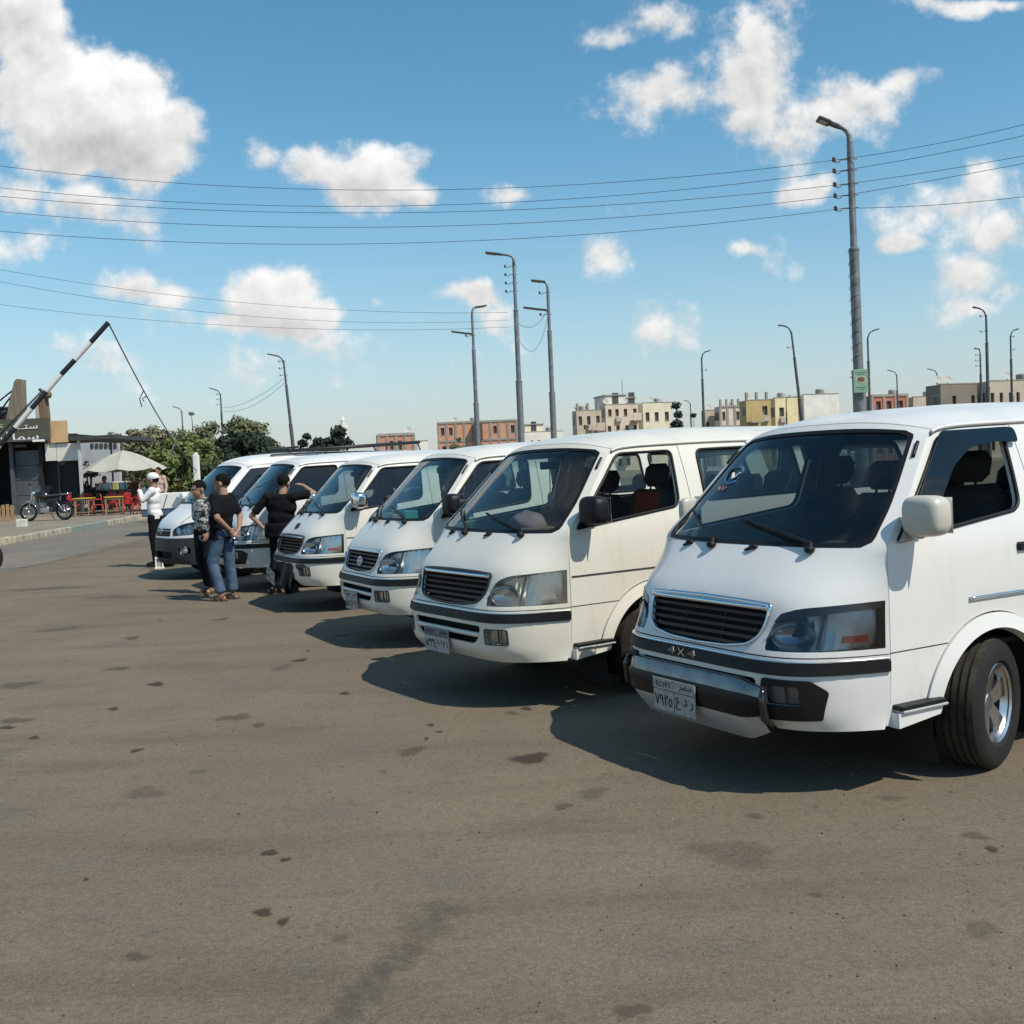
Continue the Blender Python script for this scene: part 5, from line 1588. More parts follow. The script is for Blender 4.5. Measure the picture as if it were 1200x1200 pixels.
for z, w in ((.175, .22), (.14, .16), (-.13, .2), (-.165, .13)):
    MB().box((-w / 2, -.018, z - .008), (w / 2, -.016, z + .008)).build('print_line', mat('notice_print', (.10, .22, .15), .6), nb)
MB().tube([(-.10, 0, .1), (-.14, .2, .1), (0, .36, .1), (.14, .2, .1), (.10, 0, .1)], .008, 6).build('strap', galvd, nb)

# ================================================================== houses
WINM = mat('dark_window', (.075, .07, .065), .35)
FRM = mat('window_frame', (.42, .40, .36), .7)
SHUT = mat('shutter_brown', (.10, .065, .04), .7)
CONC = mat('bare_concrete', (.34, .31, .27), .9, nscale=.8, namt=.25, bump=.2, bscale=4)
def wallm(name, c, c2=None, s_=.5):
    return mat(name, c, .9, nscale=s_, col2=c2 or tuple(k * .78 for k in c), detail=8, bump=.15, bscale=3)
def house(label, x0, x1, ytop, Y, wall, storeys=3, cols=4, depth=9.0, slab=None, style='plain', rz=0., parapet=.5, seed=1, skip=.25, shutter=False):
    rn = random.Random(seed)
    a, b = at(x0, ytop, Y), at(x1, ytop, Y)
    w0_ = (b - a).length; gz_ = gz(Y); rz = R(14) if rz == 0 else rz
    w = w0_ * .90; depth = w0_ * .50
    H = (a.z + b.z) / 2 - gz_
    h = empty('house', ((a.x + b.x) / 2, Y, gz_), rz, label, 'house', 'houses along the far side')
    st = H / storeys if style != 'plain' else (H - parapet) / storeys
    wl = MB(); t = .25
    cw = w / cols
    wins = []
    for s_ in range(storeys):
        for c in range(cols):
            if rn.random() < skip: continue
            ww = min(1.3, cw * .42); hh = min(1.35, st * .42)
            cx = -w / 2 + cw * (c + .5) + rn.uniform(-.1, .1) * cw; cz = st * (s_ + .52)
            wins.append((cx - ww / 2, cx + ww / 2, cz - hh / 2, cz + hh / 2))
    # facade with real openings, built strip by strip
    xs = sorted({-w / 2, w / 2} | {q for v in wins for q in v[:2]}); zs = sorted({0., H} | {q for v in wins for q in v[2:]})
    for i in range(len(xs) - 1):
        for j in range(len(zs) - 1):
            cx, cz = (xs[i] + xs[i + 1]) / 2, (zs[j] + zs[j + 1]) / 2
            if any(v[0] < cx < v[1] and v[2] < cz < v[3] for v in wins): continue
            wl.add([(xs[i], 0, zs[j]), (xs[i + 1], 0, zs[j]), (xs[i + 1], 0, zs[j + 1]), (xs[i], 0, zs[j + 1])], [(0, 1, 2, 3)])
    for v in wins:
        q = [(v[0], v[2]), (v[1], v[2]), (v[1], v[3]), (v[0], v[3])]
        for k in range(4):
            p, r_ = q[k], q[(k + 1) % 4]
            wl.add([(p[0], 0, p[1]), (r_[0], 0, r_[1]), (r_[0], t, r_[1]), (p[0], t, p[1])], [(0, 1, 2, 3)])
    wl.add([(-w / 2, 0, 0), (-w / 2, depth, 0), (-w / 2, depth, H), (-w / 2, 0, H)], [(0, 1, 2, 3)]); wl.add([(w / 2, 0, 0), (w / 2, 0, H), (w / 2, depth, H), (w / 2, depth, 0)], [(0, 1, 2, 3)])
    wl.add([(-w / 2, depth, 0), (w / 2, depth, 0), (w / 2, depth, H), (-w / 2, depth, H)], [(0, 1, 2, 3)])
    wl.add([(-w / 2, 0, H - parapet), (w / 2, 0, H - parapet), (w / 2, depth, H - parapet), (-w / 2, depth, H - parapet)], [(0, 1, 2, 3)])
    wo = fixnormals(wl.build('wall', wall, h))
    MB().box((-w / 2 - .03, -.03, H), (w / 2 + .03, .22, H + .1)).build('parapet_cap', slab or CONC, h)
    for v in wins:
        f = MB().box((v[0] - .06, -.035, v[2] - .09), (v[1] + .06, .02, v[2] - .003)).build('window', FRM, h)
        MB().add([(v[0], t - .03, v[2]), (v[1], t - .03, v[2]), (v[1], t - .03, v[3]), (v[0], t - .03, v[3])], [(0, 1, 2, 3)]).build('pane', SHUT if (shutter and rn.random() < .6) else WINM, f)
    for s_ in range(storeys):       # openings on the shaded gable
        for yy in (.3, .68):
            if rn.random() < .35: continue
            z = st * (s_ + .52)
            f = MB().box((-w / 2 - .035, depth * yy - .5, z - .62), (-w / 2 - .003, depth * yy + .5, z + .6)).build('window', FRM, h)
            MB().box((-w / 2 - .05, depth * yy - .42, z - .54), (-w / 2 - .037, depth * yy + .42, z + .52)).build('pane', WINM, f)
    if style == 'frame':           # concrete frame, brick infill
        for c in range(cols + 1):
            x = -w / 2 + cw * c
            MB().box((x - .16, -.07, 0), (x + .16, .05, H - .003)).build('column', CONC, h)
        for s_ in range(1, storeys + 1):
            MB().box((-w / 2 - .1, -.10, st * s_ - .16), (w / 2 + .1, -.003, st * s_ + .12)).build('floor_slab', CONC, h)
    if style == 'balcony':
        for s_ in range(1, storeys):
            c = rn.randrange(cols)
            x = -w / 2 + cw * c
            bo = MB().box((x, -1.3, st * s_ - .12), (x + cw, -.003, st * s_ + .05)).build('balcony', CONC, h)
            MB().box((x, -1.3, st * s_ + .05), (x + cw, -1.2, st * s_ + 1.0)).build('balcony_wall', wall, bo)
    if storeys > 1:                # tanks and dishes on the roof
        for k in range(rn.randint(1, 3)):
            x = rn.uniform(-w * .42, w * .42); y = rn.uniform(.8, depth * .5)
            if rn.random() < .5:
                MB().lathe([(.001, 1.25), (.45, 1.2), (.55, 1.1), (.55, .1), (.001, .1)], Matrix.Translation((x, y, H - parapet)), 12).build('water_tank', rn.choice([blackpl, FRM, CONC]), h, True, 40)
            else:
                d = MB().lathe([(.001, -.10), (.22, -.06), (.40, .02)], Matrix.Translation((x, y, H + .55)) @ Matrix.Rotation(R(60), 4, 'X'), 14).build('satellite_dish', FRM, h, True)
                MB().tube([(x, y + .1, H - parapet), (x, y + .1, H + .5)], .04, 6).build('dish_mast', galvd, d)
    if wins and rn.random() < .8:
        v = rn.choice(wins)
        MB().box((v[0], -.35, v[2] - .75), (v[0] + .8, -.005, v[2] - .2)).build('air_conditioner', FRM, h)
    return h, w, H, st
def roof_room(h, x0, x1, z0, z1, wall, y0=1.5, y1=6.0):
    o = MB().box((x0, y0, z0 - .52), (x1, y1, z1)).build('roof_room', wall, h)
    MB().box(((x0 + x1) / 2 - .5, y0 - .02, z0 + .2), ((x0 + x1) / 2 + .4, y0 - .004, z0 + 1.7)).build('roof_door', WINM, o)
    MB().box((x0 - .15, y0 - .15, z1), (x1 + .15, y1 + .15, z1 + .15)).build('roof_slab', CONC, o)
def stubs(h, w, H, n, wall=None):      # unfinished columns standing over the roof
    for k in range(n):
        x = -w / 2 + .3 + (w - .6) * k / max(1, n - 1)
        MB().box((x - .12, .3, H + .1), (x + .12, .6, H + 1.0)).build('column_stub', CONC, h)
brick = wallm('red_brick', (.66, .33, .21), (.55, .28, .18), 1.5); brick2 = wallm('dusty_brick', (.56, .27, .18))
cream = wallm('cream_render', (.80, .72, .55)); white_ = wallm('white_render', (.82, .79, .72)); beige = wallm('beige_render', (.58, .47, .36)); tan = wallm('tan_render', (.36, .26, .17))
yellow = wallm('yellow_render', (.80, .69, .42)); ochre = wallm('ochre_render', (.52, .39, .18)); pink = wallm('pink_render', (.70, .58, .47)); greyb = wallm('grey_brown_render', (.24, .205, .165)); palec = wallm('pale_concrete', (.52, .45, .35))
redb = wallm('red_render', (.50, .18, .11))
h, w, H, st = house('long orange brick block with pale concrete frame behind the lamp posts', 508, 610, 494, 150, brick, 3, 9, 12, rz=R(4), style='frame', seed=2, skip=.55)
MB().box((-w / 2 + 5, -1.2, st * 2), (-w / 2 + 6.2, -.02, st * 3 - .2)).build('stair_bay', SHUT, h)
h, w, H, st = house('low white block with a sloped side next to the brick block', 607, 664, 506, 165, white_, 2, 6, 10, seed=3, skip=.3)
roof_room(h, -w / 2 + 1, -w / 2 + 4, H, H + 1.2, cream)
h, w, H, st = house('tan house with small windows left of the white stepped house', 673, 707, 481, 140, beige, 3, 3, 9, seed=4, style='balcony', skip=.1, shutter=True)
stubs(h, w, H, 3)
h, w, H, st = house('white stepped house with roof rooms and balconies', 706, 751, 474, 143, pink, 4, 4, 9, seed=5, style='balcony', skip=.1, shutter=True)
roof_room(h, -1.8, 1.2, H, H + 1.3, white_); roof_room(h, 1.6, 2.5, H, H + .9, white_)
MB().tube([(.9, 2, H + 1.3), (.9, 2, H + 3.4)], .04, 6).build('antenna', galvd, h)
h, w, H, st = house('plain cream house wall beside the white stepped house', 750, 789, 472, 145, cream, 3, 3, 9, seed=6, skip=.75)
h, w, H, st = house('small pale grey house behind the curved lamp post', 824, 842, 481, 150, palec, 2, 2, 8, seed=7)
h, w, H, st = house('pinkish unfinished house with open bays', 841, 872, 476, 148, pink, 3, 3, 9, seed=8, style='frame', skip=.3)
stubs(h, w, H, 4)
h, w, H, st = house('ochre house with a dark ground floor beside the yellow house', 871, 906, 469, 128, ochre, 3, 2, 9, seed=9, style='balcony', skip=.2)
stubs(h, w, H, 3)
h, w, H, st = house('yellow house joined to the white flat-roofed house', 905, 938, 466, 130, yellow, 3, 2, 9, seed=10, skip=.75)
h, w, H, st = house('white flat-roofed house with a blank wall', 937, 988, 462, 131, white_, 3, 3, 10, seed=11, skip=.95)
h, w, H, st = house('unfinished red brick house with a shaded top floor', 1017, 1068, 463, 122, redb, 3, 3, 9, style='frame', seed=12, skip=.4)
h, w, H, st = house('low beige house between the red and the grey houses', 1067, 1097, 465, 125, palec, 3, 2, 9, seed=13, skip=.2)
h, w, H, st = house('dark grey-brown house with two small windows', 1096, 1151, 450, 100, greyb, 3, 4, 10, seed=14, skip=.6)
h, w, H, st = house('bare concrete house with a row of small windows', 1150, 1226, 446, 100.5, palec, 3, 6, 10, seed=15, skip=.15)
h, w, H, st = house('low orange brick house seen over the roof rack', 441, 487, 509, 120, brick2, 2, 4, 8, style='frame', seed=16, skip=.5)
h, w, H, st = house('low white shed beside the orange brick house', 488, 502, 517, 118, white_, 1, 2, 6, seed=17, skip=.2)
# minaret
mn = empty('minaret', (at(402, 500, 260).x, 260, gz(260)), 0, 'slim white minaret tip behind the dark bushy palm', 'minaret')
zt = at(402, 487, 260).z - gz(260)
MB().lathe([(1.0, 0), (.9, zt - 3.4), (1.25, zt - 3.3), (1.25, zt - 2.9), (.55, zt - 2.8), (.5, zt - 1.4), (.62, zt - 1.2), (.4, zt - .8), (.05, zt)], None, 12).build('tower', white_, mn, True, 30)
MB().lathe([(1.3, zt - 2.9), (1.3, zt - 2.4), (1.22, zt - 2.4), (1.22, zt - 2.9)], None, 12).build('gallery', white_, mn)

# ================================================================== trees
bark = mat('bark', (.12, .09, .065), .95, nscale=5, namt=.4)
def leafm(name, c, c2):
    M = mat(name, c, .7, nscale=.9, col2=c2, detail=3, lo=.3, hi=.7)
    b = M.node_tree.nodes['Principled BSDF']
    return M
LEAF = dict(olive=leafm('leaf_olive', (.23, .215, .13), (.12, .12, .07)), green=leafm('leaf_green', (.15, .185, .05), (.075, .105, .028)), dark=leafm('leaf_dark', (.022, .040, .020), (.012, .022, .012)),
            mid=leafm('leaf_mid', (.14, .155, .065), (.07, .085, .035)), dry=leafm('leaf_dry', (.17, .12, .085), (.10, .07, .05)))
def tree(label, px, pyb, pyt, hw_px, Y, kind, leaves=2600, lsz=.28, name='tree', lobes=16, seed=1, low=.25, sparse=0., zfloor=.6):
    """trunk, forking limbs, and a crown of leaf blades gathered in uneven clumps"""
    rn = random.Random(seed * 13 + 5)
    base = Vector((at(px, 560, Y).x, Y, gz(Y)))
    H = at(px, pyt, Y).z - base.z
    hw = hw_px / CAM_F * Y
    t = empty(name, base, 0, label, 'tree', 'trees and shrubs beyond the vans')
    clumps = []
    for k in range(lobes):
        a = rn.uniform(0, 6.28); rr_ = hw * math.sqrt(rn.random()) * .8
        z = H * (low + (1 - low) * rn.uniform(.12, .9)) * (1 - .12 * rr_ / hw)
        s_ = max(min(hw, H) * rn.uniform(.26, .46), .30)
        clumps.append((Vector((rr_ * math.cos(a), rr_ * math.sin(a) * .8, min(z, H - s_ * .7))), s_))
    clumps.append((Vector((rn.uniform(-.2, .2) * hw, 0, H - hw * .3)), hw * .34))
    tr = MB()
    tr.tube([(0, 0, -.1), (.05, .02, H * low * .6), (.02, 0, H * (low + .2))], [max(.09, H * .03), max(.07, H * .022), max(.05, H * .014)], 8)
    for c, s_ in clumps:
        tr.tube([(.02, 0, H * low * .8), tuple(Vector((.02, 0, H * low * .8)).lerp(c, .55) + Vector((0, 0, .12 * H * .3))), tuple(c)], [max(.04, H * .012), .03 + .004 * H, .015], 5)
    tr.build('trunk', bark, t, True)
    cr = MB()
    n = leaves
    tot = sum(s_ ** 2 for _, s_ in clumps)
    for c, s_ in clumps:
        k = int(n * s_ ** 2 / tot)
        for i in range(k):
            v = Vector((rn.gauss(0, 1), rn.gauss(0, 1), rn.gauss(0, 1))).normalized()
            r_ = s_ * (rn.random() ** .4) * (1 + .35 * noise.noise(v * 2.2 + c))
            p = c + Vector((v.x * r_ * 1.15, v.y * r_ * 1.15, v.z * r_ * .85))
            if p.z < zfloor: continue
            d = (v + Vector((rn.uniform(-.8, .8), rn.uniform(-.8, .8), rn.uniform(-.5, .9)))).normalized()
            s1 = d.cross(Vector((rn.uniform(-1, 1), rn.uniform(-1, 1), rn.uniform(-1, 1)))).normalized()
            L_ = lsz * rn.uniform(.6, 1.3); wd = L_ * .42
            up = d.cross(s1)
            cr.add([p - s1 * L_ * .5, p + up * wd * .5 + d * .02, p + s1 * L_ * .5, p - up * wd * .5], [(0, 1, 2, 3)])
    cr.build('crown', LEAF[kind], t)
    return t
tree('grey-olive tree behind the cafe canopy', 160, 560, 501, 26, 62, 'olive', 2600, .36, seed=1)
tree('rounded olive tree behind the big parasol', 190, 560, 500, 26, 66, 'olive', 2600, .36, seed=2)
tree('bright green leafy tree behind the white post', 205, 560, 513, 26, 54, 'green', 2800, .32, seed=3, low=.12)
tree('bright green bush in front of the dark tree', 232, 560, 509, 22, 55, 'green', 2600, .32, seed=4, low=.12)
tree('tall olive green tree above the dark tree', 282, 560, 487, 34, 70, 'mid', 3200, .40, seed=5)
tree('middling green tree left of the dark tree', 245, 560, 500, 26, 68, 'mid', 2400, .38, seed=6)
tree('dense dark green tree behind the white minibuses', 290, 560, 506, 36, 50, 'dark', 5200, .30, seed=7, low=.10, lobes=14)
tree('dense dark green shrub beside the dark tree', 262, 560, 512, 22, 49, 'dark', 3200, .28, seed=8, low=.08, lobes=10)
tree('bare reddish sapling with sparse dry leaves', 230, 560, 482, 9, 75, 'dry', 300, .26, seed=9, low=.45, lobes=6)
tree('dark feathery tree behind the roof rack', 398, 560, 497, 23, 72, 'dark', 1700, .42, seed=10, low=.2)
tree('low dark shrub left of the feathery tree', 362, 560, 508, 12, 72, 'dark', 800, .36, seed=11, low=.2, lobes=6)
tree('small dusty bush in front of the brick block', 540, 560, 512, 9, 110, 'mid', 500, .42, seed=12, low=.15, lobes=6)
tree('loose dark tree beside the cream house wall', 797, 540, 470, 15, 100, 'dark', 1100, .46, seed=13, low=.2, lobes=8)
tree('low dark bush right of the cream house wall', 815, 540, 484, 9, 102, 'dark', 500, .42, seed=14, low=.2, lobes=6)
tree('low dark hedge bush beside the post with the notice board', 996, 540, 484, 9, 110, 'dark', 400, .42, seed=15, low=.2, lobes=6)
tree('small dusty shrub in front of the tan house', 690, 540, 498, 8, 120, 'mid', 300, .42, seed=16, low=.1, lobes=5)
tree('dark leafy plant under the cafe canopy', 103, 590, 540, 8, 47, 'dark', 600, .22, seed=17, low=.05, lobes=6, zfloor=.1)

for i, (px, pyt, hw_, Y, kd, lab) in enumerate(((135, 506, 26, 80, 'olive', 'greyish tree rising behind the cafe canopy edge'), (175, 497, 30, 84, 'olive', 'broad dusty olive tree between the cafe and the green tree'), (212, 502, 30, 80, 'mid', 'tree with dull green crown above the bright green tree'),
        (255, 492, 30, 82, 'mid', 'tall dull green tree beside the bare sapling'), (305, 492, 28, 80, 'mid', 'dull green tree rising behind the dense dark tree'), (222, 520, 26, 50, 'green', 'leafy bright bush right of the green tree'), (185, 522, 22, 52, 'green', 'bright low bush behind the parasol edge'),
        (315, 512, 22, 52, 'dark', 'dark dense shrub at the end of the tree row'), (330, 522, 20, 90, 'mid', 'distant low shrub beyond the tree row'), (376, 512, 16, 74, 'dark', 'low dark shrub under the feathery tree'))):
    tree(lab, px, 560, pyt, hw_, Y, kd, 3000, .40 if Y > 70 else .32, seed=40 + i, low=.08, lobes=18)

# ================================================================== cafe and what stands round it
woodc = mat('weathered_wood', (.20, .135, .085), .9, nscale=3, col2=(.12, .08, .05), nsc3=(4, 4, .5)); woodg = mat('grey_timber', (.24, .20, .15), .9, nscale=3, col2=(.15, .12, .09), nsc3=(4, 4, .5))
tanp = mat('tan_board', (.64, .42, .23), .8, nscale=2, namt=.15); whitep = mat('white_board', (.72, .70, .64), .7, nscale=2, namt=.12)
olive = mat('sign_olive', (.085, .088, .062), .6, nscale=3, namt=.2); letter = mat('sign_letter', (.82, .82, .78), .5); letter2 = mat('sign_letter_gold', (.62, .55, .28), .5)
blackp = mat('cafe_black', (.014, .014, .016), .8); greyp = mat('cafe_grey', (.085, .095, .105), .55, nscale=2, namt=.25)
YC = 46.0
ZC = gz(YC) + .14
CX = at(40, 560, YC).x
cafe = empty('cafe', (CX, YC, ZC), 0, 'dark open-fronted cafe with timber columns, white panels and a flat canopy', 'cafe')
def pbox(name, x0, y0, x1, y1, Y, d, m, parent=None, org=None, bev=0., floor=False):
    ym, xm = (y0 + y1) / 2, (x0 + x1) / 2
    a, b = at(x0, ym, Y).x, at(x1, ym, Y).x
    z0, z1 = at(xm, y1, Y).z, at(xm, y0, Y).z
    o = org or Vector((CX, YC, ZC))
    if floor: z0 = o.z
    return MB().box((a - o.x, Y - o.y, z0 - o.z), (b - o.x, Y - o.y + d, z1 - o.z), bev=bev).build(name, m, parent or cafe)
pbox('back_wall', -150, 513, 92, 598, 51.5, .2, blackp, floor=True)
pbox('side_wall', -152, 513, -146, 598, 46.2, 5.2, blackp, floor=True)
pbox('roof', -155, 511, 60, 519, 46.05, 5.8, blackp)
for x0, x1 in ((12.5, 16.5), (-60, -56), (-110, -106)):
    pbox('post', x0, 519.5, x1, 606, 46.2, .14, greyp, floor=True)
pbox('brace', 17, 521, 30, 524, 46.25, .1, greyp)
for k in range(4):
    pbox('grey_panel', 18, 528 + 17.6 * k, 50, 545 + 17.6 * k, 46.4, .06, greyp, floor=(k == 3))
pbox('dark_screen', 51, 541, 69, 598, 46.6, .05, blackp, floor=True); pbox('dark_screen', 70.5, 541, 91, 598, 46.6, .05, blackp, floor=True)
pbox('post', 69, 541, 70.3, 600, 46.45, .05, greyp, floor=True); pbox('post', 47, 521, 50.5, 598, 46.3, .1, blackp, floor=True)
pbox('white_panel', 53, 519.5, 65.7, 540, 46.1, .06, whitep); pbox('white_panel', 66.4, 519.5, 91.5, 540, 46.1, .06, whitep)
pbox('tan_panel', 58.6, 493, 79, 518.6, 46.0, .06, tanp)
pbox('pole', 92.6, 511, 95.6, 598, 45.6, .09, mat('pale_pole', (.5, .5, .5), .5), floor=True)
pbox('canopy', 79.5, 510.5, 134, 515, 45.4, 5.2, mat('canopy_dark', (.05, .052, .055), .6))
pbox('canopy_post', 131, 515.5, 132.5, 598, 50.3, .08, greyp, floor=True)
pbox('rear_wall', 97, 517.5, 141, 596, 55, .2, mat('cafe_rear', (.50, .51, .52), .8, nscale=1, namt=.2), floor=True)
for k in range(6):
    pbox('rear_window', 106 + 5.4 * k, 519.5, 109.5 + 5.4 * k, 525, 54.96, .03, WINM)
def column(pts, m, name='timber_column'):     # tapered timber from photo outline, real depth
    vs = [at(px, py, YC + .1) for px, py in pts]
    poly = [(v.x - CX, v.z - ZC) for v in vs]
    return fixnormals(MB().prism(poly, .5, Matrix.Translation((0, -.15, 0))).build(name, m, cafe))
column([(10, 494), (14, 470), (19.5, 448), (22, 444.5), (27.5, 445), (28.5, 476), (29, 494)], woodg)
column([(47.5, 470), (43.5, 470), (45, 493), (49.5, 493)], mat('pale_timber', (.42, .38, .31), .9))
column([(49.8, 519), (50.5, 492), (48.6, 462), (53.6, 462), (56, 486), (58.2, 519)], woodc)
kb_ = MB().ell(at(56.3, 462.5, YC) - Vector((CX, YC, ZC)), (.15, .2, .17), 12, 8); kb_.build('column_knob', woodc, cafe, True)
tk = at(4, 485, 47.2) - Vector((CX, YC, ZC))
MB().lathe([(.001, .3), (.3, .3), (.36, .22), (.36, -.3), (.001, -.3)], Matrix.Translation(tk), 16).build('water_tank', blackpl, cafe, True, 40)
for a, b in (((-6, 474), (18, 455)), ((3, 478), (19, 456))):
    MB().tube([at(a[0], a[1], 46.6) - Vector((CX, YC, ZC)), at(b[0], b[1], 46.6) - Vector((CX, YC, ZC))], .035, 6).build('stay', blackpl, cafe)
# sign board with raised letters
sg_o = at(0, 507, 45.7)
sign = empty('cafe_sign', sg_o, 0, 'olive green cafe sign with raised white Arabic letters', 'sign')
pbox('board', -150, 494, 57.5, 518, 45.7, .16, olive, sign, sg_o)
pbox('lower_trim', -150, 518.3, 57, 520.5, 45.66, .2, greyp, sign, sg_o)
pbox('bright_edge', 38, 515, 52, 517.5, 45.64, .04, letter, sign, sg_o)
def sign_text(body, px, py, size, width_px, m, Y=45.69):
    p = at(px, py, Y) - sg_o
    text_obj(body, size, m, sign, Matrix.Translation(p) @ Matrix.Rotation(PI / 2, 4, 'X'), width_px / CAM_F * Y, .02)
# visual order, left to right
sign_text('\ufeee\u0640\u0640\ufe98\ufeb3', 29, 501.5, .34, 30, letter)
sign_text('\ufe8e\ufee4\ufeb3', 30, 511.5, .42, 30, letter)
sign_text('\ufef2\ufed4\ufedb', -8, 501, .22, 24, letter2)
sign_text('\ufedd', 5, 511.5, .42, 8, letter)
# boom barrier
yb = 20.0
piv = at(-70, 595, yb)
bar_ = empty('boom_barrier', (piv.x, yb, 0), 0, 'raised boom barrier pole painted in black and white bands', 'barrier')
og = Vector((piv.x, yb, 0))
pts = [(127, 378), (106.5, 401), (88, 421.5), (72, 438.5), (54.5, 458.5), (37, 478.5), (18, 501), (0, 521.5), (-22, 545), (-44, 569), (-70, 595)]
bw = mat('barrier_white', (.80, .79, .75), .5, nscale=6, namt=.1); bb = mat('barrier_black', (.02, .024, .028), .5)
for k in range(len(pts) - 1):
    a, b = at(*pts[k], yb) - og, at(*pts[k + 1], yb) - og
    MB().tube([a, b], .046, 10).build('band', bb if k % 2 == 0 else bw, bar_, True, 40)
MB().tube([at(47, 457, yb) - og + Vector((0, .1, 0)), at(0, 506, yb) - og + Vector((0, .1, 0)), at(-66, 573, yb) - og + Vector((0, .1, 0))], .018, 6).build('stay_rod', bb, bar_, True)
MB().tube([at(46, 456, yb) - og, at(53, 461, yb) - og], .03, 6).build('clamp', bb, bar_)
pv = at(-70, 595, yb) - og
MB().box((-.16, -.14, 0), (.16, .14, pv.z + .12), bev=.02).build('stand', mat('barrier_stand', (.30, .30, .28), .6), bar_)
d_ = (pv - (at(0, 521.5, yb) - og)).normalized()
MB().tube([pv, pv + d_ * .7], .05, 8).build('tail', bb, bar_, True); MB().box((-.18, -.15, -.2), (.18, .15, .2), 0, Matrix.Translation(pv + d_ * .75), .03).build('counterweight', mat('weight_concrete', (.3, .29, .27), .9), bar_)
# post the rope is tied to
wp = empty('marker_post', (at(231, 560, 30).x, 30, gz(30)), 0, 'slim white post standing behind the white minibus', 'post')
hp = at(231, 533, 30).z - gz(30)
MB().box((-.075, -.075, 0), (.075, .075, hp), bev=.01).build('shaft', bw, wp); MB().box((-.05, -.05, hp), (.05, .05, hp + .06), bev=.02).build('cap', bw, wp)
MB().box((-.2, -.2, -.02), (.2, .2, .12), bev=.02).build('footing', CONC, wp)
A, B = at(127, 378, yb), Vector((wp.location.x, 30, gz(30) + hp * .8))
rope = MB().tube([A.lerp(B, t) + Vector((0, 0, -.25 * 4 * t * (1 - t))) for t in np.linspace(0, 1, 30)], .014, 5)
ro = rope.build('barrier_rope', mat('rope', (.16, .15, .14), .9), None, True); tag(ro, 'frayed rope hanging from the barrier tip to the white post', 'rope')
for t, l in ((.30, .35), (.33, .12), (.66, .5), (.68, .3)):
    p = A.lerp(B, t) + Vector((0, 0, -.25 * 4 * t * (1 - t)))
    MB().tube([p, p + Vector((-.10, 0, -l * .5)), p + Vector((-.06 - .05 * (l > .4), 0, -l))], .014, 5).build('rope_tail', MATS['rope'], ro, True)

# parasol, tables, chairs
pz = lambda y: gz(y) + .14
canv = mat('parasol_canvas', (.40, .39, .34), .85, nscale=2, namt=.12)
pa = empty('parasol', (at(148, 590, 45).x, 45, pz(45)), .2, 'large faded canvas parasol beside the cafe', 'parasol')
za, ze = at(147, 527.5, 45).z - pz(45), at(147, 550, 45).z - pz(45)
cv = MB(); n = 8; Rr = 1.75
ring = lambda k, r, z: Vector((r * math.cos(2 * PI * k / n), r * math.sin(2 * PI * k / n), z))
for k in range(n):
    vs = []
    for j in range(6):
        t = j / 5
        for i in range(5):
            s_ = i / 4
            zt_ = za + (ze - za) * t ** 1.35
            p = ring(k, Rr * t, zt_).lerp(ring(k + 1, Rr * t, zt_), s_)
            p.z -= .10 * t * math.sin(PI * s_) ; vs.append(p)
    MB().add(vs, [(j * 5 + i, (j + 1) * 5 + i, (j + 1) * 5 + i + 1, j * 5 + i + 1) for j in range(5) for i in range(4)]).build('canopy_panel', canv, pa, True)
    MB().tube([ring(k, Rr * t, za + (ze - za) * t ** 1.35 - .025) for t in (.03, .3, .6, .97)], .014, 5).build('rib', galvd, pa)
MB().tube([(0, 0, 0), (0, 0, za + .08)], .03, 8).build('pole', galvd, pa, True); MB().lathe([(.001, .12), (.2, .12), (.3, .05), (.3, 0)], None, 14).build('foot', CONC, pa)
redp = mat('red_plastic', (.52, .035, .035), .45, nscale=6, namt=.12); yel = mat('yellow_top', (.72, .46, .06), .5, nscale=6, namt=.1); twood = mat('table_wood', (.34, .25, .15), .8, nscale=6, namt=.3)
def make_chair():
    c = empty('plastic_chair')
    MB().box((-.22, -.21, .42), (.22, .21, .45), bev=.012).build('seat', redp, c)
    b = MB()
    for x in (-.15, -.075, 0, .075, .15):
        b.box((x - .025, .20, .44), (x + .025, .225, .80), 0, Matrix.Translation((0, .0, 0)) @ Matrix.Rotation(R(-6), 4, 'X'), .004)
    b.tube([(-.21, .17, .78), (-.15, .13, .84), (0, .115, .86), (.15, .13, .84), (.21, .17, .78)], .022, 6)
    bo = MB().tube([(-.21, .185, .45), (-.215, .16, .78), (-.15, .13, .85), (0, .115, .87), (.15, .13, .85), (.215, .16, .78), (.21, .185, .45)], .02, 6).build('backrest', redp, c, True)
    for x in (-.12, -.04, .04, .12):
        MB().box((x - .025, -.01, 0), (x + .025, .01, .40), 0, Matrix.Translation((0, .195, .45)) @ Matrix.Rotation(R(10), 4, 'X'), .003).build('back_slat', redp, bo)
    for s_ in (-1, 1):
        MB().tube([(s_ * .215, .165, .66), (s_ * .24, -.05, .66), (s_ * .235, -.2, .63), (s_ * .22, -.2, .45)], .02, 6).build('armrest', redp, c, True)
        for y in (-.2, .2):
            MB().tube([(s_ * .19, y * .95, .43), (s_ * .235, y * 1.15, 0)], [.028, .02], 6).build('leg', redp, c, True)
    return c
ch0 = make_chair()
spots = [(86, 43.4, 1.6, 'red plastic chair half hidden behind the parked motorcycle'), (114, 42.6, -1.2, 'red plastic chair between the two yellow tables'), (134, 44.2, 3.0, 'red plastic chair behind the table nearest the parasol pole'),
         (154, 42.6, 1.3, 'red plastic chair facing the table under the parasol'), (167, 42.4, 1.9, 'red plastic chair right behind the man in the white shirt'), (101, 44.4, 0.3, 'red plastic chair standing behind the table by the cafe pole'), (147, 44.8, .6, 'red plastic chair in the shade under the parasol')]
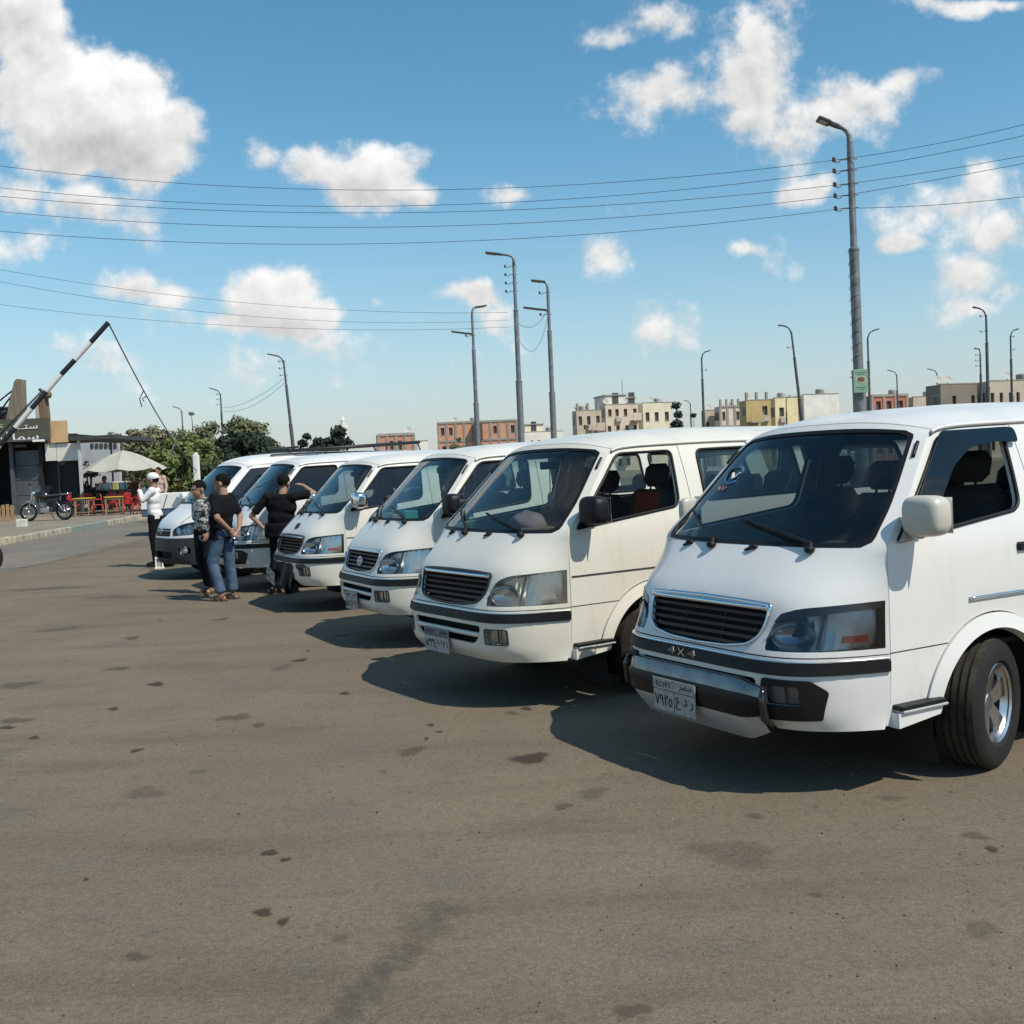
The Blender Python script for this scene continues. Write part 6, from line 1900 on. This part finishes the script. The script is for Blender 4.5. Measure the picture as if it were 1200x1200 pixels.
for i, (px, Y, rz, lab) in enumerate(spots):
    o = ch0 if i == 0 else copy_tree(ch0)
    o.location = (at(px, 590, Y).x, Y, pz(Y)); o.rotation_euler = (0, 0, rz)
    tag(o, lab, 'chair', 'red plastic chairs at the cafe')
def make_table():
    t = empty('cafe_table')
    MB().box((-.33, -.33, .70), (.33, .33, .735), bev=.006).build('table_top', yel, t); MB().box((-.29, -.29, .62), (.29, .29, .70)).build('apron', twood, t)
    for x in (-.27, .27):
        for y in (-.27, .27):
            MB().box((x - .025, y - .025, 0), (x + .025, y + .025, .62)).build('leg', twood, t)
    for y in (-.27, .27):
        MB().box((-.245, y - .015, .14), (.245, y + .015, .17)).build('rail', twood, t)
    return t
tb0 = make_table()
for i, (px, Y, lab) in enumerate(((99, 42.7, 'yellow-topped table by the cafe pole'), (134, 42.9, 'yellow-topped table under the edge of the parasol'))):
    o = tb0 if i == 0 else copy_tree(tb0)
    o.location = (at(px, 590, Y).x, Y, pz(Y)); o.rotation_euler = (0, 0, .12 * i)
    tag(o, lab, 'table', 'yellow tables at the cafe')
# counter under the parasol with cool boxes
ct = empty('counter', (at(128, 590, 48).x, 48, pz(48)), 0, 'low black counter rail under the parasol', 'counter')
MB().box((-.95, -.05, .82), (.95, .25, .9)).build('counter_top', blackp, ct); MB().box((-.9, 0, .2), (.9, .05, .82)).build('counter_front', mat('counter_front', (.035, .025, .02), .8), ct)
for x in (-.85, 0, .85):
    MB().box((x - .04, .06, 0), (x + .04, .2, .82)).build('leg', blackp, ct)
for px, m, lab, nm in ((136, (.42, .40, .12), 'yellow cool box on the black counter', 'cool_box'), (144, (.05, .14, .20), 'blue cool box on the black counter', 'cool_box')):
    o = empty(nm, (at(px, 580, 48).x, 48.1, pz(48) + .9), 0, lab, 'cool box')
    mm = mat('cool_' + lab[:4], m, .5)
    MB().box((-.14, -.12, 0), (.14, .12, .3), bev=.02).build('body', mm, o); MB().box((-.15, -.13, .303), (.15, .13, .37), bev=.02).build('lid', whitep, o)
# brick planter wall behind
bwl = empty('low_wall', (at(165, 590, 52).x, 52, pz(52)), 0, 'low dark red wall behind the parasol', 'wall')
MB().box((-2.2, 0, -.1), (2.2, .2, 1.15)).build('wall_body', mat('wall_red_brown', (.13, .07, .05), .9, nscale=4, namt=.4), bwl); MB().box((-2.25, -.04, 1.15), (2.25, .24, 1.22)).build('coping', CONC, bwl)
# wooden pallet fence
pf = empty('pallet_fence', (at(4, 600, 41).x, 41, pz(41)), 0, 'short fence of upright wooden pallet boards', 'fence')
pw = mat('pallet_wood', (.42, .27, .14), .85, nscale=5, col2=(.28, .17, .09), nsc3=(4, 4, .6))
for k in range(7):
    MB().box((-.75 + .17 * k, 0, .02), (-.75 + .17 * k + .12, .025, .62 + .02 * (k % 3)), bev=.003).build('board', pw, pf)
for z in (.14, .46):
    MB().box((-.78, .027, z), (.40, .07, z + .08)).build('rail', pw, pf)
# white painted block by the kerb
bk_ = empty('marker_block', (at(26, 618, 36).x, 36.0, pz(36)), .1, 'small white painted block on the pavement edge', 'block')
MB().box((-.17, -.12, 0), (.17, .12, .27), bev=.02).build('block_body', mat('chipped_white', (.66, .64, .58), .8, nscale=8, namt=.3), bk_); MB().box((-.2, -.15, -.02), (.2, .15, .03), bev=.008).build('block_foot', CONC, bk_)

# motorcycles
def motorcycle(label, loc, rz, body_m, tank_m, crate=True):
    b = empty('motorcycle', loc, rz, label, 'motorcycle', 'parked motorcycles')
    for x in (-.64, .64):
        w = MB()
        w.tube([(x + .265 * math.cos(t), 0, .31 + .265 * math.sin(t)) for t in np.linspace(0, 2 * PI, 28, endpoint=False)], .045, 8, closed=True)
        wo = w.build('wheel', rubber, b, True)
        MB().tube([(x + .215 * math.cos(t), 0, .31 + .215 * math.sin(t)) for t in np.linspace(0, 2 * PI, 24, endpoint=False)], .014, 6, closed=True).build('rim', chrome, wo, True)
        for k in range(12):
            t = 2 * PI * k / 12
            MB().tube([(x, (-1) ** k * .03, .31), (x + .215 * math.cos(t), 0, .31 + .215 * math.sin(t))], .004, 4).build('spoke', chrome, wo)
        MB().tube([(x, -.06, .31), (x, .06, .31)], .045, 10).build('hub', alloy, wo, True)
        MB().tube([(x + .33 * math.cos(t), 0, .31 + .33 * math.sin(t)) for t in np.linspace(.5 if x < 0 else .2, 2.4 if x < 0 else 2.5, 12)], .05, 6, flat=.3).build('mudguard', chrome if x < 0 else blackpl, b, True)
    for s_ in (-.08, .08):
        MB().tube([(-.64, s_, .31), (-.42, s_, .88), (-.38, s_, .98)], [.022, .026, .022], 8).build('fork', chrome, b, True)
        MB().tube([(.64, s_ * 1.1, .33), (.40, s_ * 1.2, .68)], .025, 8).build('shock_absorber', chrome, b, True)
        MB().tube([(.64, s_, .31), (.08, s_, .34)], .02, 6).build('swing_arm', blackpl, b, True)
    MB().tube([(-.38, 0, .92), (-.22, 0, .82), (.0, 0, .72), (.35, 0, .70)], .03, 8).tube([(-.36, 0, .86), (-.20, 0, .40), (.12, 0, .30), (.18, 0, .70)], .022, 8).build('frame', blackpl, b, True)
    tk = MB().ell((0, 0, 0), (1, 1, 1), 18, 12)
    tk.v = [(-.14 + .27 * x, .16 * y * (1 - .35 * (x > 0) * x), .86 + .15 * z + .03 * -x) for x, y, z in tk.v]; tk.build('fuel_tank', tank_m, b, True)
    MB().box((.03, -.13, .78), (.72, .13, .86), 0, Matrix.Translation((0, 0, .0)) @ Matrix.Rotation(R(-4), 4, 'Y'), .035).build('seat', seatdark, b)
    MB().box((.05, -.12, .62), (.40, .12, .765), bev=.03).build('side_cover', body_m, b)
    en = MB().box((-.17, -.13, .28), (.14, .13, .47), bev=.03); en.build('engine', alloy, b)
    for k in range(5):
        MB().box((-.17 - .012 * k, -.09, .48 + .03 * k), (.0 - .012 * k, .09, .495 + .03 * k)).build('cooling_fin', alloy, b)
    MB().tube([(-.12, .06, .50), (-.25, .08, .40), (-.15, .12, .26), (.30, .14, .27), (.75, .15, .36)], [.02, .02, .022, .035, .045], 8).build('exhaust', chrome, b, True)
    MB().tube([(-.28, -.36, 1.06), (-.38, -.18, 1.02), (-.40, 0, 1.0), (-.38, .18, 1.02), (-.28, .36, 1.06)], .014, 6).build('handlebar', chrome, b, True)
    for s_ in (-1, 1):
        MB().tube([(-.25, s_ * .38, 1.065), (-.30, s_ * .27, 1.05)], .019, 6).build('grip', blackpl, b, True)
        mo = MB().tube([(-.33, s_ * .24, 1.04), (-.36, s_ * .30, 1.20)], .007, 5).build('mirror_stem', chrome, b); MB().ell((-.36, s_ * .31, 1.24), (.02, .06, .045), 10, 8).build('mirror', blackpl, mo, True)
    hl_ = MB().lathe([(.001, .1), (.06, .09), (.095, .04), (.1, 0)], Matrix.Translation((-.47, 0, .92)) @ Matrix.Rotation(PI / 2, 4, 'Y'), 16); ho = hl_.build('headlight', chrome, b, True)
    MB().lathe([(.095, -.002), (.001, -.03)], Matrix.Translation((-.47, 0, .92)) @ Matrix.Rotation(PI / 2, 4, 'Y'), 16).build('lens', mat('bright_lens', (.85, .87, .9), .1, .6), ho, True)
    MB().tube([(.60, -.12, .86), (.86, -.10, .90), (.86, .10, .90), (.60, .12, .86)], .014, 6).build('grab_rail', chrome, b, True)
    MB().box((.78, -.06, .72), (.84, .06, .80), bev=.015).build('tail_light', redlens, b)
    MB().tube([(.05, .10, .30), (.10, .30, .02)], .012, 5).build('side_stand', blackpl, b)
    b.scale = (1.12, 1.12, 1.12)
    if crate:
        MB().tube([(-.56, -.15, .42), (-.74, -.15, .46), (-.80, 0, .48), (-.74, .15, .46), (-.56, .15, .42), (-.50, .13, .66), (-.68, .13, .70), (-.68, -.13, .70), (-.50, -.13, .66)], .016, 6).build('crash_bar', chrome, b, True)
    return b
motorcycle('black and chrome motorcycle parked in front of the dark cafe', (at(55, 605, 40).x, 40, pz(40)), R(-6), blackgloss, blackgloss)
motorcycle('motorcycle with red side covers at the roadside near the barrier', (at(-60, 672, 20.6).x, 20.6, 0.0), R(182), redp, redp, False)

# white pickup and beige minibus parked on the street behind
def small_truck():
    t = empty('pickup_truck', (at(226, 600, 31).x, 31.5, gz(31.5)), R(12), 'white pickup truck with a slatted cargo side behind the man in white', 'truck')
    wm = mat('truck_white', (.72, .72, .69), .4, coat=.4, nscale=3, namt=.1); bl = mat('truck_blue', (.05, .09, .15), .5)
    MB().box((-1.5, -.78, .55), (1.0, .78, .75), bev=.03).build('chassis', bl, t)
    MB().box((-1.5, -.80, .76), (.2, -.74, 1.2), bev=.01).build('cargo_side', wm, t); MB().box((-1.5, .74, .76), (.2, .80, 1.2), bev=.01).build('cargo_side', wm, t)
    MB().box((-1.5, -.735, .76), (-1.44, .735, 1.2), bev=.01).build('tailboard', wm, t); MB().box((.14, -.735, .76), (.2, .735, 1.45), bev=.01).build('headboard', wm, t)
    for k in range(4):
        MB().tube([(-1.3 + .42 * k, -.815, .80), (-1.18 + .42 * k, -.815, 1.16)], .014, 5).build('brace', greyp, t)
    MB().prism([(.24, .60), (1.45, .60), (1.5, 1.0), (1.15, 1.62), (.30, 1.64), (.24, 1.2)], 1.52, Matrix.Translation((0, -.76, 0))).build('cab', wm, t)
    MB().add([(1.496, -.68, 1.05), (1.496, .68, 1.05), (1.19, .62, 1.58), (1.19, -.62, 1.58)], [(0, 1, 2, 3)]).build('windscreen', WINM, t)
    for s_ in (-.765, .765):
        MB().add([(.42, s_, 1.08), (1.25, s_, 1.08), (1.06, s_, 1.52), (.42, s_, 1.54)], [(0, 1, 2, 3)]).build('door_window', WINM, t)
        for x in (-1.0, 1.0):
            add_wheel(t, x, s_ * .9, .29, 'steel', 0, .16, .17)
    return t
small_truck()
def beige_bus():
    t = empty('minibus', (at(236, 590, 62).x, 63, gz(63)), R(10), 'small beige minibus with dark windows parked beyond the white post', 'minibus')
    bm_ = mat('bus_beige', (.52, .40, .22), .5, nscale=2, namt=.15)
    MB().prism(rounded([(-1.9, .35), (1.8, .35), (1.95, .9), (1.75, 1.35), (1.5, 1.95), (1.3, 2.05), (-1.75, 2.05), (-1.92, 1.9)], .12, 4), 1.6, Matrix.Translation((0, -.8, 0))).build('body', bm_, t)
    for k in range(4):
        MB().box((-1.65 + .72 * k, -.812, 1.3), (-1.05 + .72 * k, -.803, 1.78), bev=.002).build('side_window', WINM, t)
    MB().add([(1.79, -.7, 1.38), (1.79, .7, 1.38), (1.53, .66, 1.92), (1.53, -.66, 1.92)], [(0, 1, 2, 3)]).build('windscreen', WINM, t)
    MB().box((-1.95, -.82, .35), (-1.9, .82, .55), bev=.01).build('bumper', blackpl, t)
    for s_ in (-.72, .72):
        for x in (-1.15, 1.2):
            add_wheel(t, x, s_, .3, 'steel', 0, .18, .17)
    return t
beige_bus()
# bag and small white stand on the asphalt by the dark bumper
bg_ = gnd(197, 664)
bag = empty('black_bag', bg_, .4, 'slouched black bag on the asphalt beside the small white frame', 'bag')
m = MB().ell((0, 0, 0), (1, 1, 1), 20, 12); m.v = [tuple(Vector((.20 * x, .12 * y, .10 + .10 * z)) * (1 + .18 * noise.noise(Vector((x, y, z)) * 2.3))) for x, y, z in m.v]; m.build('bag_body', blackpl, bag, True)
MB().tube([(-.12, 0, .18), (-.05, .02, .27), (.06, .02, .26), (.12, 0, .17)], .012, 6).build('bag_handle', blackpl, bag, True)
st_ = empty('white_frame', gnd(187, 666), .3, 'small white box frame standing on the asphalt beside a black bag', 'frame')
wpnt = mat('frame_white', (.78, .78, .76), .5)
for x in (-.06, .06):
    MB().box((x - .012, -.04, 0), (x + .012, .04, .19)).build('upright', wpnt, st_)
MB().box((-.075, -.045, .19), (.075, .045, .22)).build('top', wpnt, st_); MB().box((-.09, -.06, -.001), (.09, .06, .02)).build('base', wpnt, st_); MB().box((-.048, .0, .02), (.048, .01, .19)).build('panel', mat('frame_grey', (.30, .31, .32), .5), st_)

# ================================================================== people
skinm = mat('skin', (.30, .165, .105), .6, nscale=9, namt=.18); skin2 = mat('skin_tan', (.34, .20, .135), .6, nscale=9, namt=.18)
hairm = mat('hair_black', (.008, .007, .006), .9, spec=.15, bump=.6, bscale=120); eyem = mat('eye_dark', (.02, .015, .012), .3); lipm = mat('lips', (.20, .085, .07), .6)
blackcloth = mat('black_cotton', (.006, .006, .008), .95, spec=.2); blackcloth2 = mat('black_trousers', (.007, .007, .009), .95, spec=.2)
denim = mat('blue_denim', (.075, .125, .20), .9, nscale=5, col2=(.035, .065, .12), bump=.3, bscale=60)
whitecloth = mat('white_shirt', (.74, .74, .74), .85, nscale=5, namt=.08)
camo = mat('camouflage', (.45, .45, .42), .9, nscale=13, col2=(.05, .05, .05), lo=.46, hi=.54, detail=3, nsc3=(1, 1, 1.6)); sandal = mat('sandal_leather', (.10, .055, .03), .6); capm = mat('cap_white', (.72, .71, .68), .8)
pinkcloth = mat('pink_shirt', (.48, .33, .30), .9)

def remesh(mb, name, material, parent, vox, sm=6, wr=0., wscale=9., seed=0):
    """union of overlapping solids -> one continuous skin"""
    o = mb.build(name, material, None)
    r_ = o.modifiers.new('r', 'REMESH'); r_.mode = 'VOXEL'; r_.voxel_size = vox; r_.use_smooth_shade = True
    s_ = o.modifiers.new('s', 'SMOOTH'); s_.factor = .5; s_.iterations = sm
    dg = bpy.context.evaluated_depsgraph_get(); dg.update()
    me = bpy.data.meshes.new_from_object(o.evaluated_get(dg))
    o.modifiers.clear(); old = o.data; o.data = me; bpy.data.meshes.remove(old)
    me.name = name
    me.materials.clear(); me.materials.append(material)
    me.polygons.foreach_set('use_smooth', [True] * len(me.polygons))
    if wr:
        off = Vector((seed * 3.1, 0, 0))
        ns = [v.normal.copy() for v in me.vertices]
        for v, n in zip(me.vertices, ns):
            p = v.co
            f = noise.noise(Vector((p.x * wscale, p.y * wscale, p.z * wscale * 1.6)) + off) + .5 * noise.noise(Vector((p.x * 7, p.y * 7, p.z * 15)) + off)
            v.co += n * (wr * f)
    o.parent = parent
    return o
def limb(mb, a, b, ra, rb, seg=14):
    a, b = Vector(a), Vector(b)
    n = 5
    mb.tube([a.lerp(b, i / n) for i in range(n + 1)], [ra + (rb - ra) * i / n for i in range(n + 1)], seg)
    mb.ell(a, (ra, ra, ra), 12, 8); mb.ell(b, (rb, rb, rb), 12, 8)
def hand(mb, w, d, palm_n, curl=.5, s=1.0):
    """palm, four unequal bent fingers and a thumb; d = pointing direction, palm_n = palm normal"""
    w, d, pn = Vector(w), Vector(d).normalized(), Vector(palm_n)
    pn = (pn - d * pn.dot(d)).normalized(); sd = d.cross(pn)
    c = w + d * .045 * s
    M = Matrix((sd, d, pn)).transposed()
    mb.ell(c, (.040 * s, .052 * s, .018 * s), 12, 8, M=M)
    for k, (o, L_) in enumerate(((-.030, .062), (-.010, .072), (.011, .068), (.030, .054))):
        p0 = w + d * .085 * s + sd * o * s
        a1 = curl * .5; p1 = p0 + (d * math.cos(a1) + pn * math.sin(a1)) * L_ * .5 * s
        a2 = curl * 1.2; p2 = p1 + (d * math.cos(a2) + pn * math.sin(a2)) * L_ * .5 * s
        mb.tube([p0 - d * .02, p0, p1, p2], [.0098 * s, .0098 * s, .0092 * s, .0078 * s], 8)
        mb.ell(p2, (.008 * s,) * 3, 8, 6)
    t0 = w + d * .03 * s - sd * .034 * s; t1 = t0 + (d * .7 - sd * .7 + pn * .3) * .035 * s; t2 = t1 + (d * .95 - sd * .15 + pn * .3) * .03 * s
    mb.tube([t0, t1, t2], [.013 * s, .0115 * s, .009 * s], 8); mb.ell(t2, (.009 * s,) * 3, 8, 6)
def person(loc, rz, label, J, cloth, skin=skinm, hair='short', yaw=0., tilt=0., nod=0., shoes='shoe', long_sleeve=False, hands=(.5, .5), vox=.0085, hand_dirs=None, belly=0., cap=None, scale=1.0, hs=1.14, bulk=1.06):
    """J: joints facing -Y, left side +X. One continuous body; clothes and hair are children"""
    root = empty('person', loc, rz, label, 'person', 'men standing by the minibuses')
    root.scale = (scale,) * 3
    B, T, S_ = MB(), MB(), MB()
    hip, chest, neck, head = (Vector(J[k]) for k in ('hip', 'chest', 'neck', 'head'))
    mid = hip.lerp(chest, .5) + Vector((0, -.015 - belly * .3, 0))
    def torso(mb, g):
        up = (chest - hip).normalized(); M = up.to_track_quat('Z', 'Y').to_matrix()
        M = Matrix(((1, 0, 0), (0, 1, 0), (0, 0, 1))) if abs(up.z) > .985 else M
        mb.ell(hip + Vector((0, 0, .02)), (.158 * bulk + g, .112 + g, .13 + g), 18, 12)
        mb.ell(mid, (.15 * bulk + g, .108 + g + belly, .17 + g), 18, 12)
        mb.ell(chest, (.172 * bulk + g, .115 + g, .18 + g), 18, 12)
        mb.ell(chest + Vector((0, .01, .10)), (.165 + g, .09 + g, .09 + g), 18, 10)
        mb.tube([hip, mid, chest], [.14 + g, .13 + g, .14 + g], 16, flat=.75)
    torso(B, 0)
    limb(B, neck - Vector((0, -.01, .06)), head - Vector((0, -.012, .06)), .066, .060)
    Mh = Matrix.Rotation(yaw, 3, 'Z') @ Matrix.Rotation(nod, 3, 'X') @ Matrix.Rotation(tilt, 3, 'Y')
    hp = lambda x, y, z: head + Mh @ (Vector((x, y, z)) * hs)
    E_ = lambda c, r_, a_, b_: B.ell(c, tuple(k * hs for k in r_), a_, b_, M=Mh)
    E_(hp(0, .012, .03), (.076, .094, .092), 20, 14); E_(hp(0, -.022, -.035), (.060, .068, .078), 18, 12); E_(hp(0, -.045, -.085), (.034, .036, .032), 12, 8)
    B.tube([hp(0, -.088, .018), hp(0, -.108, -.022), hp(0, -.092, -.034)], [.011, .016, .012], 8); E_(hp(0, -.085, .028), (.055, .014, .010), 12, 8); E_(hp(0, -.085, -.062), (.024, .012, .010), 10, 6)
    for s_ in (-1, 1):
        E_(hp(s_ * .078, .012, -.006), (.012, .022, .034), 10, 8)
    arms = {}
    for s_, n in ((1, 'l'), (-1, 'r')):
        sh, el, wr = (Vector(J[k + n]) for k in ('sh', 'el', 'wr'))
        limb(B, sh, el, .052, .041); limb(B, el, wr, .041, .027)
        B.ell(sh, (.066, .062, .066), 12, 8)
        B.tube([chest + Vector((s_ * .08, 0, .10)), sh], [.075, .055], 12)
        hd = hand_dirs[0 if s_ > 0 else 1] if hand_dirs else None
        d = Vector(hd[0]) if hd else (wr - el); pn = Vector(hd[1]) if hd else Vector((-s_, 0, .05))
        hand(B, wr, d, pn, hands[0 if s_ > 0 else 1])
        e_ = .97 if long_sleeve else .0
        S_.tube([chest + Vector((s_ * .09, 0, .09)), sh], [.084, .068], 14); S_.ell(sh, (.076, .074, .076), 14, 10)
        if long_sleeve:
            limb(S_, sh, el, .066, .054); S_.tube([el, el.lerp(wr, .5), el.lerp(wr, .93)], [.054, .047, .042], 14)
        else:
            q = sh.lerp(el, .82); S_.tube([sh, sh.lerp(el, .4), q], [.066, .064, .068], 14)
        hp_, kn, an = (Vector(J[k + n]) for k in ('hp', 'kn', 'an'))
        limb(B, hp_, kn, .088, .056); limb(B, kn, an, .057, .036)
        B.ell(kn.lerp(an, .3) + Vector((0, .018, 0)), (.05, .052, .09), 12, 8)
        fd = Vector(J.get('ft' + n, (0, -1, 0))).normalized()
        sl = MB()
        toe = an + fd * .155; toe.z = an.z - .05
        B.tube([an + Vector((0, 0, -.01)), an + fd * .04 + Vector((0, 0, -.035)), toe + Vector((0, 0, -.003))], [.038, .040, .026], 10); B.ell(an - fd * .035 + Vector((0, 0, -.045)), (.034, .034, .03), 10, 8)
        # trousers
        T.tube([hp_ + Vector((0, 0, .06)), hp_, hp_.lerp(kn, .5), kn, kn.lerp(an, .5), kn.lerp(an, .93)], [.10, .108, .094, .078, .072, .074], 16)
        sole = MB()
        Mf = Matrix.Translation((an.x, an.y, an.z - .082)) @ Matrix.Rotation(math.atan2(fd.y, fd.x), 4, 'Z')
        if shoes == 'sandal':
            sole.box((-.085, -.047, 0), (.19, .047, .022), 0, Mf, .012)
            for xx in (.10, .045, -.04):
                sole.tube([Mf @ Vector((xx, -.046, .02)), Mf @ Vector((xx, -.03, .062)), Mf @ Vector((xx, .03, .062)), Mf @ Vector((xx, .046, .02))], .012, 6)
        else:
            sole.box((-.09, -.048, 0), (.195, .048, .03), 0, Mf, .014)
            sole.ell(Mf @ Vector((.09, 0, .05)), (.11, .046, .045), 14, 8, M=Mf.to_3x3()); sole.ell(Mf @ Vector((-.03, 0, .06)), (.06, .045, .05), 12, 8, M=Mf.to_3x3())
        sole.build('shoe', cloth.get('shoe', sandal), root, True, 50)
    T.ell(hip + Vector((0, 0, -.01)), (.172, .126, .13), 18, 12)
    torso(S_, .016)
    hem = hip + Vector((0, 0, cloth.get('hem', -.10)))
    S_.tube([hip + Vector((0, 0, .08)), hip, hem], [.172 * bulk, .176 * bulk, .178 * bulk], 20, flat=.62)
    S_.tube([neck + Vector((0, 0, -.07)), neck + Vector((0, 0, -.015))], [.10, .072], 14)
    body = remesh(B, 'body', skin, root, vox, 4)
    body.data.materials.append(eyem); body.data.materials.append(lipm); body.data.materials.append(hairm)
    marks = [(hp(.031, -.080, .010), .013, 1), (hp(-.031, -.080, .010), .013, 1), (hp(0, -.098, -.062), .020, 2), (hp(.033, -.086, .034), .015, 3), (hp(-.033, -.086, .034), .015, 3)]
    for p in body.data.polygons:
        for c, r_, mi in marks:
            v = p.center - c
            if (Vector((v.x, v.y, v.z * (2.2 if mi > 1 else 1.4)))).length < r_:
                p.material_index = mi
    remesh(T, 'trousers', cloth['legs'], root, .013, 3, .006, 6, 1)
    remesh(S_, 'shirt', cloth['top'], root, .012, 4, .008, 8, 2)
    if hair:
        Hh = MB()
        Hh.ell(hp(0, .016, .036), (.081 * hs, .098 * hs, .093 * hs), 22, 14, M=Mh)
        keep = []
        inv = Mh.inverted()
        for f in Hh.f:
            c = sum((Vector(Hh.v[i]) for i in f), Vector()) / len(f)
            q = (inv @ (c - head)) / hs
            if q.z > .060 - .58 * (q.y + .08) and not (abs(q.x) > .06 and q.z < .0 and q.y < .03):
                if q.y < -.06 and q.z < .075: continue
                keep.append(f)
        Hh.f = keep; Hh.m = [0] * len(keep); used(Hh)
        Hh.v = [tuple(Vector(v) + Vector((noise.noise(Vector(v) * 60), noise.noise(Vector(v) * 55 + Vector((9, 0, 0))), 0)) * .003) for v in Hh.v]
        Hh.build('hair', hairm, root, True)
    if cap:
        Cc = MB(); Cc.ell(hp(0, .012, .052), (.086 * hs, .103 * hs, .080 * hs), 20, 12, M=Mh); Cc.build('cap', cap, root, True)
    return root
def stand(**k):
    J = dict(hip=(0, 0, .96), chest=(0, .0, 1.28), neck=(0, .02, 1.49), head=(0, -.005, 1.625),
             shl=(.185, .02, 1.425), ell=(.245, .05, 1.14), wrl=(.255, -.03, .90), shr=(-.185, .02, 1.425), elr=(-.245, .05, 1.14), wrr=(-.255, -.03, .90),
             hpl=(.085, 0, .93), knl=(.10, -.01, .51), anl=(.105, .02, .085), hpr=(-.085, 0, .93), knr=(-.10, -.01, .51), anr=(-.105, .02, .085))
    J.update(k); return J
def foot(px, py): 
    return gnd(px, py)
# heading helper: local -Y is the way the person faces; rz = bearing of facing + 90 deg
face = lambda deg: R(deg + 90)
# man in camouflage shirt, leaning, looking down past the camera's left
person(gnd(243, 695), face(235), 'man in grey camouflage shirt and black trousers looking aside, arm hanging',
       stand(hip=(.03, .04, .95), chest=(.0, .0, 1.27), head=(-.02, -.04, 1.60), neck=(-.01, 0, 1.48), ell=(.26, .0, 1.15), wrl=(.24, -.12, .93), elr=(-.26, .06, 1.16), wrr=(-.14, .17, .98),
             knl=(.13, -.05, .51), anl=(.12, .02, .085), knr=(-.07, -.03, .51), anr=(-.06, .10, .085), ftl=(.25, -1, 0), ftr=(-.15, -1, 0)),
       dict(top=camo, legs=blackcloth2, hem=-.14), skin2, yaw=R(-12), nod=R(10), tilt=R(4), shoes='sandal', long_sleeve=True, scale=.955, bulk=1.12)
# man in black t-shirt and jeans, back three-quarters, hands behind him
person(gnd(265, 703), face(160), 'man in black t-shirt and blue jeans with hands held behind his back',
       stand(hip=(0, -.02, .95), chest=(.0, .03, 1.27), neck=(0, .04, 1.485), head=(0, .03, 1.625), ell=(.27, .12, 1.16), wrl=(.10, .19, .99), elr=(-.27, .12, 1.16), wrr=(-.10, .20, .97),
             knl=(.12, -.10, .52), anl=(.13, .02, .085), knr=(-.10, .02, .51), anr=(-.10, .06, .085)),
       dict(top=blackcloth, legs=denim, hem=-.10), skin2, yaw=R(14), shoes='sandal', scale=.985, belly=.03, bulk=1.18, hand_dirs=(((-.6, .1, -.5), (0, 1, 0)), ((.6, .1, -.5), (0, 1, 0))))
# man in black, seen from behind, one hand on his hip, the other at his head
person((-3.30, 15.05, 0), face(72), 'man all in black seen from behind, elbow raised, hand on hip',
       stand(hip=(.02, 0, .95), chest=(-.02, -.02, 1.28), neck=(-.05, -.01, 1.49), head=(-.065, -.05, 1.62), shr=(-.25, .0, 1.42), shl=(.19, .02, 1.42), elr=(-.50, -.16, 1.45), wrr=(-.29, -.20, 1.58), ell=(.42, .10, 1.16), wrl=(.25, .06, .97),
             knl=(.12, -.02, .51), anl=(.16, .03, .085), knr=(-.12, -.01, .51), anr=(-.14, .04, .085)),
       dict(top=blackcloth, legs=blackcloth2, hem=-.12, shoe=blackpl), skin2, nod=R(6), shoes='shoe', scale=.965, belly=.04, bulk=1.34, hand_dirs=(((-.8, -.2, -.4), (0, -1, 0)), ((.9, -.1, .25), (0, -.2, -1))))
# man in white shirt by the far van, hand raised to his face
person((at(184, 655, 20.9).x, 20.9, 0), face(185), 'man in white shirt and white cap with one hand raised to his face',
       stand(hip=(0, .02, .96), elr=(-.24, -.16, 1.28), wrr=(-.13, -.22, 1.52), ell=(.23, -.14, 1.26), wrl=(.06, -.24, 1.46), knl=(.10, -.02, .51), knr=(-.10, .02, .51)),
       dict(top=whitecloth, legs=blackcloth2, hem=-.07, shoe=blackpl), skinm, yaw=R(-10), nod=R(-4), shoes='shoe', long_sleeve=True, scale=1.05, cap=capm, hand_dirs=(((-.3, .1, 1), (0, .8, .2)), ((.3, .2, 1), (0, .8, .2))))
# man in pale pink shirt further off, by the parasol
person((at(188, 600, 38).x, 38.0, gz(38) + .0), face(250), 'man in pale pink shirt standing beyond the man in white',
       stand(), dict(top=pinkcloth, legs=blackcloth2, hem=-.14, shoe=blackpl), skinm, shoes='shoe', long_sleeve=True, scale=1.12, vox=.014)
# seated customer under the parasol
person((at(121, 590, 48.6).x, 48.9, pz(48.9)), face(268), 'man in a white shirt seated behind the black counter',
       stand(hip=(0, .05, .52), chest=(0, .02, .86), neck=(0, .02, 1.06), head=(0, -.02, 1.20), shl=(.185, .02, 1.0), shr=(-.185, .02, 1.0), ell=(.25, -.05, .74), wrl=(.15, -.25, .72), elr=(-.25, -.05, .74), wrr=(-.15, -.25, .72),
             hpl=(.09, .0, .52), knl=(.13, -.38, .50), anl=(.13, -.34, .085), hpr=(-.09, 0, .52), knr=(-.13, -.38, .50), anr=(-.13, -.34, .085)),
       dict(top=whitecloth, legs=blackcloth2, hem=-.06, shoe=blackpl), skinm, shoes='shoe', scale=1.15, vox=.014)
o = copy_tree(ch0); o.location = (at(121, 590, 48.6).x, 49.0, pz(49)); o.rotation_euler = (0, 0, 0)
tag(o, 'red plastic chair under the seated man behind the counter', 'chair', 'red plastic chairs at the cafe')
bpy.context.view_layer.update()
